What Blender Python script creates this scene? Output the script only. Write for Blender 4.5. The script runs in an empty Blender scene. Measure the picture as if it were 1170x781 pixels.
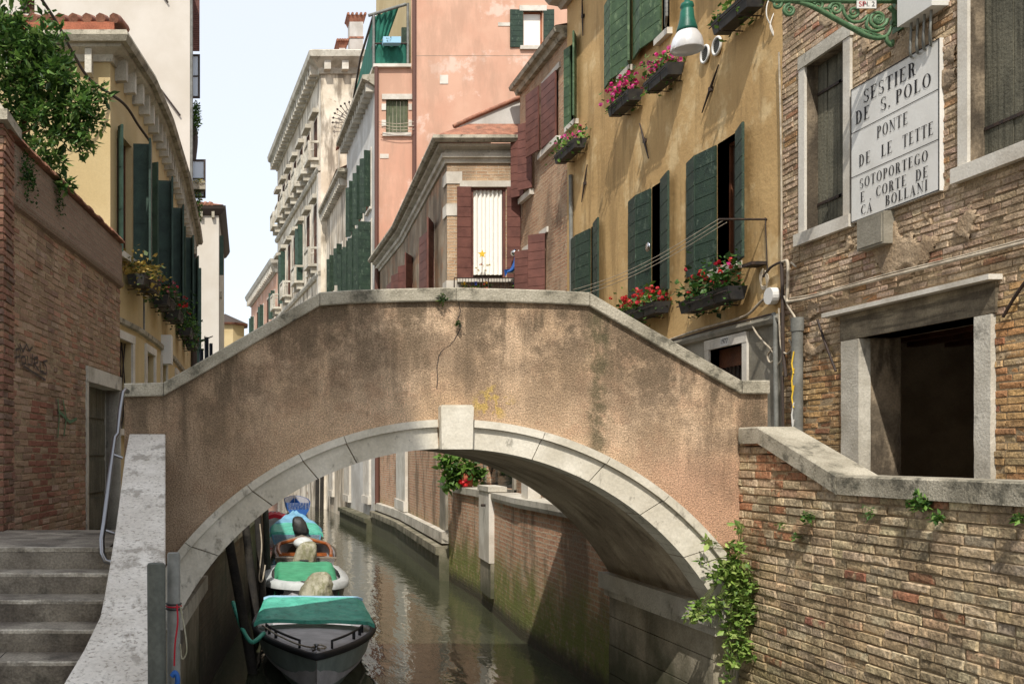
import bpy, math, random
from mathutils import Vector
R = random.Random(7)
pi = math.pi
sc = bpy.context.scene
COL = sc.collection
# ---------------------------------------------------------------- camera model
FP, CX, CY, EH = 1100.0, 266.0, 519.0, 2.95
def K(px): return (px - CX) / FP
def P(px, py, Y): return Vector((K(px) * Y, Y, EH + (CY - py) * Y / FP))
def PXX(px, py, X):
    return P(px, py, X / K(px))
cam = bpy.data.cameras.new('camera'); co = bpy.data.objects.new('camera', cam); COL.objects.link(co)
co.location = (0, 0, EH); co.rotation_euler = (pi / 2, 0, 0)
cam.sensor_width = 36; cam.lens = FP / 1170 * 36
cam.shift_x = (585 - CX) / 1170; cam.shift_y = (CY - 390.5) / 1170
cam.clip_start = .05; cam.clip_end = 2000
sc.camera = co
# ---------------------------------------------------------------- materials
def S(r, g, b):
    f = lambda v: (v / 255) / 12.92 if v / 255 <= .04045 else ((v / 255 + .055) / 1.055) ** 2.4
    return (f(r), f(g), f(b), 1)
class NT:
    def __init__(s, name):
        s.m = bpy.data.materials.new(name); s.m.use_nodes = True
        s.t = s.m.node_tree; s.n = s.t.nodes
        s.bs = s.n['Principled BSDF']
    def new(s, typ, **kw):
        n = s.n.new(typ)
        for k, v in kw.items(): setattr(n, k, v)
        return n
    def link(s, a, b): s.t.links.new(a, b)
    def pos(s, scale=(1, 1, 1), uv=False, obj=False):
        if uv or obj:
            g = s.new('ShaderNodeTexCoord'); o = g.outputs['UV' if uv else 'Object']
        else:
            g = s.new('ShaderNodeNewGeometry'); o = g.outputs['Position']
        mp = s.new('ShaderNodeMapping'); mp.inputs['Scale'].default_value = scale
        s.link(o, mp.inputs['Vector']); return mp.outputs[0]
    def noise(s, scale, vec, detail=6, rough=.6, dist=0):
        n = s.new('ShaderNodeTexNoise'); n.inputs['Scale'].default_value = scale
        n.inputs['Detail'].default_value = detail; n.inputs['Roughness'].default_value = rough
        n.inputs['Distortion'].default_value = dist
        s.link(vec, n.inputs['Vector']); return n.outputs['Fac']
    def ramp(s, fac, a, b, va=0.0, vb=1.0):
        r = s.new('ShaderNodeMapRange'); r.interpolation_type = 'SMOOTHSTEP'
        r.inputs['From Min'].default_value = a; r.inputs['From Max'].default_value = b
        r.inputs['To Min'].default_value = va; r.inputs['To Max'].default_value = vb
        s.link(fac, r.inputs['Value']); return r.outputs[0]
    def mix(s, fac, a, b, mode='MIX'):
        n = s.new('ShaderNodeMix', data_type='RGBA', blend_type=mode)
        for v, i in ((fac, 0), (a, 6), (b, 7)):
            if hasattr(v, 'is_linked') or isinstance(v, bpy.types.NodeSocket): s.link(v, n.inputs[i])
            else: n.inputs[i].default_value = v
        return n.outputs[2]
    def math(s, op, a, b):
        n = s.new('ShaderNodeMath', operation=op)
        for v, i in ((a, 0), (b, 1)):
            if isinstance(v, bpy.types.NodeSocket): s.link(v, n.inputs[i])
            else: n.inputs[i].default_value = v
        return n.outputs[0]
    def z(s):
        g = s.new('ShaderNodeNewGeometry'); x = s.new('ShaderNodeSeparateXYZ')
        s.link(g.outputs['Position'], x.inputs[0]); return x.outputs
def finish(t, base, rough, bump, bumpfac, dist=.02, metal=0, spec=.35):
    if isinstance(base, bpy.types.NodeSocket): t.link(base, t.bs.inputs['Base Color'])
    else: t.bs.inputs['Base Color'].default_value = base
    t.bs.inputs['Roughness'].default_value = rough
    t.bs.inputs['Metallic'].default_value = metal
    t.bs.inputs['Specular IOR Level'].default_value = spec
    if bumpfac is not None and bump:
        b = t.new('ShaderNodeBump'); b.inputs['Strength'].default_value = bump
        b.inputs['Distance'].default_value = dist
        t.link(bumpfac, b.inputs['Height']); t.link(b.outputs[0], t.bs.inputs['Normal'])
    return t.m
def MAT(name, c1, c2=None, sc_=1.3, lo=.35, hi=.65, grain=.12, gsc=45, stain=None, sa=.6, ssc=(2.5, 2.5, .35), slo=.5, shi=.7,
        patch=None, psc=2, plo=.6, phi=.63, algae=None, rough=.88, bump=.35, bsc=40, dist=.02, vcol=False, metal=0, spec=.3, obj=False):
    t = NT(name); v = t.pos(obj=obj)
    base = c1
    if vcol:
        a = t.new('ShaderNodeAttribute', attribute_name='Col'); base = a.outputs['Color']
    if c2 is not None: base = t.mix(t.ramp(t.noise(sc_, v), lo, hi), base, c2)
    if patch is not None: base = t.mix(t.ramp(t.noise(psc, v, 8, .65), plo, phi), base, patch)
    if stain is not None:
        f = t.noise(1.0, t.pos(ssc, obj=obj), 7, .65)
        base = t.mix(t.ramp(f, slo, shi, 0, sa), base, stain)
    if algae is not None:
        (zl, zh, ac) = algae
        zz = t.math('ADD', t.z()[2], t.math('MULTIPLY', t.math('SUBTRACT', t.noise(2.2, v), .5), 1.3))
        base = t.mix(t.ramp(zz, zl, zh, .9, 0), base, ac)
    if grain:
        g = t.ramp(t.noise(gsc, v, 3), .3, .7, 1 - grain, 1 + grain)
        gg = t.new('ShaderNodeCombineColor')
        for i in range(3): t.link(g, gg.inputs[i])
        base = t.mix(1.0, base, gg.outputs[0], 'MULTIPLY')
    bf = t.noise(bsc, v, 5) if bump else None
    return finish(t, base, rough, bump, bf, dist, metal, spec)
def MBRICK(name, c1, c2, mortar, stain=None, sa=.6, slo=.45, shi=.65, ssc=(1.2, 1.2, .6), algae=None, bump=.7, bw=.26, rh=.075, msz=.011, patch=None, plo=.58, phi=.62, psc=1.3, bdist=.02):
    t = NT(name); uv = t.pos(uv=True); v = t.pos()
    n = t.new('ShaderNodeTexNoise'); n.inputs['Scale'].default_value = 7; n.inputs['Detail'].default_value = 3; t.link(v, n.inputs['Vector'])
    vm = t.new('ShaderNodeVectorMath', operation='SUBTRACT'); t.link(n.outputs['Color'], vm.inputs[0]); vm.inputs[1].default_value = (.5, .5, .5)
    vs = t.new('ShaderNodeVectorMath', operation='SCALE'); t.link(vm.outputs[0], vs.inputs[0]); vs.inputs['Scale'].default_value = .035
    va = t.new('ShaderNodeVectorMath', operation='ADD'); t.link(uv, va.inputs[0]); t.link(vs.outputs[0], va.inputs[1])
    b = t.new('ShaderNodeTexBrick'); b.offset = .5
    b.inputs['Scale'].default_value = 1; b.inputs['Brick Width'].default_value = bw; b.inputs['Row Height'].default_value = rh
    b.inputs['Mortar Size'].default_value = msz; b.inputs['Mortar Smooth'].default_value = .25; b.inputs['Bias'].default_value = -.1
    b.inputs['Color1'].default_value = c1; b.inputs['Color2'].default_value = c2; b.inputs['Mortar'].default_value = mortar
    t.link(va.outputs[0], b.inputs['Vector'])
    base = b.outputs['Color']
    base = t.mix(t.ramp(t.noise(1.4, v, 5), .35, .7, 0, .55), base, tuple(.5 * (c1[i] + mortar[i]) for i in range(3)) + (1,))
    if patch is not None: base = t.mix(t.ramp(t.noise(psc, v, 8, .65), plo, phi), base, patch)
    if stain is not None: base = t.mix(t.ramp(t.noise(1.0, t.pos(ssc), 7, .65), slo, shi, 0, sa), base, stain)
    if algae is not None:
        (zl, zh, ac) = algae
        zz = t.math('ADD', t.z()[2], t.math('MULTIPLY', t.math('SUBTRACT', t.noise(2.2, v), .5), 1.4))
        base = t.mix(t.math('MULTIPLY', t.ramp(zz, zl, zh, .95, 0), t.ramp(t.noise(6, v, 6, .75), .3, .55, .35, 1)), base, ac)
        z2 = t.math('ADD', t.z()[2], t.math('MULTIPLY', t.math('SUBTRACT', t.noise(5, v), .5), .35))
        base = t.mix(t.ramp(z2, .1, .42, .9, 0), base, S(54, 46, 34))
    g = t.ramp(t.noise(55, v, 3), .25, .75, .8, 1.2)
    gg = t.new('ShaderNodeCombineColor')
    for i in range(3): t.link(g, gg.inputs[i])
    base = t.mix(1.0, base, gg.outputs[0], 'MULTIPLY')
    h = t.math('ADD', t.math('MULTIPLY', b.outputs['Fac'], -1.0), t.math('MULTIPLY', t.noise(30, v, 4), .9))
    return finish(t, base, .92, bump, h, bdist)
m = {}
GRN = S(72, 82, 38)
m['stucco'] = None
m['stone'] = MAT('istrian_stone', S(202, 196, 182), S(168, 161, 146), 1.6, grain=.1, stain=S(88, 84, 76), sa=.55, ssc=(5, 5, 3), slo=.56, shi=.68, bump=.4, bsc=35)
m['stone_clean'] = MAT('pale_stone', S(212, 206, 194), S(188, 180, 166), 2, grain=.06, stain=S(120, 114, 100), sa=.4, slo=.58, shi=.75, bump=.2)
m['coping'] = MAT('coping_stone', S(176, 168, 150), S(140, 133, 116), 3, grain=.18, gsc=70, stain=S(74, 72, 62), sa=.7, ssc=(6, 6, 6), slo=.53, shi=.66, bump=.6, bsc=50)
m['ring'] = MAT('arch_stone', S(216, 209, 193), S(192, 184, 166), 2.2, grain=.07, stain=S(96, 90, 78), sa=.6, ssc=(7, 7, 5), slo=.57, shi=.68, bump=.25, bsc=25)
m['nosing'] = MAT('worn_nosing', S(192, 184, 168), S(146, 138, 124), 6, grain=.22, gsc=60, stain=S(92, 86, 76), sa=.6, ssc=(5, 5, 5), slo=.5, shi=.6, bump=.5)
m['step'] = MAT('worn_trachyte', S(150, 142, 128), S(108, 100, 90), 2.5, grain=.22, gsc=60, stain=S(62, 58, 52), sa=.6, ssc=(3, 3, 3), slo=.5, shi=.66, bump=.5)
m['rampstone'] = MAT('lichened_white_stone', S(214, 208, 198), S(196, 189, 178), 3, grain=.08, stain=S(120, 112, 100), sa=.6, ssc=(5, 2.2, 5), slo=.53, shi=.62, patch=S(150, 142, 130), psc=38, plo=.53, phi=.64, bump=.5, bsc=45)
m['soffit'] = MAT('grimy_vault_plaster', S(182, 166, 142), S(142, 128, 108), 1.1, grain=.15, stain=S(92, 78, 60), sa=.7, ssc=(1.2, 4, 3), slo=.45, shi=.7)
m['pier'] = MAT('pier_stone', S(172, 162, 142), S(134, 126, 108), 1.5, grain=.12, stain=S(78, 72, 56), sa=.6, algae=(.3, 1.2, S(60, 62, 40)))
m['mortar'] = MAT('old_mortar', S(162, 142, 112), S(124, 106, 82), 3, grain=.25, bump=.6, bsc=60, algae=(.1, .9, S(60, 62, 36)))
m['vbrick'] = MAT('loose_brick', (1, 1, 1, 1), vcol=True, grain=.3, gsc=34, stain=S(110, 94, 72), sa=.6, ssc=(3.0, 3.0, 2.4), slo=.47, shi=.58, patch=S(178, 156, 124), psc=5, plo=.5, phi=.58, bump=1, bsc=26, dist=.022, algae=(.1, 1.7, S(104, 104, 58)))
m['vbrick_far'] = MAT('weathered_facade_brick', (1, 1, 1, 1), vcol=True, grain=.25, gsc=40, stain=S(108, 90, 68), sa=.55, ssc=(2.0, 2.0, 1.0), slo=.46, shi=.6, patch=S(182, 160, 130), psc=2.2, plo=.52, phi=.6, bump=1, bsc=32, dist=.018)
m['vbrick_dark'] = MAT('garden_wall_brick', (1, 1, 1, 1), vcol=True, grain=.15, gsc=50, stain=S(60, 48, 40), sa=.5, ssc=(1.2, 1.2, .8), slo=.5, shi=.7, bump=.6, bsc=45, dist=.01)  # brown brick of the left garden wall and its pier
m['canalbrick'] = MBRICK('canal_wall_brick', S(206, 158, 124), S(178, 126, 98), S(204, 190, 164), stain=S(112, 94, 72), sa=.7, slo=.48, shi=.6, algae=(.5, 1.5, S(112, 120, 52)), patch=S(190, 172, 148), psc=2.5, bump=1, bdist=.05)
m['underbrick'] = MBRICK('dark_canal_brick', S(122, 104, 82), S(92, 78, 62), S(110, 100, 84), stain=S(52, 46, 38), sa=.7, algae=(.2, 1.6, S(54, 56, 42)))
m['housebrick'] = MBRICK('pale_house_brick', S(198, 162, 126), S(166, 128, 98), S(200, 184, 158), stain=S(140, 120, 98), sa=.6, patch=S(204, 180, 150), psc=2.4, bump=1, bdist=.03)
m['flankplaster'] = MAT('eroded_flank_plaster', S(176, 160, 138), S(150, 132, 110), 1.2, grain=.12, stain=S(104, 92, 76), sa=.7, ssc=(1.6, 1.6, .5), slo=.46, shi=.62, patch=S(168, 134, 106), psc=1.6, plo=.52, phi=.58, bump=.5, bsc=14)
m['redbrick'] = MBRICK('pinkish_rubble_brick', S(190, 150, 118), S(158, 116, 90), S(190, 170, 142), stain=S(112, 92, 74), sa=.65, patch=S(188, 162, 134), plo=.5, phi=.58, psc=2.2, bump=1, bdist=.04)
m['facadeplaster'] = MAT('crumbling_plaster', S(180, 158, 130), S(148, 126, 100), 1.8, grain=.16, stain=S(84, 74, 64), sa=.6, slo=.5, shi=.7, bump=.7, bsc=25, dist=.03)
m['yellow'] = MAT('ochre_plaster', S(200, 166, 114), S(184, 150, 100), .9, grain=.04, stain=S(152, 124, 82), sa=.65, ssc=(3.2, 3.2, .45), slo=.48, shi=.62, patch=S(214, 186, 138), psc=1.6, plo=.52, phi=.66, bump=.4, bsc=14)
m['yellow_left'] = MAT('pale_yellow_plaster', S(200, 180, 138), S(186, 164, 120), .7, grain=.04, stain=S(160, 142, 104), sa=.5, ssc=(1.4, 1.4, .25), slo=.5, shi=.75, bump=.15)
m['greyrender'] = MAT('grey_cement_render', S(150, 144, 130), S(120, 114, 100), 1.5, grain=.08, stain=S(86, 82, 72), sa=.5, bump=.3)
m['pink'] = MAT('salmon_plaster', S(208, 166, 142), S(198, 152, 128), .45, grain=.03, stain=S(178, 142, 120), sa=.6, ssc=(1.1, 1.1, .3), slo=.46, shi=.62, patch=S(216, 186, 168), psc=.7, plo=.54, phi=.62, bump=.15)
m['cream'] = MAT('cream_plaster', S(204, 197, 186), S(192, 184, 171), .5, grain=.02, stain=S(190, 178, 158), sa=.4, ssc=(.6, .6, .2), slo=.5, shi=.8, bump=.08)
m['whiteplaster'] = MAT('white_plaster', S(206, 204, 198), S(180, 176, 168), .8, grain=.04, stain=S(150, 142, 130), sa=.5, ssc=(1, 1, .3), bump=.1)
m['palace'] = MAT('palace_stone', S(230, 220, 202), S(196, 182, 160), .6, grain=.06, stain=S(96, 84, 70), sa=.75, ssc=(1.8, 1.8, .35), slo=.46, shi=.62, patch=S(160, 136, 112), psc=1.0, plo=.62, phi=.68, bump=.2)
m['tile'] = MAT('clay_tile', S(168, 118, 94), S(134, 92, 74), 5, grain=.2, stain=S(92, 78, 66), sa=.6, ssc=(4, 4, 4), bump=.3)
m['green'] = MAT('bright_green_shutter', S(74, 98, 66), S(58, 80, 54), 4, grain=.1, stain=S(120, 140, 104), sa=.6, ssc=(9, 9, 7), slo=.54, shi=.64, rough=.6, bump=.4)
m['dkgreen'] = MAT('dark_green_shutter', S(46, 64, 50), S(36, 52, 42), 4, grain=.1, stain=S(92, 106, 90), sa=.55, ssc=(11, 11, 6), slo=.56, shi=.66, rough=.6, bump=.4)
m['blackgreen'] = MAT('blackish_green_shutter', S(60, 82, 70), S(46, 64, 56), 4, grain=.1, rough=.55, bump=.1)
m['maroon'] = MAT('maroon_shutter', S(112, 72, 62), S(92, 58, 50), 3, grain=.08, rough=.6, bump=.15)
m['oldwood'] = MAT('weathered_board', S(112, 108, 92), S(84, 82, 70), 2, grain=.15, stain=S(58, 56, 46), sa=.7, ssc=(22, 22, .7), slo=.45, shi=.62, bump=.5, bsc=30)
m['brownwood'] = MAT('brown_wood', S(104, 62, 38), S(76, 44, 28), 3, grain=.1, rough=.6)
m['glass'] = MAT('dark_glass', S(30, 34, 36), grain=0, bump=0, rough=.12, spec=.5)
m['dark'] = MAT('dark_interior', S(84, 76, 66), S(64, 57, 50), 2, grain=.1)
m['room'] = MAT('room_plaster', S(190, 176, 158), S(160, 146, 130), 2, grain=.1)  # room plaster, tone raised because little light gets in
m['curtain'] = MAT('white_curtain', S(236, 232, 222), grain=.02, rough=.9, bump=0)
m['iron'] = MAT('dark_iron', S(44, 38, 36), S(66, 52, 44), 20, grain=.1, rough=.6, bump=.2)
m['steel'] = MAT('brushed_steel', S(140, 140, 142), grain=.03, rough=.3, metal=1, bump=0)
m['pipe'] = MAT('brown_downpipe', S(96, 66, 56), grain=.08, rough=.5, bump=.1)
m['greypipe'] = MAT('grey_pipe', S(128, 128, 122), S(106, 106, 100), 6, grain=.1, rough=.6, bump=.1)
m['cable'] = MAT('pale_cable', S(188, 176, 156), S(150, 138, 120), 6, grain=.1, rough=.7, bump=.1)
m['dkcable'] = MAT('dark_cable', S(70, 60, 54), grain=.1, rough=.7, bump=.1)
m['whitebox'] = MAT('white_painted_metal', S(214, 212, 206), grain=.03, rough=.5, bump=.05)
m['plasticblack'] = MAT('black_plastic', S(40, 40, 42), S(58, 56, 52), 8, grain=.06, rough=.5, bump=.05)
m['lampgreen'] = MAT('verdigris_enamel', S(30, 96, 78), S(24, 78, 64), 6, grain=.08, rough=.4, bump=.1)
m['scroll'] = MAT('green_cast_iron', S(96, 128, 92), S(72, 102, 72), 14, grain=.12, rough=.5, bump=.25, dist=.005)
m['leaf'] = None; m['flower'] = None
m['signwhite'] = MAT('whitewashed_sign', S(224, 222, 216), S(210, 207, 200), 1.5, grain=.02, rough=.8, bump=.06)
m['ink'] = MAT('black_lettering', S(38, 36, 38), grain=.1, rough=.8, bump=0)
m['terracotta'] = MAT('terracotta', S(150, 84, 58), grain=.1, rough=.8)
m['reveal'] = MAT('shaded_stained_reveal', S(150, 134, 112), S(96, 86, 72), 2.2, grain=.15, stain=S(64, 56, 46), sa=.8, ssc=(3, 3, .8), slo=.44, shi=.58, bump=.6, bsc=20)  # stains plus the recess shade, both put into the reveal colour
m['paleboard'] = MAT('pale_rotten_lintel', S(158, 146, 122), S(104, 94, 78), 2, grain=.15, stain=S(70, 62, 50), sa=.7, ssc=(3, 1.0, 14), slo=.45, shi=.6, bump=.6)
m['pole'] = MAT('weathered_pole', S(96, 98, 90), S(76, 78, 72), 3, grain=.12, stain=S(60, 62, 54), sa=.5, ssc=(9, 9, 1), bump=.3)
m['post'] = MAT('tarred_mooring_wood', S(42, 40, 38), S(58, 54, 48), 4, grain=.2, bump=.5, bsc=20)
m['hullgrey'] = MAT('grey_green_hull', S(152, 166, 162), S(130, 144, 140), 3, grain=.04, rough=.4, bump=0, obj=True)
m['deckgrey'] = MAT('grey_deck', S(196, 194, 196), S(174, 172, 174), 4, grain=.06, rough=.55, bump=.1, obj=True)
m['rubber'] = MAT('black_rubber', S(40, 40, 42), grain=.05, rough=.6, bump=.05)
m['teal'] = MAT('teal_tarpaulin', S(92, 184, 160), S(72, 160, 138), 5, grain=.06, stain=S(60, 110, 96), sa=.6, ssc=(7, 7, 7), slo=.52, shi=.7, rough=.5, bump=.8, bsc=5, dist=.06, obj=True)
m['tealgreen'] = MAT('green_tarpaulin', S(76, 160, 118), S(60, 138, 100), 5, grain=.06, rough=.6, bump=.2, bsc=9)
m['ltblue'] = MAT('pale_blue_tarpaulin', S(120, 170, 196), S(100, 150, 178), 4, grain=.05, rough=.5, bump=.25, bsc=9)
m['hullnavy'] = MAT('navy_hull', S(30, 36, 46), grain=.04, rough=.3, bump=0)
m['hullwhite'] = MAT('white_hull', S(206, 210, 208), S(184, 188, 186), 4, grain=.04, rough=.35, bump=0)
m['varnish'] = MAT('varnished_wood', S(156, 88, 42), S(122, 64, 30), 6, grain=.1, rough=.3, bump=.1)
m['taupe'] = MAT('taupe_hull', S(136, 126, 110), S(112, 102, 88), 4, grain=.06, rough=.5, bump=.05)
m['canvas'] = MAT('beige_canvas', S(172, 168, 148), S(136, 132, 110), 3, grain=.06, stain=S(112, 112, 76), sa=.7, ssc=(14, 14, 2), slo=.46, shi=.6, rough=.85, bump=.8, bsc=9, dist=.05)
m['red'] = MAT('red_tarpaulin', S(170, 26, 44), grain=.05, rough=.6, bump=.1)
m['blue'] = MAT('blue_hull_paint', S(36, 84, 150), grain=.05, rough=.5, bump=.1)
m['paleblue'] = MAT('pale_blue_paint', S(150, 190, 214), grain=.04, rough=.5, bump=0)
m['silver'] = MAT('silver_ball', S(190, 190, 190), grain=0, rough=.15, metal=1, bump=0)
m['yellowp'] = MAT('yellow_paint', S(226, 188, 60), grain=.05, rough=.6, bump=0)
m['pavement'] = MAT('trachyte_paving', S(128, 122, 112), S(104, 98, 90), 1.5, grain=.15, stain=S(80, 76, 68), sa=.5)
m['mud'] = MAT('canal_mud', S(60, 62, 44), grain=.1)
m['brband'] = MBRICK('garden_band_brick', S(142, 118, 100), S(126, 102, 86), S(134, 118, 100), stain=S(150, 140, 124), sa=.4, ssc=(5, 5, .6), slo=.55, shi=.7)  # brick of the band along the garden wall top
m['brgreen'] = MAT('faded_green_spray', S(92, 116, 84), grain=.2)
m['brredb'] = MAT('red_brick_course', S(170, 104, 78), S(146, 88, 66), 5, grain=.2)
m['paneglass'] = MAT('pale_pane', S(190, 200, 210), grain=0, rough=.1, bump=0, spec=.6)
m['netgreen'] = MAT('green_shade_net', S(44, 110, 92), S(36, 90, 76), 3, grain=.1, rough=.9, bump=.2)
def stucco():
    t = NT('coarse_pink_stucco'); v = t.pos(); x, y, z = t.z()[0], t.z()[1], t.z()[2]
    base = t.mix(t.ramp(t.noise(1.1, v, 7), .32, .68), S(236, 204, 170), S(200, 168, 134))
    base = t.mix(t.ramp(t.noise(3.6, v, 8, .7), .5, .62, 0, .6), base, S(204, 166, 134))
    # pinker repair patch at the right-hand haunch
    px = t.math('MULTIPLY', t.ramp(x, 3.5, 4.3), t.ramp(z, 3.2, 2.7))
    base = t.mix(t.math('MULTIPLY', px, .8), base, S(208, 164, 134))
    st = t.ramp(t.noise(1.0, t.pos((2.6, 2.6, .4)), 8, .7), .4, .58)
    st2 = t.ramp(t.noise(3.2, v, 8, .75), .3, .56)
    # dirt is washed down from the coping: strongest just under it
    ax = t.math('ABSOLUTE', t.math('SUBTRACT', x, 2.05), 0)
    topz = t.math('MINIMUM', t.math('SUBTRACT', 4.33, t.math('MULTIPLY', t.math('SUBTRACT', ax, 1.25), .578)), 4.33)
    dep = t.math('SUBTRACT', topz, z)
    fall = t.ramp(t.math('ADD', dep, t.math('MULTIPLY', t.noise(2.0, v, 4), -.8)), -.35, 1.0, .9, .12)
    base = t.mix(t.math('MULTIPLY', t.math('MULTIPLY', st, st2), t.math('MULTIPLY', fall, 1.0)), base, S(100, 86, 68))
    base = t.mix(t.math('MULTIPLY', t.ramp(t.noise(1.5, v, 8, .75), .44, .6), t.math('MULTIPLY', fall, .85)), base, S(116, 98, 78))
    base = t.mix(t.ramp(t.noise(11, v, 6, .8), .56, .68, 0, .45), base, S(96, 80, 62))
    base = t.mix(t.ramp(t.noise(6, v, 6, .8), .58, .7, 0, .5), base, S(226, 192, 160))
    # damp dark strip below the second joint
    dx = t.math('ADD', t.math('ABSOLUTE', t.math('SUBTRACT', x, 3.42), 0), t.math('MULTIPLY', t.math('SUBTRACT', t.noise(5, v, 6, .7), .5), .35))
    base = t.mix(t.math('MULTIPLY', t.ramp(dx, .02, .16, .8, 0), t.ramp(t.noise(7, v, 6, .7), .36, .56)), base, S(92, 86, 62))
    # darker towards the left end
    lx = t.ramp(t.math('ADD', x, t.math('MULTIPLY', t.noise(1.5, v, 5), .6)), -.5, 1.3, .6, 0)
    base = t.mix(lx, base, S(104, 88, 70))
    # traces of yellow paint
    yx = t.math('ADD', t.math('ABSOLUTE', t.math('SUBTRACT', x, 2.42), 0), t.math('ABSOLUTE', t.math('SUBTRACT', z, 3.42), 0))
    base = t.mix(t.math('MULTIPLY', t.ramp(yx, .12, .3, .6, 0), t.ramp(t.noise(9, v, 4), .5, .56)), base, S(208, 176, 84))
    g = t.ramp(t.noise(75, v, 4, .75), .32, .68, .52, 1.38)
    gg = t.new('ShaderNodeCombineColor')
    for i in range(3): t.link(g, gg.inputs[i])
    base = t.mix(1.0, base, gg.outputs[0], 'MULTIPLY')
    return finish(t, base, .95, .9, t.noise(60, v, 5, .7), .025)
m['stucco'] = stucco()
def leafmat(name, tr):
    t = NT(name); a = t.new('ShaderNodeAttribute', attribute_name='Col')
    t.link(a.outputs['Color'], t.bs.inputs['Base Color']); t.bs.inputs['Roughness'].default_value = .5
    t.bs.inputs['Specular IOR Level'].default_value = .35
    d = t.new('ShaderNodeBsdfTranslucent'); t.link(a.outputs['Color'], d.inputs['Color'])
    mx = t.new('ShaderNodeMixShader'); mx.inputs[0].default_value = tr
    o = t.n['Material Output']; t.link(t.bs.outputs[0], mx.inputs[1]); t.link(d.outputs[0], mx.inputs[2]); t.link(mx.outputs[0], o.inputs[0])
    return t.m
m['leaf'] = leafmat('leaf', .3); m['flower'] = leafmat('petal', .3)
def water():
    t = NT('canal_water'); t.bs.inputs['IOR'].default_value = 1.85; v = t.pos((1, .45, 1))
    n = t.math('ADD', t.noise(5.5, v, 3, .5), t.math('MULTIPLY', t.noise(1.6, v, 2, .5), 1.3))
    return finish(t, S(62, 64, 48), .02, .075, n, .12, spec=1.0)
m['water'] = water()
def glassshade():
    t = NT('opal_glass'); t.bs.inputs['Base Color'].default_value = S(226, 224, 222); t.bs.inputs['Roughness'].default_value = .25
    t.bs.inputs['Transmission Weight'].default_value = .35
    return t.m
m['opal'] = glassshade()
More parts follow.
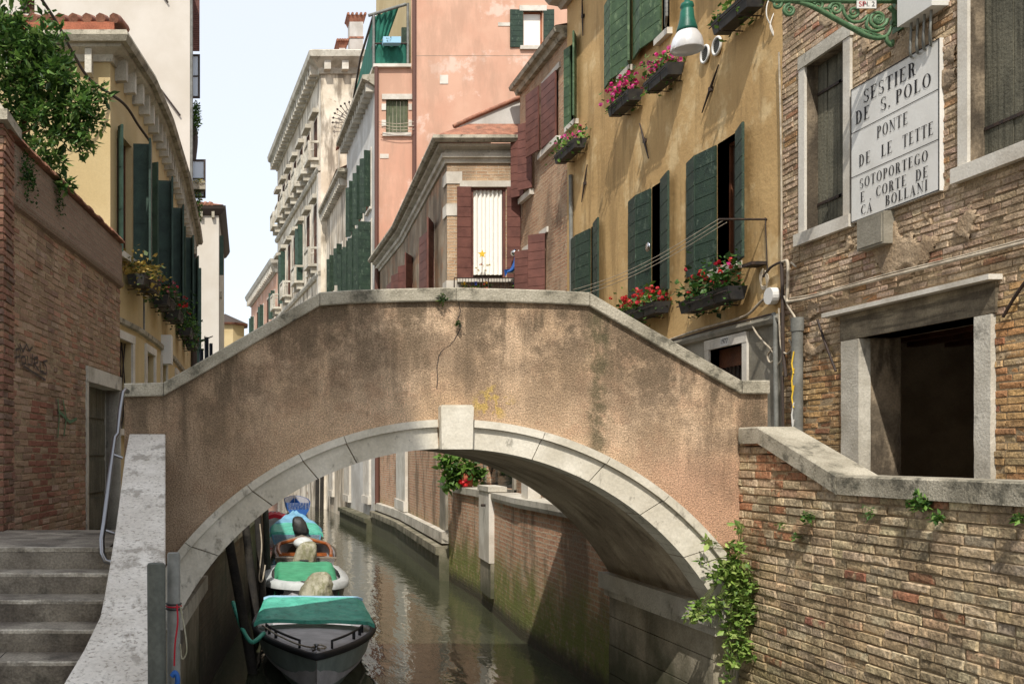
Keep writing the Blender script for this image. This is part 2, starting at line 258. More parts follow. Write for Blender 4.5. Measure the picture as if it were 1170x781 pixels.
# ---------------------------------------------------------------- mesh builder
class MB:
    def __init__(s): s.v = []; s.f = []; s.mi = []; s.c = []; s.mats = []; s.smooth = []
    def idx(s, mt):
        if mt not in s.mats: s.mats.append(mt)
        return s.mats.index(mt)
    def face(s, pts, mt, col=(1, 1, 1, 1), sm=False):
        i = len(s.v); s.v.extend([tuple(p) for p in pts]); s.f.append(tuple(range(i, i + len(pts))))
        s.mi.append(s.idx(mt)); s.c.append(col); s.smooth.append(sm)
    def mesh(s, vs, fs, mt, col=(1, 1, 1, 1), sm=False):
        i = len(s.v); s.v.extend([tuple(p) for p in vs]); k = s.idx(mt)
        for f in fs: s.f.append(tuple(i + j for j in f)); s.mi.append(k); s.c.append(col); s.smooth.append(sm)
    def hexa(s, c, mt, col=(1, 1, 1, 1)):  # 8 corners: bottom 0-3, top 4-7
        s.mesh(c, [(0, 3, 2, 1), (4, 5, 6, 7), (0, 1, 5, 4), (1, 2, 6, 5), (2, 3, 7, 6), (3, 0, 4, 7)], mt, col)
    def box(s, x0, x1, y0, y1, z0, z1, mt, col=(1, 1, 1, 1)):
        s.hexa([(x0, y0, z0), (x1, y0, z0), (x1, y1, z0), (x0, y1, z0), (x0, y0, z1), (x1, y0, z1), (x1, y1, z1), (x0, y1, z1)], mt, col)
    def fbox(s, F, s0, s1, h0, h1, o0, o1, mt, col=(1, 1, 1, 1)):
        s.hexa([F.pt(s0, h0, o1), F.pt(s1, h0, o1), F.pt(s1, h0, o0), F.pt(s0, h0, o0), F.pt(s0, h1, o1), F.pt(s1, h1, o1), F.pt(s1, h1, o0), F.pt(s0, h1, o0)], mt, col)
    def slab2(s, a, b, th, h0, h1, mt, col=(1, 1, 1, 1)):   # vertical board between two plan points
        a = Vector((a[0], a[1], 0)); b = Vector((b[0], b[1], 0)); d = (b - a).normalized(); n = Vector((-d.y, d.x, 0)) * th / 2
        q = [a - n, b - n, b + n, a + n]
        s.hexa([(p.x, p.y, h0) for p in q] + [(p.x, p.y, h1) for p in q], mt, col)
    def tube(s, pts, r, mt, n=8, col=(1, 1, 1, 1), caps=True, sm=True):
        pts = [Vector(p) for p in pts]; rs = r if isinstance(r, (list, tuple)) else [r] * len(pts)
        vs = []; prev = None
        for i, p in enumerate(pts):
            t = (pts[min(i + 1, len(pts) - 1)] - pts[max(i - 1, 0)])
            if t.length < 1e-9: t = Vector((0, 0, 1))
            t.normalize()
            if prev is None:
                u = t.orthogonal().normalized()
            else:
                u = prev - t * prev.dot(t)
                u = u.normalized() if u.length > 1e-6 else t.orthogonal().normalized()
            prev = u; w = t.cross(u)
            for k in range(n):
                a = 2 * pi * k / n; vs.append(p + (u * math.cos(a) + w * math.sin(a)) * rs[i])
        fs = [(i * n + k, i * n + (k + 1) % n, (i + 1) * n + (k + 1) % n, (i + 1) * n + k) for i in range(len(pts) - 1) for k in range(n)]
        s.mesh(vs, fs, mt, col, sm)
        if caps:
            s.face(vs[:n][::-1], mt, col); s.face(vs[-n:], mt, col)
    def lathe(s, c, prof, mt, n=16, sm=True, col=(1, 1, 1, 1)):
        c = Vector(c); vs = []
        for (r, z) in prof:
            for k in range(n):
                a = 2 * pi * k / n; vs.append(c + Vector((r * math.cos(a), r * math.sin(a), z)))
        fs = [(i * n + k, i * n + (k + 1) % n, (i + 1) * n + (k + 1) % n, (i + 1) * n + k) for i in range(len(prof) - 1) for k in range(n)]
        s.mesh(vs, fs, mt, col, sm)
    def sweep(s, path, prof, mt, closed_ends=True, sm=False):   # plan polyline, profile [(out,h)], outward = left of travel
        pts = [Vector((p[0], p[1])) for p in path]; ns = []
        for i in range(len(pts)):
            d0 = (pts[i] - pts[i - 1]).normalized() if i else None
            d1 = (pts[i + 1] - pts[i]).normalized() if i < len(pts) - 1 else None
            n0 = Vector((-d0.y, d0.x)) if d0 else None; n1 = Vector((-d1.y, d1.x)) if d1 else None
            if n0 and n1:
                nn = (n0 + n1).normalized(); nn = nn / max(.3, nn.dot(n0))
            else: nn = n0 or n1
            ns.append(nn)
        k = len(prof); vs = []
        for p, n in zip(pts, ns):
            for (o, h) in prof: vs.append((p.x + n.x * o, p.y + n.y * o, h))
        fs = [(i * k + j, (i + 1) * k + j, (i + 1) * k + (j + 1) % k, i * k + (j + 1) % k) for i in range(len(pts) - 1) for j in range(k)]
        s.mesh(vs, fs, mt, sm=sm)
        s.face(vs[:k], mt); s.face(vs[-k:][::-1], mt)
    def build(s, name, parent=None, base=None, local=False):
        me = bpy.data.meshes.new(name)
        if parent is not None: b = Vector(parent['_b'])
        elif base is not None: b = Vector(base)
        else: b = Vector((0, 0, 0))
        off = Vector((0, 0, 0)) if local else b
        vs = [(v[0] - off.x, v[1] - off.y, v[2] - off.z) for v in s.v]
        me.from_pydata(vs, [], s.f)
        for mt in s.mats: me.materials.append(m[mt])
        me.polygons.foreach_set('material_index', s.mi)
        me.polygons.foreach_set('use_smooth', s.smooth)
        me.uv_layers.new(name='UV'); me.color_attributes.new('Col', 'FLOAT_COLOR', 'CORNER')
        U = []; C = []
        for p, c in zip(me.polygons, s.c):
            n = p.normal; ax, ay, az = abs(n.x), abs(n.y), abs(n.z)
            for vi in p.vertices:
                x, y, z = s.v[vi]
                if az > ax and az > ay: U += [x, y]
                elif ax > ay: U += [y, z]
                else: U += [x, z]
                C += c
        me.uv_layers['UV'].data.foreach_set('uv', U); me.color_attributes['Col'].data.foreach_set('color', C)
        me.validate()
        o = bpy.data.objects.new(name, me); COL.objects.link(o)
        if parent is not None:
            o.parent = parent; o['_b'] = list(parent['_b'])
        else:
            o.location = b; o['_b'] = list(b)
        return o
def tag(o, label=None, cat=None, group=None, kind=None):
    if label: o['label'] = label
    if cat: o['category'] = cat
    if group: o['group'] = group
    if kind: o['kind'] = kind
    return o
def thing(name, loc, label, cat, group=None):
    o = bpy.data.objects.new(name, None); COL.objects.link(o); o.location = loc; o['_b'] = list(loc); o.empty_display_size = .2
    return tag(o, label, cat, group)
class Facade:
    def __init__(s, p0, p1):
        s.p0 = Vector(p0); s.p1 = Vector(p1); d = s.p1 - s.p0; s.L = d.length; s.d = d / s.L; s.n = Vector((-s.d.y, s.d.x)); s.holes = []
    def S(s, px):
        k = K(px); return (k * s.p0.y - s.p0.x) / (s.d.x - k * s.d.y)
    def Y(s, px): return s.p0.y + s.S(px) * s.d.y
    def H(s, px, py): return EH + (CY - py) * s.Y(px) / FP
    def pt(s, a, h, o=0):
        q = s.p0 + s.d * a + s.n * o; return Vector((q.x, q.y, h))
    def xy(s, a, o=0):
        q = s.p0 + s.d * a + s.n * o; return (q.x, q.y)
    def wall(s, mb, s0, s1, h0, h1, mt, reveal=.18, rmt=None, top=None):
        rmt = rmt or mt
        xs = sorted(set([s0, s1] + [x for h in s.holes for x in h[:2] if s0 < x < s1])); hs = sorted(set([h0, h1] + [x for h in s.holes for x in h[2:4] if h0 < x < h1]))
        for a, b in zip(xs, xs[1:]):
            for c, d in zip(hs, hs[1:]):
                mx, mh = (a + b) / 2, (c + d) / 2
                if any(h[0] < mx < h[1] and h[2] < mh < h[3] for h in s.holes): continue
                mb.face([s.pt(a, c), s.pt(b, c), s.pt(b, d), s.pt(a, d)], mt)
        for h in s.holes:
            if h[1] <= s0 or h[0] >= s1: continue
            a, b, c, d = h[:4]; r = -(h[4] if len(h) > 4 else reveal)
            mb.face([s.pt(a, c), s.pt(a, d), s.pt(a, d, r), s.pt(a, c, r)], rmt)
            mb.face([s.pt(b, c), s.pt(b, d), s.pt(b, d, r), s.pt(b, c, r)], rmt)
            mb.face([s.pt(a, d), s.pt(b, d), s.pt(b, d, r), s.pt(a, d, r)], rmt)
            mb.face([s.pt(a, c), s.pt(b, c), s.pt(b, c, r), s.pt(a, c, r)], rmt)
    def rect(s, p0, p1, yt, yb):
        a, b = sorted((s.S(p0), s.S(p1))); pm = (p0 + p1) / 2
        return a, b, s.H(pm, yb), s.H(pm, yt)
def leaf_board(F, par, a, b, h0, h1, mt, n=8, vert=False, name='shutter', th=.035):
    """one shutter leaf between plan points a=(s,o) and b=(s,o)"""
    A = Vector(F.xy(*a)); B = Vector(F.xy(*b)); mb = MB(); d = (B - A)
    mb.slab2(A, B, th * .6, h0, h1, mt)
    if vert:
        for i in range(n):
            mb.slab2(A + d * ((i + .04) / n), A + d * ((i + .96) / n), th, h0 + .004, h1 - .004, mt)
    else:
        for i in range(n):
            q = (h1 - h0) / n
            mb.slab2(A + d * .01, B - d * .01, th, h0 + q * i + .006, h0 + q * (i + 1) - .006, mt)
    return mb.build(name, par)
def window(F, root, s0, s1, h0, h1, hole=True, rev=.16, glass='glass', fr='brownwood', sur=None, sw=.1, sill=True, bars=1, name='window', cross=1):
    """pane part + surround sub-part"""
    o = -rev if hole else .012
    if hole: F.holes.append((s0, s1, h0, h1, rev + .02))
    mb = MB(); mb.fbox(F, s0, s1, h0, h1, o - .015, o, glass)
    w = .045
    mb.fbox(F, s0, s0 + w, h0, h1, o + .002, o + .04, fr); mb.fbox(F, s1 - w, s1, h0, h1, o + .002, o + .04, fr)
    mb.fbox(F, s0 + w, s1 - w, h1 - w, h1, o + .002, o + .04, fr); mb.fbox(F, s0 + w, s1 - w, h0, h0 + w, o + .002, o + .04, fr)
    for i in range(bars):
        c = s0 + (s1 - s0) * (i + 1) / (bars + 1); mb.fbox(F, c - .02, c + .02, h0 + w, h1 - w, o + .002, o + .035, fr)
    for i in range(cross):
        c = h0 + (h1 - h0) * (i + 1) / (cross + 1); mb.fbox(F, s0 + w, s1 - w, c - .015, c + .015, o + .002, o + .03, fr)
    W = mb.build(name, root)
    if sur:
        mb = MB(); e = .035
        mb.fbox(F, s0 - sw, s0 - .003, h0, h1, -.02, e, sur); mb.fbox(F, s1 + .003, s1 + sw, h0, h1, -.02, e, sur)
        mb.fbox(F, s0 - sw, s1 + sw, h1 + .003, h1 + sw, -.02, e + .006, sur)
        mb.build('frame', W)
    if sill:
        mb = MB(); mb.fbox(F, s0 - sw - .03, s1 + sw + .03, h0 - .1, h0 - .003, -.02, .1, sur or 'stone_clean'); mb.build('sill', W)
    return W
def bricks(mb, F, s0, s1, h0, top, mt, pal, bl=.255, bh=.058, jt=.013, proud=.014, jit=.008, holes=(), keep=None):
    pitch = bh + jt; j = 0; h = h0
    while True:
        hm = max(top(s0), top(s1), top((s0 + s1) / 2))
        if h > hm: break
        a = s0 - (bl / 2 if j % 2 else 0) - R.random() * .03
        while a < s1:
            L = bl * (.5 if R.random() < .22 else 1) * R.uniform(.93, 1.05); b = a + L - jt
            lo, hi = max(a, s0), min(b, s1); tt = min(h + bh, top((lo + hi) / 2))
            a += L
            if hi - lo < .03 or tt - h < .015: continue
            segs = [(lo, hi)]
            for H in holes:
                if H[2] < h + bh * .6 and H[3] > h + bh * .4:
                    ns = []
                    for (p, q) in segs:
                        if q <= H[0] or p >= H[1]: ns.append((p, q))
                        else:
                            if p < H[0] - .03: ns.append((p, H[0]))
                            if q > H[1] + .03: ns.append((H[1], q))
                    segs = ns
            for (p, q) in segs:
                if keep and not keep((p + q) / 2, h): continue
                if q - p < .03: continue
                o = proud + R.gauss(0, jit); c = pal(R, (p + q) / 2, h)
                e = R.uniform(.003, .009); J = lambda: R.uniform(-.0045, .0045)
                out = [(p + e + J(), h + e + J()), (q - e + J(), h + e + J()), (q - e + J(), tt - e + J()), (p + e + J(), tt - e + J())]
                oo = [o + J() for _ in range(4)]
                inn = [(p, h), (q, h), (q, tt), (p, tt)]
                vs = [F.pt(x, y, z) for (x, y), z in zip(out, oo)] + [F.pt(x, y, -.004) for (x, y) in inn]
                vs.append(F.pt((p + q) / 2 + J() * 6, (h + tt) / 2 + J() * 3, o + R.uniform(-.003, .004)))
                mb.mesh(vs, [(0, 1, 8), (1, 2, 8), (2, 3, 8), (3, 0, 8), (4, 5, 1, 0), (5, 6, 2, 1), (6, 7, 3, 2), (7, 4, 0, 3)], mt, c)
        j += 1; h += pitch
def _p(): pass
def palette(cols, wts, v=.1):
    def f(rg, s, h):
        c = rg.choices(cols, wts)[0]; k = rg.uniform(1 - v * 2, 1 + v * 2)
        return (c[0] * k, c[1] * k * rg.uniform(.97, 1.03), c[2] * k * rg.uniform(.94, 1.06), 1)
    return f
def leaves(mb, pts, size, cols, mt='leaf', aspect=.5, droop=.3, out=None):
    for p in pts:
        p = Vector(p); d = Vector((R.gauss(0, 1), R.gauss(0, 1), R.gauss(0, .7) - droop))
        if out is not None:
            q = (p - Vector(out)); d = d * .6 + q.normalized() * 1.0 if q.length > 1e-4 else d
        if d.length < .01: d = Vector((1, 0, 0))
        d.normalize(); w = d.cross(Vector((R.gauss(0, .5), R.gauss(0, .5), 1)))
        if w.length < .01: continue
        w.normalize(); n = d.cross(w); sz = size * R.uniform(.45, 1.4); c = R.choice(cols); k = R.uniform(.7, 1.3)
        c = (c[0] * k, c[1] * k, c[2] * k, 1)
        a = p; b = p + d * sz; ww = w * sz * aspect * .5; m1 = p + d * sz * .42 + n * sz * .07
        mb.mesh([a, m1 + ww, b, m1 - ww, p + d * sz * .45], [(0, 1, 4), (1, 2, 4), (2, 3, 4), (3, 0, 4)], mt, c)
LG = [S(96, 130, 56), S(70, 104, 42), S(104, 138, 58), S(58, 88, 40)]
DG = [S(56, 92, 36), S(44, 76, 32), S(72, 108, 42), S(36, 62, 30)]
def blob(c, r, n):
    c = Vector(c); o = []
    for _ in range(n):
        d = Vector((R.gauss(0, 1), R.gauss(0, 1), R.gauss(0, 1))).normalized() * (R.random() ** .4)
        o.append(c + Vector((d.x * r[0], d.y * r[1], d.z * r[2])))
    return o
def petals(mb, pts, size, cols):
    for p in pts:
        p = Vector(p); c = R.choice(cols); k0 = R.uniform(.8, 1.2)
        for _ in range(7):
            d = Vector((R.gauss(0, 1), R.gauss(0, 1), R.gauss(0, 1))).normalized(); u = d.orthogonal().normalized(); w = d.cross(u); q = p + d * size * .5; z = size * .45
            mb.face([q + u * z, q + w * z, q - u * z, q - w * z], 'flower', (c[0] * k0, c[1] * k0, c[2] * k0, 1))
# ================================================================ world and sun
w = bpy.data.worlds.new('World'); sc.world = w; w.use_nodes = True
nt = w.node_tree; bg = nt.nodes['Background']; sky = nt.nodes.new('ShaderNodeTexSky'); sky.sky_type = 'NISHITA'
sky.sun_disc = False; TR = Vector((.38, 1, -1.3))
sky.sun_elevation = math.atan2(1.3, math.hypot(.38, 1)); sky.sun_rotation = math.atan2(-.38, -1)
sky.air_density = 1.0; sky.dust_density = 1.5; sky.ozone_density = 1.0; sky.altitude = 0
mxs = nt.nodes.new('ShaderNodeMix'); mxs.data_type = 'RGBA'; mxs.inputs[0].default_value = .72
mxs.inputs[7].default_value = (5.2, 5.36, 5.6, 1)   # thin bright veil of high cloud
nt.links.new(sky.outputs[0], mxs.inputs[6]); nt.links.new(mxs.outputs[2], bg.inputs[0]); bg.inputs[1].default_value = .15
sl = bpy.data.lights.new('sun', 'SUN'); so = bpy.data.objects.new('sun', sl); COL.objects.link(so)
sl.energy = 3.25; sl.angle = math.radians(.53); sl.color = (1, .95, .87); so.location = (-5, -20, 30)
so.rotation_euler = TR.to_track_quat('-Z', 'Y').to_euler()
sc.view_settings.view_transform = 'Standard'; sc.view_settings.look = 'None'; sc.view_settings.exposure = .5; sc.view_settings.gamma = 1
XR = 6.74   # plane of the right-hand fronts
STREET = 2.2
RW = [(4.53, 11.56), (4.6, 15.4), (5.0, 19.6), (5.06, 22.5), (5.5, 31), (5.5, 36.5), (5.3, 44.5), (5.05, 52), (4.2, 58), (3.2, 71), (1.6, 89), (-1, 115)]
LW = [(-.6, 9.02), (-.4, 11.5), (.1, 16), (.65, 22), (1.05, 30), (1.1, 45), (.5, 62), (-1.2, 90), (-3, 115)]
# ================================================================ setting: water, bed, pavements
mb = MB(); mb.box(-8, 12, -12, 130, -.02, 0, 'water'); tag(mb.build('water'), kind='structure')
mb = MB(); mb.box(-200, 200, -60, 400, -2.2, -2.0, 'mud'); tag(mb.build('ground'), kind='structure')
mb = MB()  # right-hand pavement beside the canal
mb.box(5.02, 10.5, -2, 9.0, 1.2, STREET, 'pavement'); mb.box(4.99, XR + .1, 9, 11.56, 1.2, STREET - .01, 'pavement')
tag(mb.build('pavement', base=(6, 5, 0)), kind='structure')
mb = MB()
mb.face([(5.0, 19.6, 2.1), (4.62, 15.4, 2.1), (4.6, 11.57, 2.1), (XR + .1, 11.57, 2.1), (XR + .1, 22.4, 2.1), (5.08, 22.4, 2.1)][::-1], 'pavement')
tag(mb.build('terrace_floor'), kind='structure')
mb = MB()
pts = [(x, y) for x, y in LW if y > 11.4 and y < 95]
mb.face([(x - .02, y, 1.78) for x, y in pts] + [(-9, 90, 1.78), (-9, 9.35, 1.78), (-1.0, 9.35, 1.78), (-1.0, 11.6, 1.78)], 'pavement')
tag(mb.build('fondamenta'), kind='structure')
mb = MB()
mb.box(-7, -.98, 7.55, 9.34, 1.4, 2.22, 'step')
tag(mb.build('landing', base=(-3, 8.4, 2.2)), kind='structure')
mb = MB(); mb.box(-7, -.5, -4, 5.4, .6, 1.26, 'pavement'); tag(mb.build('quay'), kind='structure')
# ================================================================ steps in front, left
st = thing('stone_steps', (-1.8, 6.6, 1.26), 'flight of worn grey stone steps rising to the landing by the brick wall', 'steps')
for k in range(1, 7):
    y0 = 7.55 - .29 * (k - 1); h = 2.22 - .16 * (k - 1)
    mb = MB(); a, b = -4.5, -.6
    n = 26; prof = []
    ya = y0 - .29 if k < 6 else y0 - .29
    # a step slab with a slightly worn nosing
    if k > 1:
        yy = y0; hh = h
        vs = []
        for i in range(n + 1):
            x = a + (b - a) * i / n; j = .006 * math.sin(i * 1.7 + k) + R.uniform(-.005, .005)
            vs += [(x, yy + .30, hh - .17), (x, yy + .30, hh), (x, yy + .02, hh - .003 + j * .4), (x, yy + .004 + j, hh - .012), (x, yy + j, hh - .03), (x, yy + .008, hh - .162), (x, yy + .008, hh - .3)]
        q = 7
        fs = [(i * q + t, i * q + t + 1, (i + 1) * q + t + 1, (i + 1) * q + t) for i in range(n) for t in range(q - 1)]
        cuts = sorted(R.sample(range(5, n - 2), 2)); 
        for i in range(n):
            if i in cuts: continue
            mb.mesh(vs, [f_ for f_ in fs[i * 6:i * 6 + 6] if (f_[0] % q) not in (2, 3)], 'step'); mb.mesh(vs, [f_ for f_ in fs[i * 6:i * 6 + 6] if (f_[0] % q) in (2, 3)], 'nosing')
        for i in cuts:   # mortar joint between slabs
            w0, w1 = vs[i * q:(i + 1) * q], vs[(i + 1) * q:(i + 2) * q]; mid = [tuple((u[t] + v[t]) / 2 for t in range(3)) for u, v in zip(w0, w1)]
            l_ = [tuple(m_[t] - (.004 if t == 0 else 0) for t in range(3)) for m_ in mid]; r_ = [tuple(m_[t] + (.004 if t == 0 else 0) for t in range(3)) for m_ in mid]
            mb.mesh(w0 + l_, [(t, t + 1, q + t + 1, q + t) for t in range(q - 1)], 'step'); mb.mesh(r_ + w1, [(t, t + 1, q + t + 1, q + t) for t in range(q - 1)], 'step')
            dn = [(x_, y_ + .008, z_ - .006) for x_, y_, z_ in l_]; dr_ = [(x_, y_ + .008, z_ - .006) for x_, y_, z_ in r_]; mb.mesh(dn + dr_, [(t, t + 1, q + t + 1, q + t) for t in range(q - 1)], 'dkcable')
        mb.build('step', st)
mb = MB()   # top nosing in front of the landing
mb.box(-4.5, -.75, 7.5, 7.56, 2.06, 2.19, 'step'); mb.box(-4.5, -.75, 7.497, 7.56, 2.192, 2.224, 'nosing'); mb.box(-4.5, -.75, 7.52, 7.56, 1.9, 2.06, 'step'); mb.build('step', st)
# ---------------------------------------------------------------- ramp parapet
rp = thing('ramp_parapet', (-.65, 6.8, 1.3), 'low wall topped with blotchy white stone beside the steps', 'parapet')
mb = MB(); sec = []
prof = [(8.98, 3.14, -.965), (8.3, 2.93, -.93), (7.5, 2.69, -.87), (6.68, 2.45, -.81), (6.0, 2.27, -.765), (5.5, 2.13, -.735), (5.27, 2.07, -.725), (4.9, 1.965, -.755), (4.55, 1.87, -.80), (4.42, 1.83, -.83)]
vs = []
for (y, h, xl) in prof:
    xr = -.07 * y; c = .008
    vs += [(xl, y, h - .15), (xl, y, h - c), (xl + c, y, h), (xr - c, y, h), (xr, y, h - c), (xr, y, h - .15)]
q = 6; fs = [(i * q + t, (i + 1) * q + t, (i + 1) * q + (t + 1) % q, i * q + (t + 1) % q) for i in range(len(prof) - 1) for t in range(q)]
mb.mesh(vs, fs, 'rampstone'); mb.face(vs[:q], 'rampstone'); mb.face(vs[-q:], 'rampstone'); mb.build('coping', rp)
mb = MB(); vs = []
for (y, h, xl) in prof:
    xr = -.07 * y - .02; vs += [(xl + .02, y, -1), (xl + .02, y, h - .15), (xr, y, h - .15), (xr, y, -1)]
q = 4; fs = [(i * q + t, (i + 1) * q + t, (i + 1) * q + (t + 1) % q, i * q + (t + 1) % q) for i in range(len(prof) - 1) for t in range(q)]
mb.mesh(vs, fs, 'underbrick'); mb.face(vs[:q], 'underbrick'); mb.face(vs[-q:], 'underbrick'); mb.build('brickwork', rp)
# handrail
hr = thing('handrail', (-1.0, 8.0, 2.22), 'polished steel tube handrail on the inner side of the white ramp parapet', 'handrail')
mb = MB()
pp = [(-1.0, 8.93, 3.0), (-1.0, 8.93, 3.5), (-1.0, 8.9, 3.56), (-1.0, 8.84, 3.56), (-1.02, 8.6, 3.45), (-1.02, 8.35, 3.2)]
pp = [P(146, 447, 8.95), P(143, 445, 8.9), P(140, 449, 8.8), P(137, 470, 8.6), P(134.5, 496, 8.4), P(131, 500, 8.36), P(125, 545, 7.9), P(119, 598, 7.45), P(116.5, 615, 7.35), P(117, 632, 7.3), P(121, 641, 7.25), P(127, 642, 7.25)]
mb.tube(pp, .021, 'steel', 10); mb.build('rail', hr)
mb = MB(); mb.tube([P(129, 519, 8.15), P(140, 523, 8.15)], .012, 'steel', 8); mb.build('bracket', hr)
mb = MB(); mb.tube([P(118, 605, 7.42), P(131, 609, 7.42)], .012, 'steel', 8); mb.build('bracket', hr)
# ================================================================ the footbridge
YB, YR = 9.0, 11.56
mpx = YB / FP
def bx(px): return K(px) * YB
def bh(py): return EH + (CY - py) * YB / FP
TOPP = [(142, 438), (187, 437), (230, 412.5), (300, 372), (365, 334.5), (400, 332), (460, 330), (520, 329), (580, 330.5), (630, 332), (672, 334.5), (740, 374.5), (800, 409), (845, 434.5), (877, 434.5)]
TP = [(bx(a), bh(b)) for a, b in TOPP]
def topz(x):
    for (a, b), (c, d) in zip(TP, TP[1:]):
        if a <= x <= c: return b + (d - b) * (x - a) / (c - a)
    return TP[0][1] if x < TP[0][0] else TP[-1][1]
XC, ZC, RI = 2.029, .168, 2.839
ZO, RO = .029, 3.248
def intr(x): return ZC + math.sqrt(max(0, RI * RI - (x - XC) ** 2))
def extr(x, r=RO): return ZO + math.sqrt(max(0, r * r - (x - XC) ** 2))
br = thing('footbridge', (XC, 10.2, 0), 'arched stone footbridge with stained pink stucco parapet crossing the canal', 'bridge')
XL, XRt = bx(142), bx(877)
mb = MB(); xs = sorted(set([XL + (XRt - XL) * i / 110 for i in range(111)] + [p[0] for p in TP] + [XC - RI + 1e-4, XC + RI - 1e-4]))
for a, b in zip(xs, xs[1:]):
    mid = (a + b) / 2; ins = abs(mid - XC) < RI
    za = extr(a, 3.0) if ins else -1; zb = extr(b, 3.0) if ins else -1
    if ins: za = max(za, 0); zb = max(zb, 0)
    t0, t1 = topz(a) - .12, topz(b) - .12; N = 10
    for i in range(N):
        mb.face([(a, YB, za + (t0 - za) * i / N), (b, YB, zb + (t1 - zb) * i / N), (b, YB, zb + (t1 - zb) * (i + 1) / N), (a, YB, za + (t0 - za) * (i + 1) / N)], 'stucco')
    mb.face([(a, YB + .3, t0 - 1), (a, YB + .3, t0), (b, YB + .3, t1), (b, YB + .3, t1 - 1)], 'stucco')
mb.face([(XRt, YB, -1), (XRt, YB + .3, -1), (XRt, YB + .3, topz(XRt) - .12), (XRt, YB, topz(XRt) - .12)], 'stucco')
mb.face([(XL, YB, -1), (XL, YB + .3, -1), (XL, YB + .3, topz(XL) - .12), (XL, YB, topz(XL) - .12)], 'stucco')
mb.build('front_parapet', br)
mb = MB()
for a, b in zip(xs, xs[1:]):   # rear parapet and rear face
    mid = (a + b) / 2; ins = abs(mid - XC) < RI
    za, zb = (intr(a), intr(b)) if ins else (-1, -1)
    mb.face([(a, YR, za), (a, YR, topz(a) - .12), (b, YR, topz(b) - .12), (b, YR, zb)], 'stucco')
    mb.face([(a, YR - .3, topz(a) - 1.1), (a, YR - .3, topz(a) - .12), (b, YR - .3, topz(b) - .12), (b, YR - .3, topz(b) - 1.1)], 'stucco')
mb.build('rear_parapet', br)
JO = [142, 187, 365, 520, 672, 845, 877]   # coping joints
for (y0, y1) in ((YB - .045, YB + .34), (YR - .34, YR + .045)):
    mb = MB()
    for ja, jb in zip(JO, JO[1:]):
        a, b = bx(ja) + .003, bx(jb) - .003; N = 10; vs = []
        for i in range(N + 1):
            x = a + (b - a) * i / N; t = topz(x); wob = R.uniform(-.003, .003)
            vs += [(x, y0 + .006 + wob, t - .125), (x, y0 + wob, t - .115), (x, y0 + wob, t - .012), (x, y0 + .015, t), (x, y1 - .015, t), (x, y1, t - .012), (x, y1, t - .125)]
        q = 7; mb.mesh(vs, [(i * q + k, (i + 1) * q + k, (i + 1) * q + (k + 1) % q, i * q + (k + 1) % q) for i in range(N) for k in range(q)], 'coping')
        mb.face(vs[:q][::-1], 'coping'); mb.face(vs[-q:], 'coping')
    mb.build('coping', br)
mb = MB()   # deck steps between the parapets
for i in range(24):
    a = XL + (XRt - XL) * i / 24; b = XL + (XRt - XL) * (i + 1) / 24; z = max(2.2, topz((a + b) / 2) - .95)
    zb_ = max(intr(a), intr(b)) + .06 if abs((a + b) / 2 - XC) < RI - .2 else 1.0
    mb.box(a, b, YB + .3, YR - .3, min(zb_, z - .1), z, 'pavement')
mb.build('deck', br)
mb = MB(); N = 60; a0 = math.acos((4.53 - XC) / RI); N = 220; a1 = pi - math.asin(0) - a0 if False else pi - math.acos((XC + .5) / RI)
AR = a0; AL = pi - math.acos(min(1, (XC + .53) / RI))
for i in range(N):
    t0 = AR + (AL - AR) * i / N; t1 = AR + (AL - AR) * (i + 1) / N
    p = lambda t: (XC + RI * math.cos(t), ZC + RI * math.sin(t))
    (xa, za), (xb, zb) = p(t0), p(t1)
    for j in range(4):
        ya, yb = YB + .02 + (YR - YB - .02) * j / 4, YB + .02 + (YR - YB - .02) * (j + 1) / 4
        mb.face([(xa, ya, za), (xb, ya, zb), (xb, yb, zb), (xa, yb, za)], 'soffit', sm=True)
mb.build('soffit', br)
# voussoirs and moulded extrados
mb = MB()
angs = [-66, -49.6, -35.7, -25.8, -17.9, -2.2, 3.7, 15.5, 27, 38.5, 50, 66]
def ring(mb, ta, tb, ri, zi, ro, zo, y0, y1, mt, n=8):
    vs = []
    for i in range(n + 1):
        t = math.radians(ta + (tb - ta) * i / n)
        s_, c_ = math.sin(t), math.cos(t)
        xi, zi_ = XC + ri * s_, zi + ri * c_; xo, zo_ = XC + ro * s_, zo + ro * c_
        vs += [(xi, y0, zi_), (xo, y0, zo_), (xo, y1, zo_), (xi, y1, zi_)]
    mb.mesh(vs, [(i * 4 + k, (i + 1) * 4 + k, (i + 1) * 4 + (k + 1) % 4, i * 4 + (k + 1) % 4) for i in range(n) for k in range(4)], mt)
    mb.face(vs[:4][::-1], mt); mb.face(vs[-4:], mt)
for ta, tb in zip(angs, angs[1:]):
    if (ta, tb) == (-2.2, 3.7): continue
    g = .09; k = R.uniform(-.004, .004)
    ring(mb, ta + g, tb - g, RI, ZC, 3.165, .04, YB - .035 + k, YB + .3, 'ring')
mb.build('arch_ring', br)
mb = MB()
for ta, tb in zip(angs, angs[1:]):
    if (ta, tb) == (-2.2, 3.7): continue
    ring(mb, ta + .06, tb - .06, 3.168, .04, RO, ZO, YB - .075, YB + .2, 'ring')
mb.build('moulding', br)
mb = MB()  # keystone
f = lambda px, py, o: (bx(px), YB - o, bh(py))
q = [(501.5, 513), (536, 513), (537.5, 465), (500.5, 465)]
vs = [f(*p, .13) for p in q] + [(p_[0], YB + .05, p_[2]) for p_ in [f(*p, 0) for p in q]]
q2 = [(501, 466), (537, 466), (536, 463), (502, 463)]
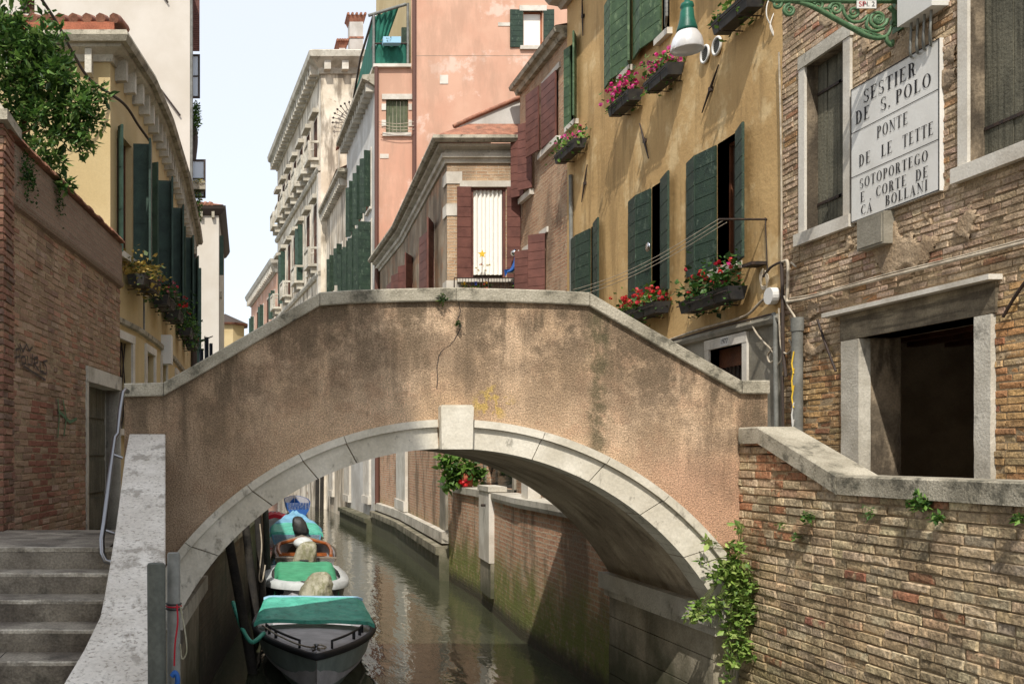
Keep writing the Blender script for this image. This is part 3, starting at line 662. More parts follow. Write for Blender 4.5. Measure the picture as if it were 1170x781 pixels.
mb.mesh(vs, [(0, 1, 2, 3), (4, 7, 6, 5), (0, 4, 5, 1), (1, 5, 6, 2), (2, 6, 7, 3), (3, 7, 4, 0)], 'ring')
mb.mesh([f(*p, .12) for p in q2] + [(p_[0], YB + .05, p_[2]) for p_ in [f(*p, 0) for p in q2]], [(0, 1, 2, 3), (0, 4, 5, 1), (1, 5, 6, 2), (2, 6, 7, 3), (3, 7, 4, 0)], 'ring')
mb.build('keystone', br)
# piers under the springing
mb = MB(); mb.box(4.53, 4.99, YB + .04, YR, -1.2, 1.36, 'pier')
for z in (.0, .34, .68, 1.02): mb.box(4.53 - .012 - .006 * (z < .5), 4.54, YB + .05, YR - .01, z + .006, z + .334, 'pier')
mb.build('pier', br)
mb = MB(); mb.box(4.40, 4.7, YB - .14, YR + .03, 1.36, 1.545, 'stone'); mb.box(4.46, 4.7, YB - .1, YR, 1.27, 1.36, 'stone'); mb.build('impost', br)
mb = MB(); mb.hexa([(-1.0, YB + .04, -1.2), (-.6, YB + .04, -1.2), (-.4, YR, -1.2), (-1.0, YR, -1.2), (-1.0, YB + .04, 1.36), (-.6, YB + .04, 1.36), (-.4, YR, 1.36), (-1.0, YR, 1.36)], 'pier')
mb.build('pier', br)
mb = MB(); mb.hexa([(-.95, YB - .1, 1.33), (-.46, YB - .1, 1.33), (-.3, YR, 1.33), (-.95, YR, 1.33), (-.95, YB - .1, 1.5), (-.46, YB - .1, 1.5), (-.3, YR, 1.5), (-.95, YR, 1.5)], 'stone'); mb.build('impost', br)
# cracks in the stucco
mb = MB()
cr = [(524, 345), (526, 356), (523, 365), (527, 372), (524, 380), (519, 388), (513, 395), (505, 400), (501, 408), (499, 420), (500, 432), (499, 444)]
for (a, b), (c, d) in zip(cr, cr[1:]):
    for k in range(3):
        u0, u1 = k / 3, (k + 1) / 3; w_ = .004
        j0 = math.sin((a + u0 * (c - a)) * 3.1 + b) * .006; j1 = math.sin((a + u1 * (c - a)) * 3.1 + d) * .006
        x0, z0 = bx(a + (c - a) * u0), bh(b + (d - b) * u0); x1, z1 = bx(a + (c - a) * u1), bh(b + (d - b) * u1)
        mb.face([(x0 - w_, YB - .003, z0 + j0), (x1 - w_, YB - .003, z1 + j1), (x1 + w_, YB - .003, z1 + j1), (x0 + w_, YB - .003, z0 + j0)], 'dkcable')
mb.build('crack', br)
# ================================================================ near right canal wall (real bricks)
NW = Facade((4.74, 3.6), (4.74, 9.0))
def ntop(s):
    y = 3.6 + s
    if y > 8.63: return 3.2 - .12
    if y > 7.5: return 2.79 + (y - 7.5) / 1.13 * .41 - .13
    return 2.79 - .15
tan = [S(186, 166, 134), S(176, 152, 120), S(166, 146, 120), S(194, 176, 144), S(174, 142, 112), S(154, 106, 80), S(138, 92, 74), S(154, 140, 116)]
ptan = palette([tuple(v * 1.1 for v in c[:3]) for c in tan], [6, 6, 5, 4, 1.6, .6, .4, 3], .05)
def pnear(rg, s, h):
    c = ptan(rg, s, h); y = 3.6 + s
    if y > 8.2 and h > 2.0 and rg.random() < .5: k = rg.uniform(.85, 1.1); c = tuple(v * k for v in S(170, 122, 90)[:3]) + (1,)
    return c
nw = thing('canal_wall', (4.9, 6.5, 0), 'rough tan brick wall with flat stone coping and sprouting weeds below the painted street sign', 'wall')
mb = MB(); bricks(mb, NW, 0, 5.4, -.3, ntop, 'vbrick', pnear, bl=.27, bh=.064, jt=.010, proud=.008, jit=.005); mb.build('brickwork', nw)
mb = MB(); mb.box(4.745, 5.0, 3.6, 9.0, -1, 2.62, 'mortar')
mb.hexa([(4.745, 7.5, 2.6), (5.0, 7.5, 2.6), (5.0, 9, 2.6), (4.745, 9, 2.6), (4.745, 7.5, 2.66), (5.0, 7.5, 2.66), (5.0, 9, 3.05), (4.745, 9, 3.05)], 'mortar'); mb.build('core', nw)
mb = MB()
for (ya, yb) in ((3.6, 5.2), (5.206, 6.5), (6.506, 7.5)):
    N = 8; vs = []
    for i in range(N + 1):
        y = ya + (yb - ya) * i / N; wv = R.uniform(-.006, .006)
        vs += [(4.70 + wv, y, 2.64), (4.70 + wv, y, 2.775), (4.715, y, 2.79 + wv * .4), (5.03, y, 2.79), (5.04, y, 2.64)]
    mb.mesh(vs, [(i * 5 + k, i * 5 + (k + 1) % 5, (i + 1) * 5 + (k + 1) % 5, (i + 1) * 5 + k) for i in range(N) for k in range(5)], 'coping'); mb.face(vs[:5], 'coping'); mb.face(vs[-5:], 'coping')
for (ya, yb, ha, hb) in ((7.506, 8.63, 2.79, 3.2), (8.634, 8.95, 3.2, 3.2)):
    vs = []
    for y, h in ((ya, ha), (yb, hb)): vs += [(4.70, y, h - .15), (4.70, y, h - .012), (4.712, y, h), (5.03, y, h), (5.04, y, h - .15)]
    mb.mesh(vs, [(k, (k + 1) % 5, 5 + (k + 1) % 5, 5 + k) for k in range(5)], 'coping'); mb.face(vs[:5], 'coping'); mb.face(vs[-5:], 'coping')
mb.build('coping', nw)
NHOOK = 1
# ================================================================ right brick building
RB = Facade((XR, 5.2), (XR, 11.8)); rb = thing('brick_house', (8.4, 8.5, STREET), 'eroded tan brick house with painted street sign and dark open doorway', 'house')
top = 13.2
hsh = []
a, b, c, d = RB.S(966), RB.S(922), 5.56, 7.5; r1 = (a, b, c, d); RB.holes.append(r1 + (.2,))
r2 = (7.0 - 5.2, RB.S(1109), 5.6, 7.9); RB.holes.append(r2 + (.2,))
dr = (RB.S(1121), RB.S(984), STREET, 4.2); RB.holes.append(dr + (.42,))
mb = MB(); RB.wall(mb, 0, 6.6, .5, top, 'mortar', rmt='reveal')
mb.face([(XR, 11.8, .5), (XR, 11.8, top), (13, 11.8, top), (13, 11.8, .5)], 'mortar'); mb.face([(XR, 5.2, .5), (XR, 5.2, top), (13, 5.2, top), (13, 5.2, .5)], 'facadeplaster'); mb.face([(13, 5.2, .5), (13, 5.2, top), (13, 11.8, top), (13, 11.8, .5)], 'mortar')
mb.face([(XR + .42, 5.3, .6), (XR + .42, 11.7, .6), (12.9, 11.7, .6), (12.9, 5.3, .6)], 'dark')
mb.build('wall', rb)
cols = [S(186, 162, 136), S(174, 150, 124), S(162, 136, 114), S(192, 170, 144), S(160, 116, 90), S(170, 132, 94)]
pf0 = palette([tuple(v * 1.12 for v in c[:3]) for c in cols], [6, 6, 4, 3, .8, .8], .05); pf1 = palette([tuple(c[:3]) for c in [S(190, 152, 104), S(176, 130, 88), S(198, 166, 120), S(154, 104, 76), S(168, 146, 108)]], [5, 4, 4, 1, 2], .06)
def pfac(rg, s, h): return (pf1 if h < 4.35 + .25 * math.sin(s * 3) + .12 * math.sin(s * 9) or (s < 2.6 and h < 5.15) else pf0)(rg, s, h)
hb = [(r1[0] - .14, r1[1] + .1, r1[2] - .14, r1[3] + .16), (r2[0], r2[1] + .15, r2[2] - .15, 9), (RB.S(1138), RB.S(966), STREET, 4.5)]
mb = MB(); bricks(mb, RB, 0, 6.6, 2.2, lambda s: 9.3, 'vbrick_far', pfac, bl=.25, bh=.057, jt=.009, proud=.007, jit=.004, holes=hb); mb.build('brickwork', rb)
# lumpy plaster remnants lying over the bricks
def nz(x, y, sc_): 
    from mathutils import noise
    return noise.fractal(Vector((x * sc_, y * sc_, 3.7)), 1.0, 2.0, 5)
def plaster_patch(F, root, s0, s1, h0, h1, mt, st_=.022, bias=0.0, hol=(), name='plaster_patch', edge=.25, amp=.022, seed=0):
    mb = MB(); nx, ny = int((s1 - s0) / st_), int((h1 - h0) / st_); vs = []; ok = []
    for j in range(ny + 1):
        for i in range(nx + 1):
            s_, h_ = s0 + (s1 - s0) * i / nx, h0 + (h1 - h0) * j / ny
            e = min((s_ - s0), (s1 - s_), (h_ - h0), (h1 - h_)) / edge; e = min(1, e)
            v_ = nz(s_ + seed, h_, 2.6) + bias - (1 - e) * .7; o = .012 + max(-.05, min(v_ * .3, amp * .6)) + nz(s_ * 3 + seed, h_ * 3, 2.3) * .008
            inh = any(H[0] < s_ < H[1] and H[2] < h_ < H[3] for H in hol)
            ok.append(v_ > -.12 and not inh); vs.append(F.pt(s_, h_, o))
    fs = []
    for j in range(ny):
        for i in range(nx):
            q = [j * (nx + 1) + i, j * (nx + 1) + i + 1, (j + 1) * (nx + 1) + i + 1, (j + 1) * (nx + 1) + i]
            if all(ok[k] for k in q): fs.append(q)
    mb.mesh(vs, [tuple(f) for f in fs], mt, sm=True); return mb.build(name, root)
plaster_patch(RB, rb, RB.S(1130), RB.S(985), 4.72, 5.5, 'facadeplaster', bias=.22, hol=hb, seed=2)
plaster_patch(RB, rb, RB.S(1000), RB.S(905), 5.0, 5.6, 'facadeplaster', bias=-.25, hol=hb, seed=5)
plaster_patch(RB, rb, RB.S(1100), RB.S(925), 7.1, 9.0, 'facadeplaster', bias=-.02, hol=hb, seed=9)
plaster_patch(RB, rb, RB.S(1110), RB.S(985), 6.0, 7.2, 'facadeplaster', bias=-.1, hol=hb, seed=14)
plaster_patch(RB, rb, RB.S(970), RB.S(897), 3.9, 5.0, 'facadeplaster', bias=-.15, hol=hb, seed=18)
# shuttered windows
def closed_window(F, root, r, lab=None, full_top=True):
    s0, s1, h0, h1 = r; mb = MB()
    n = max(3, int((s1 - s0) / .15))
    for i in range(n):
        a_, b_ = s0 + (s1 - s0) * i / n, s0 + (s1 - s0) * (i + 1) / n
        o = -.13 + R.uniform(-.006, .006); mb.fbox(F, a_ + .003, b_ - .003, h0 + .01, h1, o - .03, o, 'oldwood')
    for h in (h0 + .28, h1 - .3):
        pass
    W = mb.build('window', root)
    for h in (h0 + .3, h1 - .35):
        mb = MB(); mb.fbox(F, s1 - .45, s1 - .01, h, h + .03, -.125, -.115, 'iron'); mb.build('hinge', W)
        mb = MB(); mb.fbox(F, s0 + .01, s0 + .3, h, h + .03, -.125, -.115, 'iron'); mb.build('hinge', W)
    mb = MB(); e = .03
    if s1 + .12 < F.L: mb.fbox(F, s1 + .002, s1 + .12, h0, h1, -.19, e, 'stone_clean')
    mb.fbox(F, s0 - .12, s0 - .002, h0, h1, -.19, e, 'stone_clean'); mb.fbox(F, s0 - .14, s1 + .12, h1 + .002, h1 + .15, -.1, e + .01, 'stone')
    mb.build('frame', W)
    mb = MB(); mb.fbox(F, s0 - .16, s1 + .16, h0 - .14, h0 - .002, -.12, .07, 'stone_clean'); mb.build('sill', W)
    return W
closed_window(RB, rb, r1); closed_window(RB, rb, r2)
# doorway surround
mb = MB(); L_, R_ = RB.S(966), RB.S(1138)
def rough(mb, F, s0, s1, h0, h1, o0, o1, mt, n=16, amp=.004):
    vs = []
    for i in range(n + 1):
        h = h0 + (h1 - h0) * i / n; j = lambda: R.uniform(-amp, amp)
        vs += [F.pt(s0 + j(), h, o0), F.pt(s0 + j(), h, o1 + j() * .5), F.pt(s1 + j(), h, o1 + j() * .5), F.pt(s1 + j(), h, o0)]
    mb.mesh(vs, [(i * 4 + k, i * 4 + (k + 1) % 4, (i + 1) * 4 + (k + 1) % 4, (i + 1) * 4 + k) for i in range(n) for k in range(4)], mt); mb.face(vs[:4], mt); mb.face(vs[-4:], mt)
rough(mb, RB, dr[1] - .03, L_, STREET, 4.19, -.08, .05, 'stone'); fr_ = mb.build('door_jamb', rb); mb = MB(); rough(mb, RB, R_, dr[0] + .02, STREET, 4.19, -.3, .05, 'stone'); mb.build('door_jamb', rb)
mb = MB(); rough(mb, RB, dr[1] - .02, dr[1] + .3, STREET, 4.185, -.41, -.085, 'reveal'); mb.build('reveal', fr_)
mb = MB(); mb.fbox(RB, R_ - .03, L_ + .05, 4.2, 4.48, -.38, .03, 'paleboard'); mb.build('lintel', rb)
mb = MB(); mb.fbox(RB, R_ - .08, L_ + .22, 4.483, 4.53, -.02, .13, 'stone_clean'); mb.build('drip_stone', rb)
mb = MB()   # dim room
x0, x1, y0, y1 = XR + .42, 10.5, 7.7, 11.6
mb.face([(x0, y0, STREET), (x1, y0, STREET), (x1, y1, STREET), (x0, y1, STREET)], 'room')
mb.face([(x1, y0, STREET), (x1, y1, STREET), (x1, y1, 4.4), (x1, y0, 4.4)], 'room'); mb.face([(x0, y1, STREET), (x1, y1, STREET), (x1, y1, 4.4), (x0, y1, 4.4)], 'room'); mb.face([(x0, y0, STREET), (x1, y0, STREET), (x1, y0, 4.4), (x0, y0, 4.4)], 'room')
mb.face([(x0, y0, 4.4), (x1, y0, 4.4), (x1, y1, 4.4), (x0, y1, 4.4)], 'brownwood')
mb.face([(x0, y0, STREET), (x0, 5.2 + dr[0], STREET), (x0, 5.2 + dr[0], 4.4), (x0, y0, 4.4)], 'room'); mb.face([(x0, y1, STREET), (x0, 5.2 + dr[1], STREET), (x0, 5.2 + dr[1], 4.4), (x0, y1, 4.4)], 'room')
rm = mb.build('room', rb)
mb = MB()
for i in range(7): mb.box(x0 + .5 + i * .45, x0 + .62 + i * .45, y0 + .02, y1 - .02, 4.24, 4.39, 'brownwood')
mb.build('ceiling_beams', rb)
mb = MB(); mb.face([(XR - .5, 5, top), (13.2, 5, top + 1.2), (13.2, 12, top + 1.2), (XR - .5, 12, top)], 'tile'); mb.face([(XR - .5, 5, top - .1), (XR - .5, 12, top - .1), (13.2, 12, top - .1), (13.2, 5, top - .1)], 'tile'); mb.build('roof', rb)
for (a_, b_) in (((934, 365), (955, 424)), ((1171, 322), (1146, 362))):
    mb = MB(); p, q_ = PXX(a_[0], a_[1], XR - .05), PXX(b_[0], b_[1], XR - .05); mb.tube([p, (p + q_) / 2 + Vector((0, .01, 0)), q_], .014, 'iron', 6); mb.build('wall_tie', rb)
# ================================================================ painted street sign
def glyph(ch):
    """high-contrast roman capitals: list of polygons in a 1-high box, and the advance width"""
    T, H = .17, .045      # thick, hair
    def rc(a, b, c, d): return [(a, b), (c, b), (c, d), (a, d)]
    def stem(x, w_=T): return [rc(x, 0, x + w_, 1), rc(x - .07, 0, x + w_ + .07, H), rc(x - .07, 1 - H, x + w_ + .07, 1)]
    def arc(cx, cy, rx, ry, tx, ty, a0, a1, n=16):
        o = []
        for i in range(n):
            t0, t1 = math.radians(a0 + (a1 - a0) * i / n), math.radians(a0 + (a1 - a0) * (i + 1) / n)
            o.append([(cx + rx * math.cos(t0), cy + ry * math.sin(t0)), (cx + rx * math.cos(t1), cy + ry * math.sin(t1)), (cx + (rx - tx) * math.cos(t1), cy + (ry - ty) * math.sin(t1)), (cx + (rx - tx) * math.cos(t0), cy + (ry - ty) * math.sin(t0))])
        return o
    if ch == 'I': return stem(.1), .38
    if ch == 'E': return stem(.1) + [rc(.27, 1 - H, .6, 1), rc(.27, 0, .62, H), rc(.27, .48, .48, .48 + H), rc(.46, .4, .48, .6), [(.56, 1), (.6, 1), (.6, .76)], [(.62, 0), (.57, 0), (.62, .26)]], .7
    if ch == 'T': return stem(.27) + [rc(.02, 1 - H, .69, 1), [(.02, 1), (.08, 1), (.02, .74)], [(.69, 1), (.63, 1), (.69, .74)]], .74
    if ch == 'L': return stem(.1) + [rc(.27, 0, .6, H), [(.6, 0), (.54, 0), (.6, .28)]], .66
    if ch == 'P': return stem(.1) + arc(.3, .74, .32, .26, .16, H, -90, 90) + [rc(.24, 1 - H, .32, 1), rc(.24, .48, .32, .48 + H)], .68
    if ch == 'B': return stem(.1) + arc(.3, .76, .28, .24, .15, H, -90, 90) + arc(.3, .265, .34, .265, .17, H, -90, 90) + [rc(.24, 1 - H, .32, 1), rc(.24, .49, .32, .49 + H), rc(.24, 0, .32, H)], .72
    if ch == 'R': return stem(.1) + arc(.3, .75, .3, .25, .15, H, -90, 90) + [rc(.24, 1 - H, .32, 1), rc(.24, .5, .32, .5 + H), [(.36, .52), (.52, .54), (.66, .04), (.5, .0)], rc(.5, 0, .76, H)], .8
    if ch == 'D': return stem(.1) + arc(.3, .5, .42, .5, .17, H, -90, 90) + [rc(.24, 1 - H, .32, 1), rc(.24, 0, .32, H)], .82
    if ch == 'O': return arc(.42, .5, .38, .5, .16, .04, 0, 360, 28), .86
    if ch == 'C': return arc(.42, .5, .38, .5, .16, .04, 50, 310, 24) + [rc(.64, .7, .67, .96), rc(.64, .06, .67, .28)], .76
    if ch == 'G': return arc(.42, .5, .38, .5, .16, .04, 50, 318, 24) + [rc(.64, .7, .67, .96), rc(.58, .04, .72, .44), rc(.5, .42, .8, .42 + H)], .86
    if ch == 'S': return arc(.32, .755, .25, .245, .1, .045, 35, 250, 16) + arc(.34, .26, .27, .26, .12, .045, -145, 70, 16) + [[(.17, .66), (.28, .5), (.52, .42), (.5, .3), (.35, .48), (.12, .6)], rc(.52, .74, .55, .98), rc(.07, .02, .1, .28)], .66
    if ch == 'N': return [rc(.14, 0, .14 + H, 1), rc(.03, 0, .3, H), rc(.7, 0, .7 + H, 1), rc(.58, 1 - H, .86, 1), [(.03, 1), (.24, 1), (.745, 0), (.7, 0)], rc(.03, 1 - H, .2, 1)], .88
    if ch == 'A': return [[(.08, 0), (.12, 0), (.4, .9), (.38, 1)], [(.36, 1), (.42, 1), (.72, 0), (.54, 0)], rc(0, 0, .24, H), rc(.46, 0, .8, H), rc(.2, .32, .6, .32 + H)], .82
    if ch == '.': return [rc(.06, 0, .2, .14)], .3
    if ch == ',': return [rc(.06, 0, .18, .12), [(.12, .02), (.18, .02), (.1, -.14)]], .26
    return [], .45
SGx0, SGx1 = 977, 1079
yL, yR = XR / K(SGx0), XR / K(SGx1); SW = yL - yR; sT, sB = 6.895, 5.45; SH = sT - sB
sg = thing('street_sign', (XR - .02, (yL + yR) / 2, sB), 'large whitewashed street name panel with three fields of black capitals on the brick house', 'sign')
mb = MB(); mb.box(XR - .045, XR + .0, yR, yL, sB, sT, 'signwhite'); mb.build('panel', sg)
mb = MB()
def srect(u0, v0, u1, v1, o=.049): mb.face([(XR - o, yL - u0, v0), (XR - o, yL - u1, v0), (XR - o, yL - u1, v1), (XR - o, yL - u0, v1)], 'ink')
for u0, v0, u1, v1 in ((0, 0, SW, .012), (0, SH - .012, SW, SH), (0, 0, .012, SH), (SW - .012, 0, SW, SH)): srect(u0, sB + v0, u1, sB + v1)
for fr in (.334, .663): srect(.012, sT - fr * SH - .004, SW - .012, sT - fr * SH + .004, .0488)
mb.build('border', sg)
mb = MB()
def text(s, px0, px1, base, hgt):
    u0, u1 = yL - XR / K(870 + px0 / 3.003), yL - XR / K(870 + px1 / 3.003)
    adv = [glyph(c)[1] for c in s]; tot = sum(adv) + .12 * (len(s) - 1); H = hgt * SH; sx = (u1 - u0) / tot; u = u0; v = sT - base * SH
    for c, a in zip(s, adv):
        for poly in glyph(c)[0]:
            mb.face([(XR - .0495 - R.random() * .0008, yL - (u + x * sx), v + y * H) for x, y in poly], 'ink')
        u += (a + .12) * sx
text('SESTIER', 365, 548, .157, .097); text('DE', 338, 388, .283, .097); text('S.', 424, 461, .283, .095); text('POLO', 477, 601, .284, .092)
text('PONTE', 412, 520, .462, .085); text('DE', 350, 391, .607, .086); text('LE', 427, 466, .61, .086); text('TETTE', 501, 608, .614, .086)
text('SOTOPORTEGO', 352, 590, .773, .074); text('E', 355, 371, .874, .074); text(',', 386, 394, .88, .06); text('CORTE', 409, 515, .879, .074); text('DE', 546, 590, .88, .074)
text('CA', 357, 397, .968, .07); text('BOLLANI', 441, 588, .97, .073)
mb.build('lettering', sg)
wi = thing('overhead_wire', P(455, 142, 36.3), 'pale wires strung across the olive shuttered window of the salmon house', 'wires')
for k in range(3): mb = MB(); mb.tube([P(433 + i * 4.0, 139 + k * 3 + 2.5 * math.sin(i * .3) + .12 * i * k, 36.3) for i in range(11)], .012, 'cable', 5); mb.build('wire', wi)
# small iron stub on sign edge, meter box
bxm = thing('meter_box', (XR - .08, 10.0, 5.09), 'small beige utility box fixed under the street sign', 'utility box')
mb = MB(); y0, y1 = XR / K(1023), XR / K(992); mb.box(XR - .12, XR, y0, y1, 5.1, 5.43, 'greyrender'); mb.build('box', bxm)
mb = MB(); mb.box(XR - .132, XR - .118, y0 + .02, y1 - .02, 5.12, 5.41, 'greyrender'); mb.build('lid', bxm)
# ================================================================ green wrought lamp bracket with lamp
YK = 9.73
lb = thing('lamp_bracket', P(1028, 10, YK), 'ornate green cast iron bracket with spiral scrolls projecting above the street sign', 'lamp bracket')
def curve(pts, n=8):
    o = []; p = [Vector(q) for q in pts]; p = [p[0] * 2 - p[1]] + p + [p[-1] * 2 - p[-2]]
    for i in range(1, len(p) - 2):
        for k in range(n):
            t = k / n; a, b, c, d = p[i - 1:i + 3]
            o.append(.5 * ((2 * b) + (c - a) * t + (2 * a - 5 * b + 4 * c - d) * t * t + (3 * b - a - 3 * c + d) * t ** 3))
    o.append(p[-2]); return o
def pk(L, Y=YK, dy=0): return [P(a, b, Y + dy) for a, b in L]
def spiral(cx, cy, r0, r1, a0, turns, n=26):
    return [P(cx + (r0 + (r1 - r0) * i / n) * math.cos(math.radians(a0) + 2 * pi * turns * i / n), cy + (r0 + (r1 - r0) * i / n) * math.sin(math.radians(a0) + 2 * pi * turns * i / n), YK) for i in range(n + 1)]
mb = MB(); mb.tube(pk([(1030, 1), (884, 1)]), .028, 'scroll', 10); mb.tube(pk([(884, 1), (870, -6), (850, -22), (815, -30), (785, -30), (785, -20)]), .02, 'scroll', 8)
mb.build('arm', lb)
mb = MB(); mb.tube(curve(pk([(893, 3), (904, 2), (918, 4), (935, 11), (955, 22), (975, 33), (990, 41), (1005, 44), (1014, 40), (1019, 30)])), [.014 + .012 * math.sin(pi * i / 72) for i in range(73)], 'scroll', 8)
mb.tube(curve(pk([(1012, 42), (1014, 48), (1019, 52), (1020, 46)])), .02, 'scroll', 8); mb.build('lower_rib', lb)
for (cx, cy, r0, a0, tn) in ((1003, 22, 11, 0, 2.2), (955, 10, 7.5, 180, 1.8), (902, 12, 7, 270, -2), (975, 14, 7, 150, -1.5), (888, 5, 5, 300, 1.5), (935, 7, 6, 200, 1.4), (1004, 22, 5, 90, 1.5)):
    mb = MB(); mb.tube(spiral(cx, cy, r0, 1.2, a0, tn), [.02 - .012 * i / 26 for i in range(27)], 'scroll', 6); mb.build('scroll', lb)
mb = MB(); mb.tube(curve(pk([(962, 6), (966, 18), (974, 25), (985, 24), (992, 18), (990, 30), (998, 36), (1010, 33)])), .016, 'scroll', 6); mb.tube(curve(pk([(926, 4), (934, 10), (946, 10), (950, 15)])), .012, 'scroll', 6)
for k in range(8): mb.tube(curve(pk([(968 + k * 5, 28 + k * 2.0), (974 + k * 5, 30 + k * 1.6), (978 + k * 5, 36 + k * 1.0)]), 3), .009, 'scroll', 5)
mb.build('foliage', lb)
mb = MB(); mb.tube(pk([(1016, 8), (1022, 14), (1022, 30)]), .024, 'scroll', 8); mb.tube(pk([(1018, 26), (1030, 26)]), .024, 'scroll', 8); mb.box(P(1025, 0, YK).x, XR, YK - .07, YK + .07, P(0, 36, YK).z, P(0, -10, YK).z, 'scroll'); mb.build('wall_plate', lb)
mb = MB(); a_, b_ = P(976, 3, YK), P(998, 12, YK); mb.box(a_.x, b_.x, YK - .045, YK - .035, b_.z, a_.z, 'whitebox'); tg = mb.build('tag_plate', lb)
def fonttext(s, name, parent, loc, size, rot, mt, base):
    cu = bpy.data.curves.new(name, 'FONT'); cu.body = s; cu.size = size; cu.extrude = .0005; cu.align_x = 'CENTER'; cu.align_y = 'CENTER'
    o = bpy.data.objects.new(name, cu); me = bpy.data.meshes.new_from_object(o); bpy.data.objects.remove(o); me.materials.clear(); me.materials.append(m[mt])
    q = bpy.data.objects.new(name, me); COL.objects.link(q); q.parent = parent; q.rotation_euler = rot; q.location = Vector(loc) - Vector(base); q['_b'] = list(base); return q
bb = lb['_b']
fonttext('SP', 'lettering', tg, ((a_.x * .74 + b_.x * .26), YK - .047, (a_.z + b_.z) / 2), .075, (pi / 2, 0, 0), 'red', bb)
fonttext('H. 21', 'lettering', tg, ((a_.x * .3 + b_.x * .7), YK - .047, (a_.z + b_.z) / 2), .07, (pi / 2, 0, 0), 'ink', bb)
lm = thing('street_lamp', P(785, -20, YK), 'hanging street lamp with green cap and milky glass bowl before the ochre house', 'lamp')
c0 = P(785, 58, YK); mb = MB(); pr = lambda dx, dy: (dx * YK / FP, (58 - dy) * YK / FP)
mb.lathe(c0, [(0.001, (58 - -22) * YK / FP), pr(3, -22), pr(3, 2), pr(6.5, 4), pr(7.5, 8), pr(6, 10), pr(7, 12), pr(8, 22), pr(9.5, 28), pr(11, 33), pr(11.3, 36), pr(8, 37), (.001, 21 * YK / FP)], 'lampgreen', 20); mb.build('cap', lm)
mb = MB(); mb.lathe(c0, [pr(10.5, 36), pr(12, 38), pr(15.5, 44), pr(17, 50), pr(17.6, 57), pr(17, 58), pr(16, 51), pr(13, 43), pr(10, 38)], 'opal', 24); mb.build('glass_bowl', lm)
# white junction box
jb = thing('junction_box', P(1040, 20, 9.0), 'white painted electrical box next to the green lamp bracket', 'utility box')
mb = MB(); q = [(1026.5, -6), (1026.5, 35)]; ya, yb_ = 9.05, 9.52
mb.box(XR - .17, XR, ya, yb_, 7.05 + .12, 7.9, 'whitebox'); mb.build('box', jb)
for k in range(4):
    mb = MB(); y = 9.15 + k * .09; mb.tube(curve([(XR - .1, y, 7.18), (XR - .11, y, 6.98 - .03 * k), (XR - .06, y + .06, 6.86), (XR - .03, y + .12, 6.96), (XR - .02, y + .12, 7.16)]), .011, 'greypipe', 6); mb.build('cable', jb)
# ================================================================ ochre house
YE0, YE1 = 11.8, XR / K(648)
OC = Facade((XR, YE0), (XR, YE1)); oc = thing('ochre_house', (9, 15.5, STREET), 'ochre plastered house with green shutters and flower boxes behind the bridge', 'house')
def oc_win(pa, pb, h0, h1, leaves_, fr='brownwood', sill=True, mt='dkgreen', n=8):
    s0, s1 = sorted((OC.S(pa), OC.S(pb)))
    W = window(OC, oc, s0, s1, h0, h1, True, .2, 'dark', fr, None, sill=False, bars=1, cross=0)
    if sill:
        mb = MB(); mb.fbox(OC, s0 - .1, s1 + .12, h0 - .1, h0 - .002, -.18, .09, 'stone_clean'); mb.build('sill', W)
    for (p, o, p2, o2, d0, d1) in leaves_:
        leaf_board(OC, W, (OC.S(p), o), (OC.S(p2), o2), h0 + d0, h1 + d1, mt, n)
    return W
oc_win(820, 843.5, 5.52, 7.26, [(820.5, .03, 803, .1, -.02, -.02), (803, .11, 789, .05, -.02, -.02), (843, .02, 860.5, .13, -.02, 0)])
oc_win(745, 757.5, 5.48, 7.24, [(745.5, .03, 734, .09, -.02, -.02), (734, .1, 722, .05, -.02, -.02), (757.5, .03, 773.5, .13, -.02, .02)])
oc_win(675.5, 680, 5.45, 7.22, [(675.5, .02, 664, .08, -.02, -.02), (664, .09, 655, .05, -.02, -.02), (680, .03, 691, .12, -.02, .03)])
oc_win(652, 659, 9.5, 11.1, [(653, .02, 648.8, .07, 0, -.02), (659, .02, 664.5, .16, 0, .04)], mt='green')
oc_win(713, 722, 9.5, 11.25, [(721, .03, 707, .12, 0, -.25), (707, .13, 695, .06, 0, -.25), (721.5, .02, 729, .16, 0, .3)], mt='green')
oc_win(757, 765, 9.5, 11.3, [(759, .05, 743, .14, 0, .1), (743, .15, 729.5, .08, 0, .1)], mt='green')
oc_win(822, 846, 9.55, 11.3, [(822, .05, 806, .1, 0, 0)], mt='green')
leaf_board(OC, oc, (OC.S(764), .05), (OC.S(777), .2), 9.55, 11.3, 'greypipe', 26, name='shutter')
mb = MB(); OC.holes.append((OC.S(850), OC.S(812), 2.6, 4.42, .25))
OC.wall(mb, 0, OC.L, 4.62, 12.1, 'yellow'); OC.wall(mb, 0, OC.L, .5, 4.62, 'greyrender')
mb.face([(XR, YE0 + .01, .5), (XR, YE0 + .01, 12.1), (13, YE0 + .01, 12.1), (13, YE0 + .01, .5)], 'yellow'); mb.face([(XR, YE1, .5), (XR, YE1, 12.1), (13, YE1, 12.1), (13, YE1, .5)], 'yellow'); mb.face([(13, YE0, .5), (13, YE0, 12.1), (13, YE1, 12.1), (13, YE1, .5)], 'yellow')
mb.build('wall', oc)
mb = MB(); mb.sweep([OC.xy(0), OC.xy(OC.L)], [(-.02, 4.56), (.05, 4.58), (.07, 4.63), (.05, 4.68), (-.02, 4.7)], 'greyrender'); mb.build('string_course', oc)
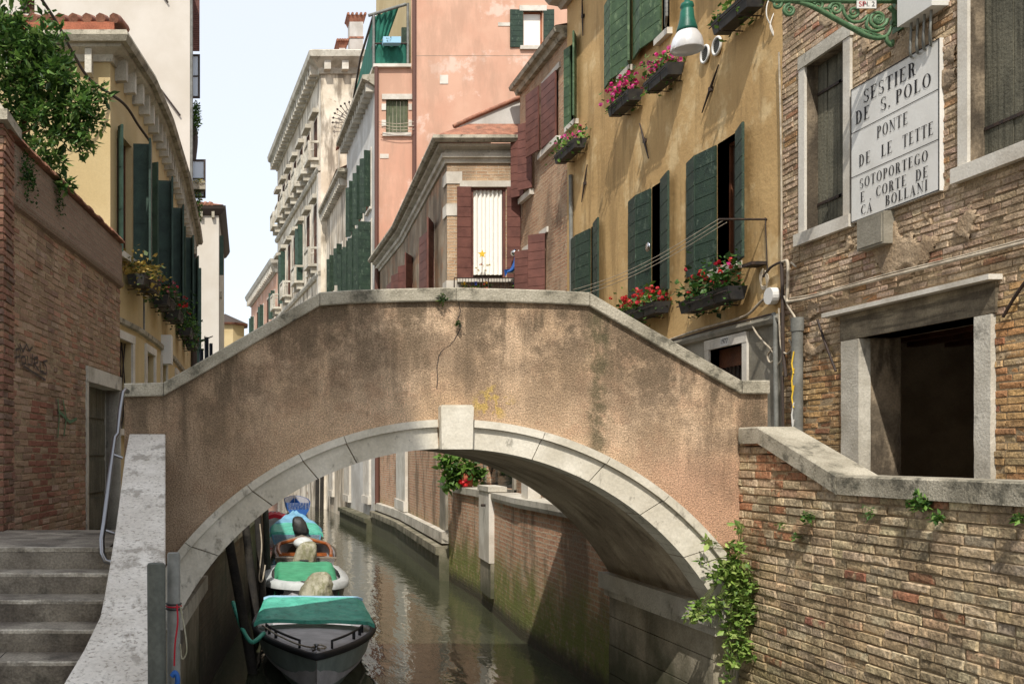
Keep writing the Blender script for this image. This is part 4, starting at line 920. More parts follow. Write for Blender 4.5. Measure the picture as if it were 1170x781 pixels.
# basement opening with number plate
s0, s1 = OC.S(850), OC.S(812); mb = MB(); mb.fbox(OC, s0, s1, 2.6, 4.42, -.24, -.2, 'dark'); mb.fbox(OC, s0, s1, 4.16, 4.42, -.2, -.12, 'brownwood')
wd = mb.build('window', oc)
mb = MB()
for i in range(9): mb.fbox(OC, s0 + .05 + i * .105, s0 + .07 + i * .105, 2.6, 4.16, -.14, -.12, 'iron')
mb.fbox(OC, s0, s1, 3.9, 3.93, -.145, -.118, 'iron'); mb.build('grille', wd)
mb = MB(); mb.fbox(OC, s0 - .12, s0 - .002, 2.5, 4.42, -.2, .03, 'stone_clean'); mb.fbox(OC, s1 + .002, s1 + .12, 2.5, 4.42, -.2, .03, 'stone_clean'); mb.fbox(OC, s0 - .12, s1 + .12, 4.422, 4.56, -.2, .035, 'stone_clean'); mb.build('frame', wd)
mb = MB(); c = (OC.S(831)); mb.fbox(OC, c - .11, c + .11, 4.43, 4.55, .037, .043, 'whitebox'); np_ = mb.build('number_plate', oc)
p = OC.pt(c, 4.49, .046); fonttext('1977', 'lettering', np_, p, .1, (pi / 2, 0, -pi / 2), 'ink', oc['_b'])
# eaves, vents, ties
mb = MB(); mb.sweep([OC.xy(0), OC.xy(OC.L + .1)], [(-.1, 11.98), (.1, 11.95), (.16, 12.02), (.34, 12.05), (.42, 12.14), (.42, 12.24), (.3, 12.28), (-.1, 12.3)], 'stone'); mb.build('eaves', oc)
mb = MB(); mb.face([(XR - .45, YE0, 12.3), (13, YE0, 13.9), (13, YE1, 13.9), (XR - .45, YE1, 12.3)], 'tile'); mb.face([(XR - .4, YE0, 12.22), (XR - .4, YE1, 12.22), (13, YE1, 12.22), (13, YE0, 12.22)], 'tile'); mb.build('roof', oc)
for (px, py) in ((808, 62), (821.5, 52.5)):
    p = PXX(px, py, XR); mb = MB(); r_ = .115
    vs = [(XR - .02, p.y + r_ * math.cos(2 * pi * k / 20), p.z + r_ * math.sin(2 * pi * k / 20)) for k in range(20)]; mb.face(vs, 'plasticblack')
    mb.tube([Vector(v) + Vector((-.012, 0, 0)) for v in vs + vs[:2]], .018, 'whitebox', 6, caps=False)
    for k in range(-3, 4): mb.box(XR - .032, XR - .022, p.y - .09, p.y + .09, p.z + k * .028 - .004, p.z + k * .028 + .004, 'greypipe')
    mb.build('vent', oc)
for a_, b_ in (((665, -4), (666, 41)), ((731, 141), (741, 181)), ((821, 74), (802, 129)), ((671, 188), (664.5, 231))):
    p, q = PXX(*a_, XR - .035), PXX(*b_, XR - .035); mb = MB(); mb.tube([p, p + (q - p) * .5, q], [.009, .02, .009], 'iron', 6); mid = (p + q) / 2; mb.box(mid.x - .015, mid.x + .03, mid.y - .03, mid.y + .03, mid.z - .03, mid.z + .03, 'iron'); mb.build('wall_tie', oc)
# washing-line arm and lines
wl = thing('washing_line', P(876, 249, 12.15), 'black iron arm with washing lines strung along the ochre wall', 'clothesline')
mb = MB(); e1 = Vector((6.13, 12.15, P(821, 250.5, 12.15).z)); w1 = Vector((XR, 12.15, e1.z)); mb.tube([w1, e1], .014, 'iron', 8); mb.tube([(XR - .02, 12.15, e1.z + .02), (XR - .02, 12.1, 5.25)], .008, 'iron', 6); mb.build('arm', wl)
for k in range(3):
    e2 = Vector((6.2, XR / K(676) * .97, 5.95 - k * .07)); st = e1 + Vector((.05 * k, 0, -.02 * k)); mb = MB(); mb.tube([st + (e2 - st) * (i / 12) + Vector((0, 0, -.12 * math.sin(pi * i / 12))) for i in range(13)], .005, 'cable', 5); mb.build('line', wl)
rf_ = PXX(741, 282, XR - .14); mb = MB(); mb.lathe(rf_, [(.001, -.02), (.07, -.02), (.075, 0), (.001, .03)], 'silver', 16)
o_ = mb.build('round_reflector', base=rf_); tag(o_, 'small round silver disc hung on the middle green shutter of the ochre house', 'reflector')
for v in o_.data.vertices: x, y, z = v.co; v.co = (z, y, x)
# ================================================================ utility run between the houses
ut = thing('downpipe', (XR - .08, 11.45, STREET), 'grey drain pipe with green scribble beside the dark doorway', 'pipe')
pz = lambda px, py, X=XR - .09: PXX(px, py, X)
yy = (XR - .09) / K(911); mb = MB(); mb.tube([(XR - .09, yy, STREET), (XR - .09, yy, 4.45)], .06, 'greypipe', 14); mb.tube([(XR - .09, yy, 4.4), (XR - .09, yy, 4.56)], [.07, .07], 'greypipe', 14); mb.build('pipe', ut)
mb = MB()
for k in range(5): mb.tube([(XR - .153, yy - .03 + .02 * (k % 2), 3.1 + k * .2), (XR - .156, yy + .0, 3.22 + k * .2), (XR - .152, yy - .035, 3.36 + k * .2)], .009, 'yellowp' if k > 1 else 'whitebox', 5)
mb.build('paint_mark', ut)
wc = thing('wiring', (XR - .05, 11.8, 4.6), 'tangle of pale cables with round junction box at the corner of the ochre house', 'cables')
def tw(L, r, mt, X=XR - .05, sm=True):
    mb = MB(); pts = [PXX(a, b, X - (c[0] if c else 0)) for a, b, *c in L]; mb.tube(curve(pts, 6) if sm else pts, r, mt, 7); return mb.build('cable', wc)
tw([(894, 299), (900, 300), (900, 330), (899, 343), (905, 344), (930, 339), (1000, 320), (1080, 300), (1175, 276)], .018, 'cable')
tw([(902, 341), (940, 334), (1010, 314), (1100, 292), (1175, 272)], .009, 'cable')
tw([(893, 299), (894, 340), (895, 400), (898, 430)], .02, 'dkcable'); tw([(890, 60), (892, 140), (893, 220), (893, 299)], .012, 'cable'); tw([(893, 299), (886, 302), (880, 306), (872, 316)], .016, 'dkcable')
tw([(878, 337), (868, 346), (856, 358), (840, 365), (800, 376), (760, 390)], .018, 'cable'); tw([(884, 358), (860, 364), (820, 374), (765, 390)], .012, 'dkcable'); tw([(884, 358), (886, 366), (886, 400), (887, 490)], .028, 'greypipe')
tw([(890, 352), (891, 380), (893, 398), (899, 404), (905, 398), (902, 388)], .012, 'cable'); tw([(896, 338), (899, 346), (903, 354), (908, 362), (910, 372)], .012, 'cable'); tw([(858, 367), (864, 380), (874, 392), (880, 398), (886, 408), (880, 414), (877, 406), (884, 396)], .012, 'cable')
tw([(892, 372), (894, 395), (893, 410), (889, 416)], .009, 'cable'); tw([(904, 300), (910, 305)], .012, 'cable'); tw([(894, 430), (895, 490)], .016, 'dkcable')
for k in range(4): tw([(872, 307), (868 + k, 315), (870, 326 + k), (876, 326 + k), (878 - k, 316), (874, 309)], .008, 'cable')
mb = MB(); p = PXX(886, 338, XR - .02); vs = [(p.x, p.y + .105 * math.cos(2 * pi * k / 18), p.z + .105 * math.sin(2 * pi * k / 18)) for k in range(18)]; vs2 = [(x - .09, y, z) for x, y, z in vs]
mb.mesh(vs + vs2, [tuple(range(18)), tuple(range(18, 36))] + [(k, (k + 1) % 18, 18 + (k + 1) % 18, 18 + k) for k in range(18)], 'whitebox'); mb.build('junction_box', wc)
mb = MB(); p = PXX(871, 303, XR); mb.box(XR - .2, XR, p.y - .12, p.y + .12, p.z - .01, p.z + .03, 'iron'); mb.build('bracket', wc)
hl = thing('cord', PXX(881, 0, XR - .3), 'thin white looped cord dangling at the top corner of the ochre house', 'cord')
mb = MB(); mb.tube(curve([P(884, -8, 12.0), P(877, 4, 12.0), P(876, 18, 12.0), P(881, 30, 12.0), P(885, 42, 12.0), P(880, 30, 12.0), P(885, 14, 12.0), P(896, -4, 12.0)]), .008, 'whitebox', 5); mb.build('loop', hl)
# ================================================================ brick house with maroon shutters, right
YM = 22.4
MR = Facade((XR, YE1), (XR, YM + .2)); mr = thing('rubble_brick_house', (9, 21, 2.1), 'narrow rough brick house with maroon shutters beside the ochre house', 'house')
def mr_win(pa, pb, h0, h1, lv):
    s0, s1 = sorted((MR.S(pa), MR.S(pb))); W = window(MR, mr, s0, s1, h0, h1, True, .15, 'dark', 'brownwood', None, sill=False, cross=0)
    mb = MB(); mb.fbox(MR, s0 - .15, s1 + .3, h0 - .13, h0 - .002, -.1, .1, 'stone_clean'); mb.build('sill', W)
    mb = MB(); mb.fbox(MR, s0 - .15, s1 + .2, h1 + .002, h1 + .12, -.1, .04, 'stone_clean'); mb.build('lintel', W)
    for (p, o, p2, o2) in lv: leaf_board(MR, W, (MR.S(p), o), (MR.S(p2), o2), h0, h1 - .01, 'maroon', 8)
mr_win(621, 624, 6.2, 7.7, [(625.5, .05, 622, .35), (621.5, .05, 612.5, .1)])
mr_win(601.5, 604, 6.1, 7.6, [(606, .05, 603, .3), (601, .1, 597.5, .2)])
mr_win(624, 638, 9.5, 10.9, [(638.5, .06, 625, .12), (623.5, .15, 614, .25)])
mr_win(601, 608, 8.9, 10.4, [(611, .06, 607, .3), (601, .05, 597.5, .28)])
mb = MB(); MR.wall(mb, 0, MR.L, .5, 11.4, 'redbrick'); mb.face([(XR, YM + .2, .5), (XR, YM + .2, 11.4), (13, YM + .2, 11.4), (13, YM + .2, .5)], 'redbrick'); mb.build('wall', mr)
mb = MB(); mb.sweep([MR.xy(-.0), MR.xy(MR.L)], [(-.1, 11.36), (.1, 11.36), (.14, 11.46), (.24, 11.47), (.27, 11.55), (.22, 11.6), (-.1, 11.6)], 'coping'); mb.build('gutter', mr)
mb = MB(); mb.face([(XR - .24, YE1, 11.6), (13, YE1, 12.8), (13, YM + .2, 12.8), (XR - .24, YM + .2, 11.6)], 'tile'); mb.build('roof', mr)
mb = MB(); mb.tube([PXX(652, 200, XR - .05), PXX(653, 336, XR - .05)], .04, 'greypipe', 8); mb.build('downpipe', mr)
# ================================================================ pale brick house on the canal corner
HX, HY = 5.03, 22.6
HF = Facade((XR + .0, HY), (HX, HY)); HS = Facade((HX, HY), (5.5, 31.0)); HS2 = Facade((5.5, 31.0), (5.5, 36.4))
hs = thing('corner_house', (6, 24, 1), 'pale brick corner house with maroon shutters and white curtained window over the bridge', 'house')
s0, s1, h0, h1 = HF.rect(538, 578, 214, 318); HF.holes.append((s0, s1, h0, h1, .16))
mb = MB(); mb.fbox(HF, s0, s1, h0, h1, -.2, -.15, 'dark')
wN = mb.build('window', hs); mb = MB(); mb.fbox(HF, s0, s0 + .06, h0, h1, -.15, -.03, 'maroon'); mb.fbox(HF, s1 - .06, s1, h0, h1, -.15, -.03, 'maroon'); mb.fbox(HF, s0 + .06, s1 - .06, h1 - .05, h1, -.15, -.03, 'maroon'); mb.build('frame', wN)
mb = MB(); n = 60; vs = []
for i in range(n + 1):
    a = s0 + .07 + (s1 - s0 - .14) * i / n; o = -.085 + .03 * math.sin(i * .75 + .3 * math.sin(i * .2)) + .012 * math.sin(i * 1.9 + 1); vs += [HF.pt(a, h0 + .1, o * .9), HF.pt(a, h1 - .05, o)]
mb.mesh(vs, [(2 * i, 2 * i + 2, 2 * i + 3, 2 * i + 1) for i in range(n)], 'curtain', sm=True); mb.build('curtain', wN)
leaf_board(HF, wN, (HF.S(537.5), .05), (HF.S(521.5), .07), h0, h1, 'maroon', 9); leaf_board(HF, wN, (HF.S(578.5), .05), (HF.S(593.5), .07), h0, h1, 'maroon', 9)
mb = MB(); mb.fbox(HF, HF.S(585), HF.S(525), h1 + .002, h1 + .14, -.1, .05, 'stone_clean'); mb.build('lintel', wN)
mb = MB(); mb.fbox(HF, HF.S(590), HF.S(522), h0 - .1, h0 - .002, -.1, .12, 'stone_clean'); mb.build('sill', wN)
# side windows with leaves folded out
for (pa, pb, y0, y1, la) in ((490, 496, 226, 318, [(496.5, .04, 505.5, .26), (490, .04, 481, .14)]), (466, 472, 278, 330, [(472, .04, 478, .3), (466, .04, 463, .26)]), (452, 455, 305, 334, [(455.5, .04, 460, .3), (452, .04, 449, .26)])):
    yy_ = HS.Y((pa + pb) / 2); h1_, h0_ = 8.85, 6.7
    a, b = sorted((HS.S(pa), HS.S(pb))); b = a + .95 if b - a > .95 else b
    W = window(HS, hs, a, b, h0_, h1_, True, .15, 'dark', 'maroon', None, sill=True)
    for (p, o, p2, o2) in la: leaf_board(HS, W, (min(HS.S(p), HS.L), o), (HS.S(p) + (HS.S(p2) - HS.S(p)) * .5, o2), h0_, h1_, 'maroon', 9)
TH = 10.1
mb = MB(); HF.wall(mb, 0, HF.L, .5, TH, 'housebrick'); HS.wall(mb, 0, HS.L, 4.6, TH, 'flankplaster'); HS.wall(mb, 0, HS.L, -.6, 4.6, 'canalbrick'); HS2.wall(mb, 0, HS2.L, 4.6, TH, 'flankplaster'); HS2.wall(mb, 0, HS2.L, -.6, 4.6, 'canalbrick')
mb.face([(5.5, 36.4, -.6), (5.5, 36.4, TH), (XR + 3, 36.4, TH), (XR + 3, 36.4, -.6)], 'housebrick'); mb.build('wall', hs)
mb = MB(); path = [(XR - .05, HY), (HX, HY), (5.5, 31), (5.5, 36.4)]
mb.sweep(path, [(-.05, 9.78), (.05, 9.78), (.07, 9.86), (.13, 9.89), (.15, 9.98), (.05, 10.0), (.06, 10.06), (.22, 10.12), (.24, 10.17), (-.05, 10.2)], 'stone'); mb.build('cornice', hs)
mb = MB(); mb.sweep(path, [(.2, 10.2), (.34, 10.18), (.4, 10.25), (.38, 10.33), (.2, 10.33)], 'coping'); mb.build('gutter', hs)
mb = MB(); a_ = (HX - .3, HY - .3, 10.33); mb.mesh([(HX - .3, HY - .35, 10.34), (XR + 2, HY - .35, 10.34), (XR + 2, HY + 2.5, 12.4), (8, 27, 12.6), (8, 36.4, 12.6), (5.2, 36.4, 10.34), (5.2, 31, 10.34)], [(0, 1, 2), (0, 2, 3), (0, 3, 4, 5, 6)], 'tile'); mb.build('roof', hs)
mb = MB(); g0, g1, g2 = P(521, 143, 22.9), P(600, 109, 22.9), P(600, 160, 22.9); mb.face([P(515, 160, 22.9), g2, g1, g0], 'whiteplaster'); mb.face([P(515, 160, 23.3), P(600, 160, 23.3), P(600, 109, 23.3), P(521, 143, 23.3)], 'whiteplaster'); mb.build('gable', hs)
mb = MB(); mb.tube([P(518, 144.5, 22.88), P(540, 134, 22.88), P(560, 125.5, 22.88), P(600, 109, 22.88)], .05, 'tile', 6); mb.build('gable_tiles', hs)
# quoins
for k, h in enumerate((6.2, 6.75, 8.55, 9.3)): mb = MB(); mb.box(HX - .02, HX + .5 - .15 * (k % 2), HY - .02, HY + .4, h, h + .28, 'stone_clean'); mb.build('quoin', hs)
# window-box rail, figurines, pots
rl = thing('window_rail', P(555, 322, 22.3), 'low black iron rail across the curtained window above the bridge', 'railing')
mb = MB(); Z0, Z1 = P(0, 334, 22.3).z, P(0, 318, 22.3).z; xa, xb = P(519, 0, 22.3).x, P(597, 0, 22.3).x
for x_ in (xa, xb, (xa + xb) / 2): mb.box(x_ - .012, x_ + .012, 22.29, 22.31, Z0, Z1, 'iron')
mb.box(xa, xb, 22.285, 22.315, Z1, Z1 + .02, 'iron'); mb.box(xa, xb, 22.28, 22.58, Z0 - .02, Z0, 'iron')
for i in range(1, 24): x_ = xa + (xb - xa) * i / 24; mb.box(x_ - .005, x_ + .005, 22.295, 22.305, Z0, Z1, 'iron')
mb.build('rails', rl)
for (px, lab, fc) in ((530, 'yellow flowers in a small pot at the left end of the window rail', [S(236, 200, 60)]), (556, 'red and yellow primrose pot in the middle of the window rail', [S(220, 180, 50), S(200, 60, 60)]), (590, 'yellow and blue pansy pot at the right end of the window rail', [S(236, 210, 60), S(60, 80, 160)]), (543, 'blue flowers in a tiny pot between the yellow and red flowers of the window rail', [S(60, 80, 180)])):
    c = P(px, 331, 22.42); t_ = thing('flower_pot', c, lab, 'flower pot', 'flower pots on the window rail')
    mb = MB(); mb.lathe(c, [(.001, -.06), (.05, -.06), (.065, .05), (.055, .05), (.001, .04)], 'terracotta', 10); mb.build('pot', t_)
    mb = MB(); leaves(mb, blob(c + Vector((0, 0, .1)), (.1 if px != 530 else .05, .06, .06), 60), .06, LG, aspect=.7); mb.build('leaves', t_)
    mb = MB(); petals(mb, blob(c + Vector((0, -.02, .13)), (.1 if px != 530 else .05, .06, .05), 12), .03, fc); mb.build('flowers', t_)
dl = thing('fish_figurine', P(588, 320, 22.32), 'blue and white fish figurine carrying a silver ball on the window rail', 'figurine')
mb = MB(); mb.tube(curve(pk([(592, 286), (594.5, 293), (594.5, 300), (591, 307), (585, 311), (580, 311)], 22.32)), [.02 + .05 * math.sin(pi * min(1, i / 34)) for i in range(41)], 'curtain', 8); mb.build('body', dl)
mb = MB(); mb.tube(curve(pk([(588, 285), (590, 293), (589, 301), (585, 308), (579, 311)], 22.27)), [.015 + .045 * math.sin(pi * min(1, i / 32)) for i in range(33)], 'blue', 8); mb.mesh([P(576, 308, 22.27), P(583, 307, 22.27), P(577, 316, 22.27), P(579, 311, 22.3)], [(0, 1, 3), (3, 1, 2), (0, 3, 2)], 'blue'); mb.build('back', dl)
mb = MB(); c = P(588, 289, 22.32); mb.lathe(c, [(.09 * math.sin(pi * i / 10) + .0005, -.09 * math.cos(pi * i / 10)) for i in range(11)], 'silver', 16)
for v in mb.v: pass
mb.build('ball', dl); mb = MB(); mb.tube([P(588, 312, 22.33), P(588, 322, 22.33)], .008, 'iron', 6); mb.build('stick', dl)
bt = thing('ornament', P(551, 318, 22.32), 'small yellow star ornament with paper flowers at the foot of the white curtain', 'ornament')
mb = MB(); c = P(551, 290, 22.33); vs = []
for k in range(10):
    r_ = (.1, .045)[k % 2]; a = pi / 2 + 2 * pi * k / 10; vs.append((c.x + r_ * math.cos(a), 22.33, c.z + r_ * math.sin(a)))
mb.mesh(vs + [(x, y + .015, z) for x, y, z in vs], [tuple(range(10)), tuple(range(10, 20))] + [(k, (k + 1) % 10, 10 + (k + 1) % 10, 10 + k) for k in range(10)], 'yellowp'); mb.build('star', bt)
mb = MB(); petals(mb, [P(544 + 2.6 * i, 305 + 4 * math.sin(i * 2), 22.34) for i in range(7)], .05, [S(230, 224, 210), S(226, 150, 120), S(240, 230, 200)]); mb.build('paper_flowers', bt)
mb = MB(); mb.tube([P(551, 292, 22.34), P(551, 322, 22.34)], .006, 'iron', 5); mb.build('stick', bt)
# ================================================================ right canal wall beyond the bridge
tw_ = thing('canal_wall', (4.8, 17, 0), 'mossy red brick canal wall with pale stone sill seen through the arch', 'wall')
path = [(5.045, 22.55), (4.98, 19.6), (4.6, 15.4), (4.53, 11.58)][::-1]
mb = MB()
for (a, b) in zip(path, path[1:]):
    F = Facade(a, b); n = 4
    for i in range(n): mb.face([F.pt(F.L * i / n, -.8), F.pt(F.L * (i + 1) / n, -.8), F.pt(F.L * (i + 1) / n, 2.1), F.pt(F.L * i / n, 2.1)], 'canalbrick')
mb.build('brickwork', tw_)
mb = MB(); mb.sweep([(4.53, 11.7), (4.6, 15.4), (4.82, 17.7)], [(-.4, 2.1), (.06, 2.1), (.08, 2.16), (.08, 2.25), (-.4, 2.25)], 'stone'); mb.build('sill', tw_)
mb = MB(); mb.sweep([(4.93, 18.95), (4.98, 19.6), (5.03, 21.9)], [(-.35, 2.1), (.05, 2.1), (.05, 2.24), (-.35, 2.24)], 'stone'); mb.build('coping', tw_)
mb = MB(); F = Facade((4.83, 17.7), (4.95, 19.1)); mb.fbox(F, 0, 1.1, .95, 2.26, -.2, .12, 'stone_clean'); mb.fbox(F, -.03, 1.13, 2.265, 2.36, -.2, .14, 'stone'); mb.fbox(F, 0, 1.1, .3, .94, -.2, .09, 'pier'); mb.build('pilaster', tw_)
mb = MB(); F = Facade((4.7, 15.9), (4.76, 16.5)); mb.fbox(F, .0, .2, 1.1, 1.75, -.1, .04, 'stone_clean'); mb.fbox(F, .06, .14, 1.2, 1.4, .03, .045, 'dark'); mb.build('mooring_stone', tw_)
mb = MB(); p = Vector((4.86, 18.1, 2.0)); mb.tube([p, p + Vector((-.2, -.05, 0))], .025, 'iron', 8); mb.build('iron_stub', tw_)
sh = thing('lean_to', (5.9, 19, 2.1), 'low brick outhouse with a dark window behind the canal wall', 'outhouse')
SHF = Facade((5.62, 17.4), (5.62, 22.4)); mb = MB(); a, b = SHF.S(588), SHF.S(556); SHF.holes.append((a, b, 2.25, 3.0, .1)); SHF.wall(mb, 0, 5, 2.1, 3.25, 'canalbrick')
FF = Facade((XR, 17.4), (5.62, 17.4)); FF.wall(mb, 0, FF.L, 2.1, 3.25, 'canalbrick'); mb.build('wall', sh)
mb = MB(); mb.fbox(SHF, a, b, 2.25, 3.0, -.12, -.1, 'glass'); W = mb.build('window', sh); mb = MB(); mb.fbox(SHF, a - .12, a - .002, 2.2, 3.1, -.05, .05, 'greyrender'); mb.fbox(SHF, b + .002, b + .12, 2.2, 3.1, -.05, .05, 'greyrender'); mb.fbox(SHF, a - .12, b + .12, 2.14, 2.248, -.05, .06, 'greyrender'); mb.build('frame', W)
mb = MB(); mb.hexa([(5.5, 17.3, 3.2), (XR, 17.3, 3.3), (XR, 22.5, 3.3), (5.5, 22.5, 3.2), (5.5, 17.3, 3.28), (XR, 17.3, 3.4), (XR, 22.5, 3.4), (5.5, 22.5, 3.28)], 'tile'); mb.build('roof', sh)
dp = thing('door_post', (4.75, 15.6, 2.25), 'white stone post standing on the pale sill of the canal wall', 'post'); mb = MB(); mb.box(4.66, 4.86, 15.2, 15.55, 2.25, 3.6, 'stone_clean'); mb.box(4.64, 4.88, 15.18, 15.57, 3.6, 3.7, 'stone_clean'); mb.build('shaft', dp)
# ledges, plinths and pilasters of the corner house on the water
mb = MB(); pth = [(HX, HY - .15), (5.5, 31), (5.5, 36.6)]
mb.sweep(pth, [(-.05, -.6), (.2, -.6), (.22, .6), (.3, .62), (.3, .8), (-.05, .84)], 'pier'); mb.build('ledge', hs)
mb = MB(); mb.sweep(pth, [(-.05, .88), (.16, .88), (.16, 1.14), (-.05, 1.16)], 'stone'); mb.build('plinth', hs)
def pil(root, F, pa, pb, h0, h1, o=.09, mt='stone_clean'):
    a, b = sorted((F.S(pa), F.S(pb))); mb = MB(); mb.fbox(F, a, b, h0 + .32, h1, -.05, o, mt); mb.fbox(F, a - .05, b + .05, h0, h0 + .315, -.05, o + .05, mt); mb.fbox(F, a - .04, b + .04, h1 + .002, h1 + .12, -.05, o + .05, mt); return mb.build('pilaster', root)
pil(hs, HS, 455.5, 466, 1.17, 4.4)
mb = MB(); mb.sweep([(HX + .01, HY - .02), (HX + .07, HY + .9)], [(-.05, .95), (.05, .95), (.05, 2.3), (-.05, 2.3)], 'greyrender'); mb.build('corner_strip', hs)
p = HS2.pt(HS2.S(434) if HS2.S(434) < HS2.L else HS2.L - .3, 1.1, .1); mb = MB(); mb.tube([(p.x, p.y, 1.1), (p.x, p.y, 9.9)], .09, 'pipe', 8); mb.build('downpipe', hs)
# ================================================================ tall salmon house
PY = 36.6
pk_ = thing('salmon_house', (9, 38, 0), 'tall salmon pink plastered house with brown downpipes towering over the corner house', 'house')
PX0 = P(429, 0, PY).x
PF = Facade((15, PY), (PX0, PY)); PS = Facade((PX0, PY), (5.28, 44.6))
zt = P(0, 78, PY).z
def pwin(pa, pb, yt, yb, closed, lint=None):
    s0, s1, h0, h1 = PF.rect(pa, pb, yt, yb); PF.holes.append((s0, s1, h0, h1, .2)); mb = MB()
    if closed:
        n = 6
        for i in range(n): a, b = s0 + (s1 - s0) * i / n, s0 + (s1 - s0) * (i + 1) / n; mb.fbox(PF, a + .008, b - .008, h0, h1, -.14, -.1, 'green' if 0 else 'oldwood')
        W = mb.build('shutter_window', pk_); mb.mats
        for pl in [W.data.materials]: pl[0] = MGS
    else:
        PF.holes.pop(); W = window(PF, pk_, s0, s1, h0, h1, True, .16, glass='curtain', fr='varnish', sur=None, sill=False, bars=0, cross=0)
        leaf_board(PF, W, (s1 + .02, .03), (s1 + .52, .05), h0 - .05, h1 + .05, 'dkgreen', 7); leaf_board(PF, W, (s0 - .02, .03), (s0 - .42, .05), h0 - .05, h1 + .05, 'dkgreen', 7)
    mb = MB(); mb.fbox(PF, s0 - .14, s1 + .16, h1 + .0, h1 + .2, -.1, .06, 'stone_clean'); mb.build('lintel', W)
    mb = MB(); mb.fbox(PF, s0 - .1, s1 + .14, h0 - .14, h0 - .002, -.1, .1, 'stone_clean'); mb.build('sill', W)
    for h in (h0 + .25, h1 - .4):
        if closed:
            for (a, b) in ((s0 - .13, s0 - .003), (s1 + .003, s1 + .17)):
                mb = MB(); mb.fbox(PF, a, b, h, h + .24, -.1, .03, 'stone_clean'); mb.build('jamb_block', W)
    return W
MGS = MAT('olive_shutter', S(92, 98, 74), S(76, 82, 62), 4, grain=.08, bump=.1)
pwin(441, 466.5, 114, 152, True); pwin(598, 620, 13, 53, False)
mb = MB(); PF.wall(mb, 0, PF.S(470), -.6, 32, 'pink'); PF.wall(mb, PF.S(470), PF.L, -.6, zt, 'pink'); mb.build('wall', pk_)
mb = MB()
for q in ((PX0 - .0, PY + .02), ):
    PS.wall(mb, 0.02, PS.L, -.6, P(0, 90, PY).z, 'whiteplaster')
mb.face([(P(470, 0, PY).x, PY, zt), (P(470, 0, PY).x, PY, 32), (P(470, 0, PY).x, PY + 9, 32), (P(470, 0, PY).x, PY + 9, zt)], 'yellow_left'); mb.build('side_wall', pk_)
for pxx in (429.5, 472.5):
    x_ = P(pxx, 0, PY).x; mb = MB(); mb.tube([(x_, PY - .12, 4.0), (x_, PY - .12, zt if pxx < 440 else 32)], .075, 'pipe', 8); mb.build('downpipe', pk_)
for (pa, pb, ya, yb) in ((502.5, 512, 86, 96), (434, 444, 176, 181), (482, 487, 180, 190), (569, 583, 26, 30)):
    s0, s1, h0, h1 = PF.rect(pa, pb, ya, yb); mb = MB(); mb.fbox(PF, s0, s1, h0, h1, -.02, .02, 'stone_clean'); mb.build('stone_block', pk_)
mb = MB(); h = P(0, 62.5, PY).z
mb = MB(); mb.fbox(PF, PF.S(640), PF.S(474), P(0, 64, PY).z, P(0, 63.6, PY).z, -.01, .004, 'greyrender'); mb.build('string_line', pk_)
# terrace with netting
mb = MB(); mb.box(PX0 - .1, P(469, 0, PY).x, PY - .15, PY + 8, zt, zt + .12, 'stone_clean'); mb.build('terrace_slab', pk_)
mb = MB(); x0, x1 = P(427, 0, PY).x, P(466, 0, PY).x; yT = P(0, 12, PY).z; yM = P(0, 50, PY).z
for x_ in (x0, x1): mb.tube([(x_, PY, zt), (x_, PY, P(0, 16 if x_ == x0 else 4, PY).z)], .05, 'greypipe', 6)
mb.tube([P(421, 18, PY), P(464, 5, PY)], .06, 'greypipe', 6); mb.tube([(x0, PY, yM), (x1, PY, yM)], .035, 'iron', 6)
mb.tube([P(427, 17, PY), P(412, 66, PY + 5), P(404, 112, PY + 8)], .05, 'iron', 6); mb.tube([P(427, 50, PY), P(420, 78, PY + 4), P(406, 118, PY + 8)], .05, 'iron', 6); mb.build('terrace_frame', pk_)
def netsheet(mb, a, b, c, d, mt, n=14, amp=.1):
    a, b, c, d = map(Vector, (a, b, c, d)); vs = []
    for i in range(n + 1):
        for j in range(7):
            u, v = i / n, j / 6; q = (a * (1 - u) + b * u) * (1 - v) + (d * (1 - u) + c * u) * v
            vs.append(q + Vector((0, amp * math.sin(i * 1.9) * (.4 + v * .6), 0)))
    mb.mesh(vs, [(i * 7 + j, (i + 1) * 7 + j, (i + 1) * 7 + j + 1, i * 7 + j + 1) for i in range(n) for j in range(6)], mt, sm=True)
mb = MB(); netsheet(mb, (x0, PY + .05, zt + .12), (x1, PY + .05, zt + .12), (x1, PY + .05, yM), (x0, PY + .05, yM), 'netgreen')
netsheet(mb, (x0 + .05, PY + .1, yM), P(441, 50, PY + .3), P(456, 8, PY + .3), (x0 + .05, PY + .1, P(0, 17, PY).z), 'netgreen')
netsheet(mb, P(427, 17, PY), P(427, 74, PY), P(404, 118, PY + 8), P(406, 105, PY + 8), 'netgreen'); mb.build('netting', pk_)
mb = MB(); s0, s1 = PF.S(466), PF.S(459); mb.box(P(459, 0, PY + 1).x, P(466, 0, PY + 1).x, PY + 1, PY + 1.1, zt, P(0, 18, PY).z, 'dkgreen'); mb.build('terrace_door', pk_)
fb = thing('planter', P(446, 52, PY - .1), 'pale trough of yellow flowers on the netted terrace rail of the salmon house', 'planter')
mb = MB(); mb.box(P(436, 0, PY).x, P(456, 0, PY).x, PY - .4, PY - .1, P(0, 54, PY).z, P(0, 47, PY).z, 'paleblue'); mb.build('trough', fb); mb = MB(); leaves(mb, blob(P(446, 46, PY - .25), (.35, .15, .1), 120), .1, [S(196, 170, 60), S(150, 150, 70)]); mb.build('plants', fb)
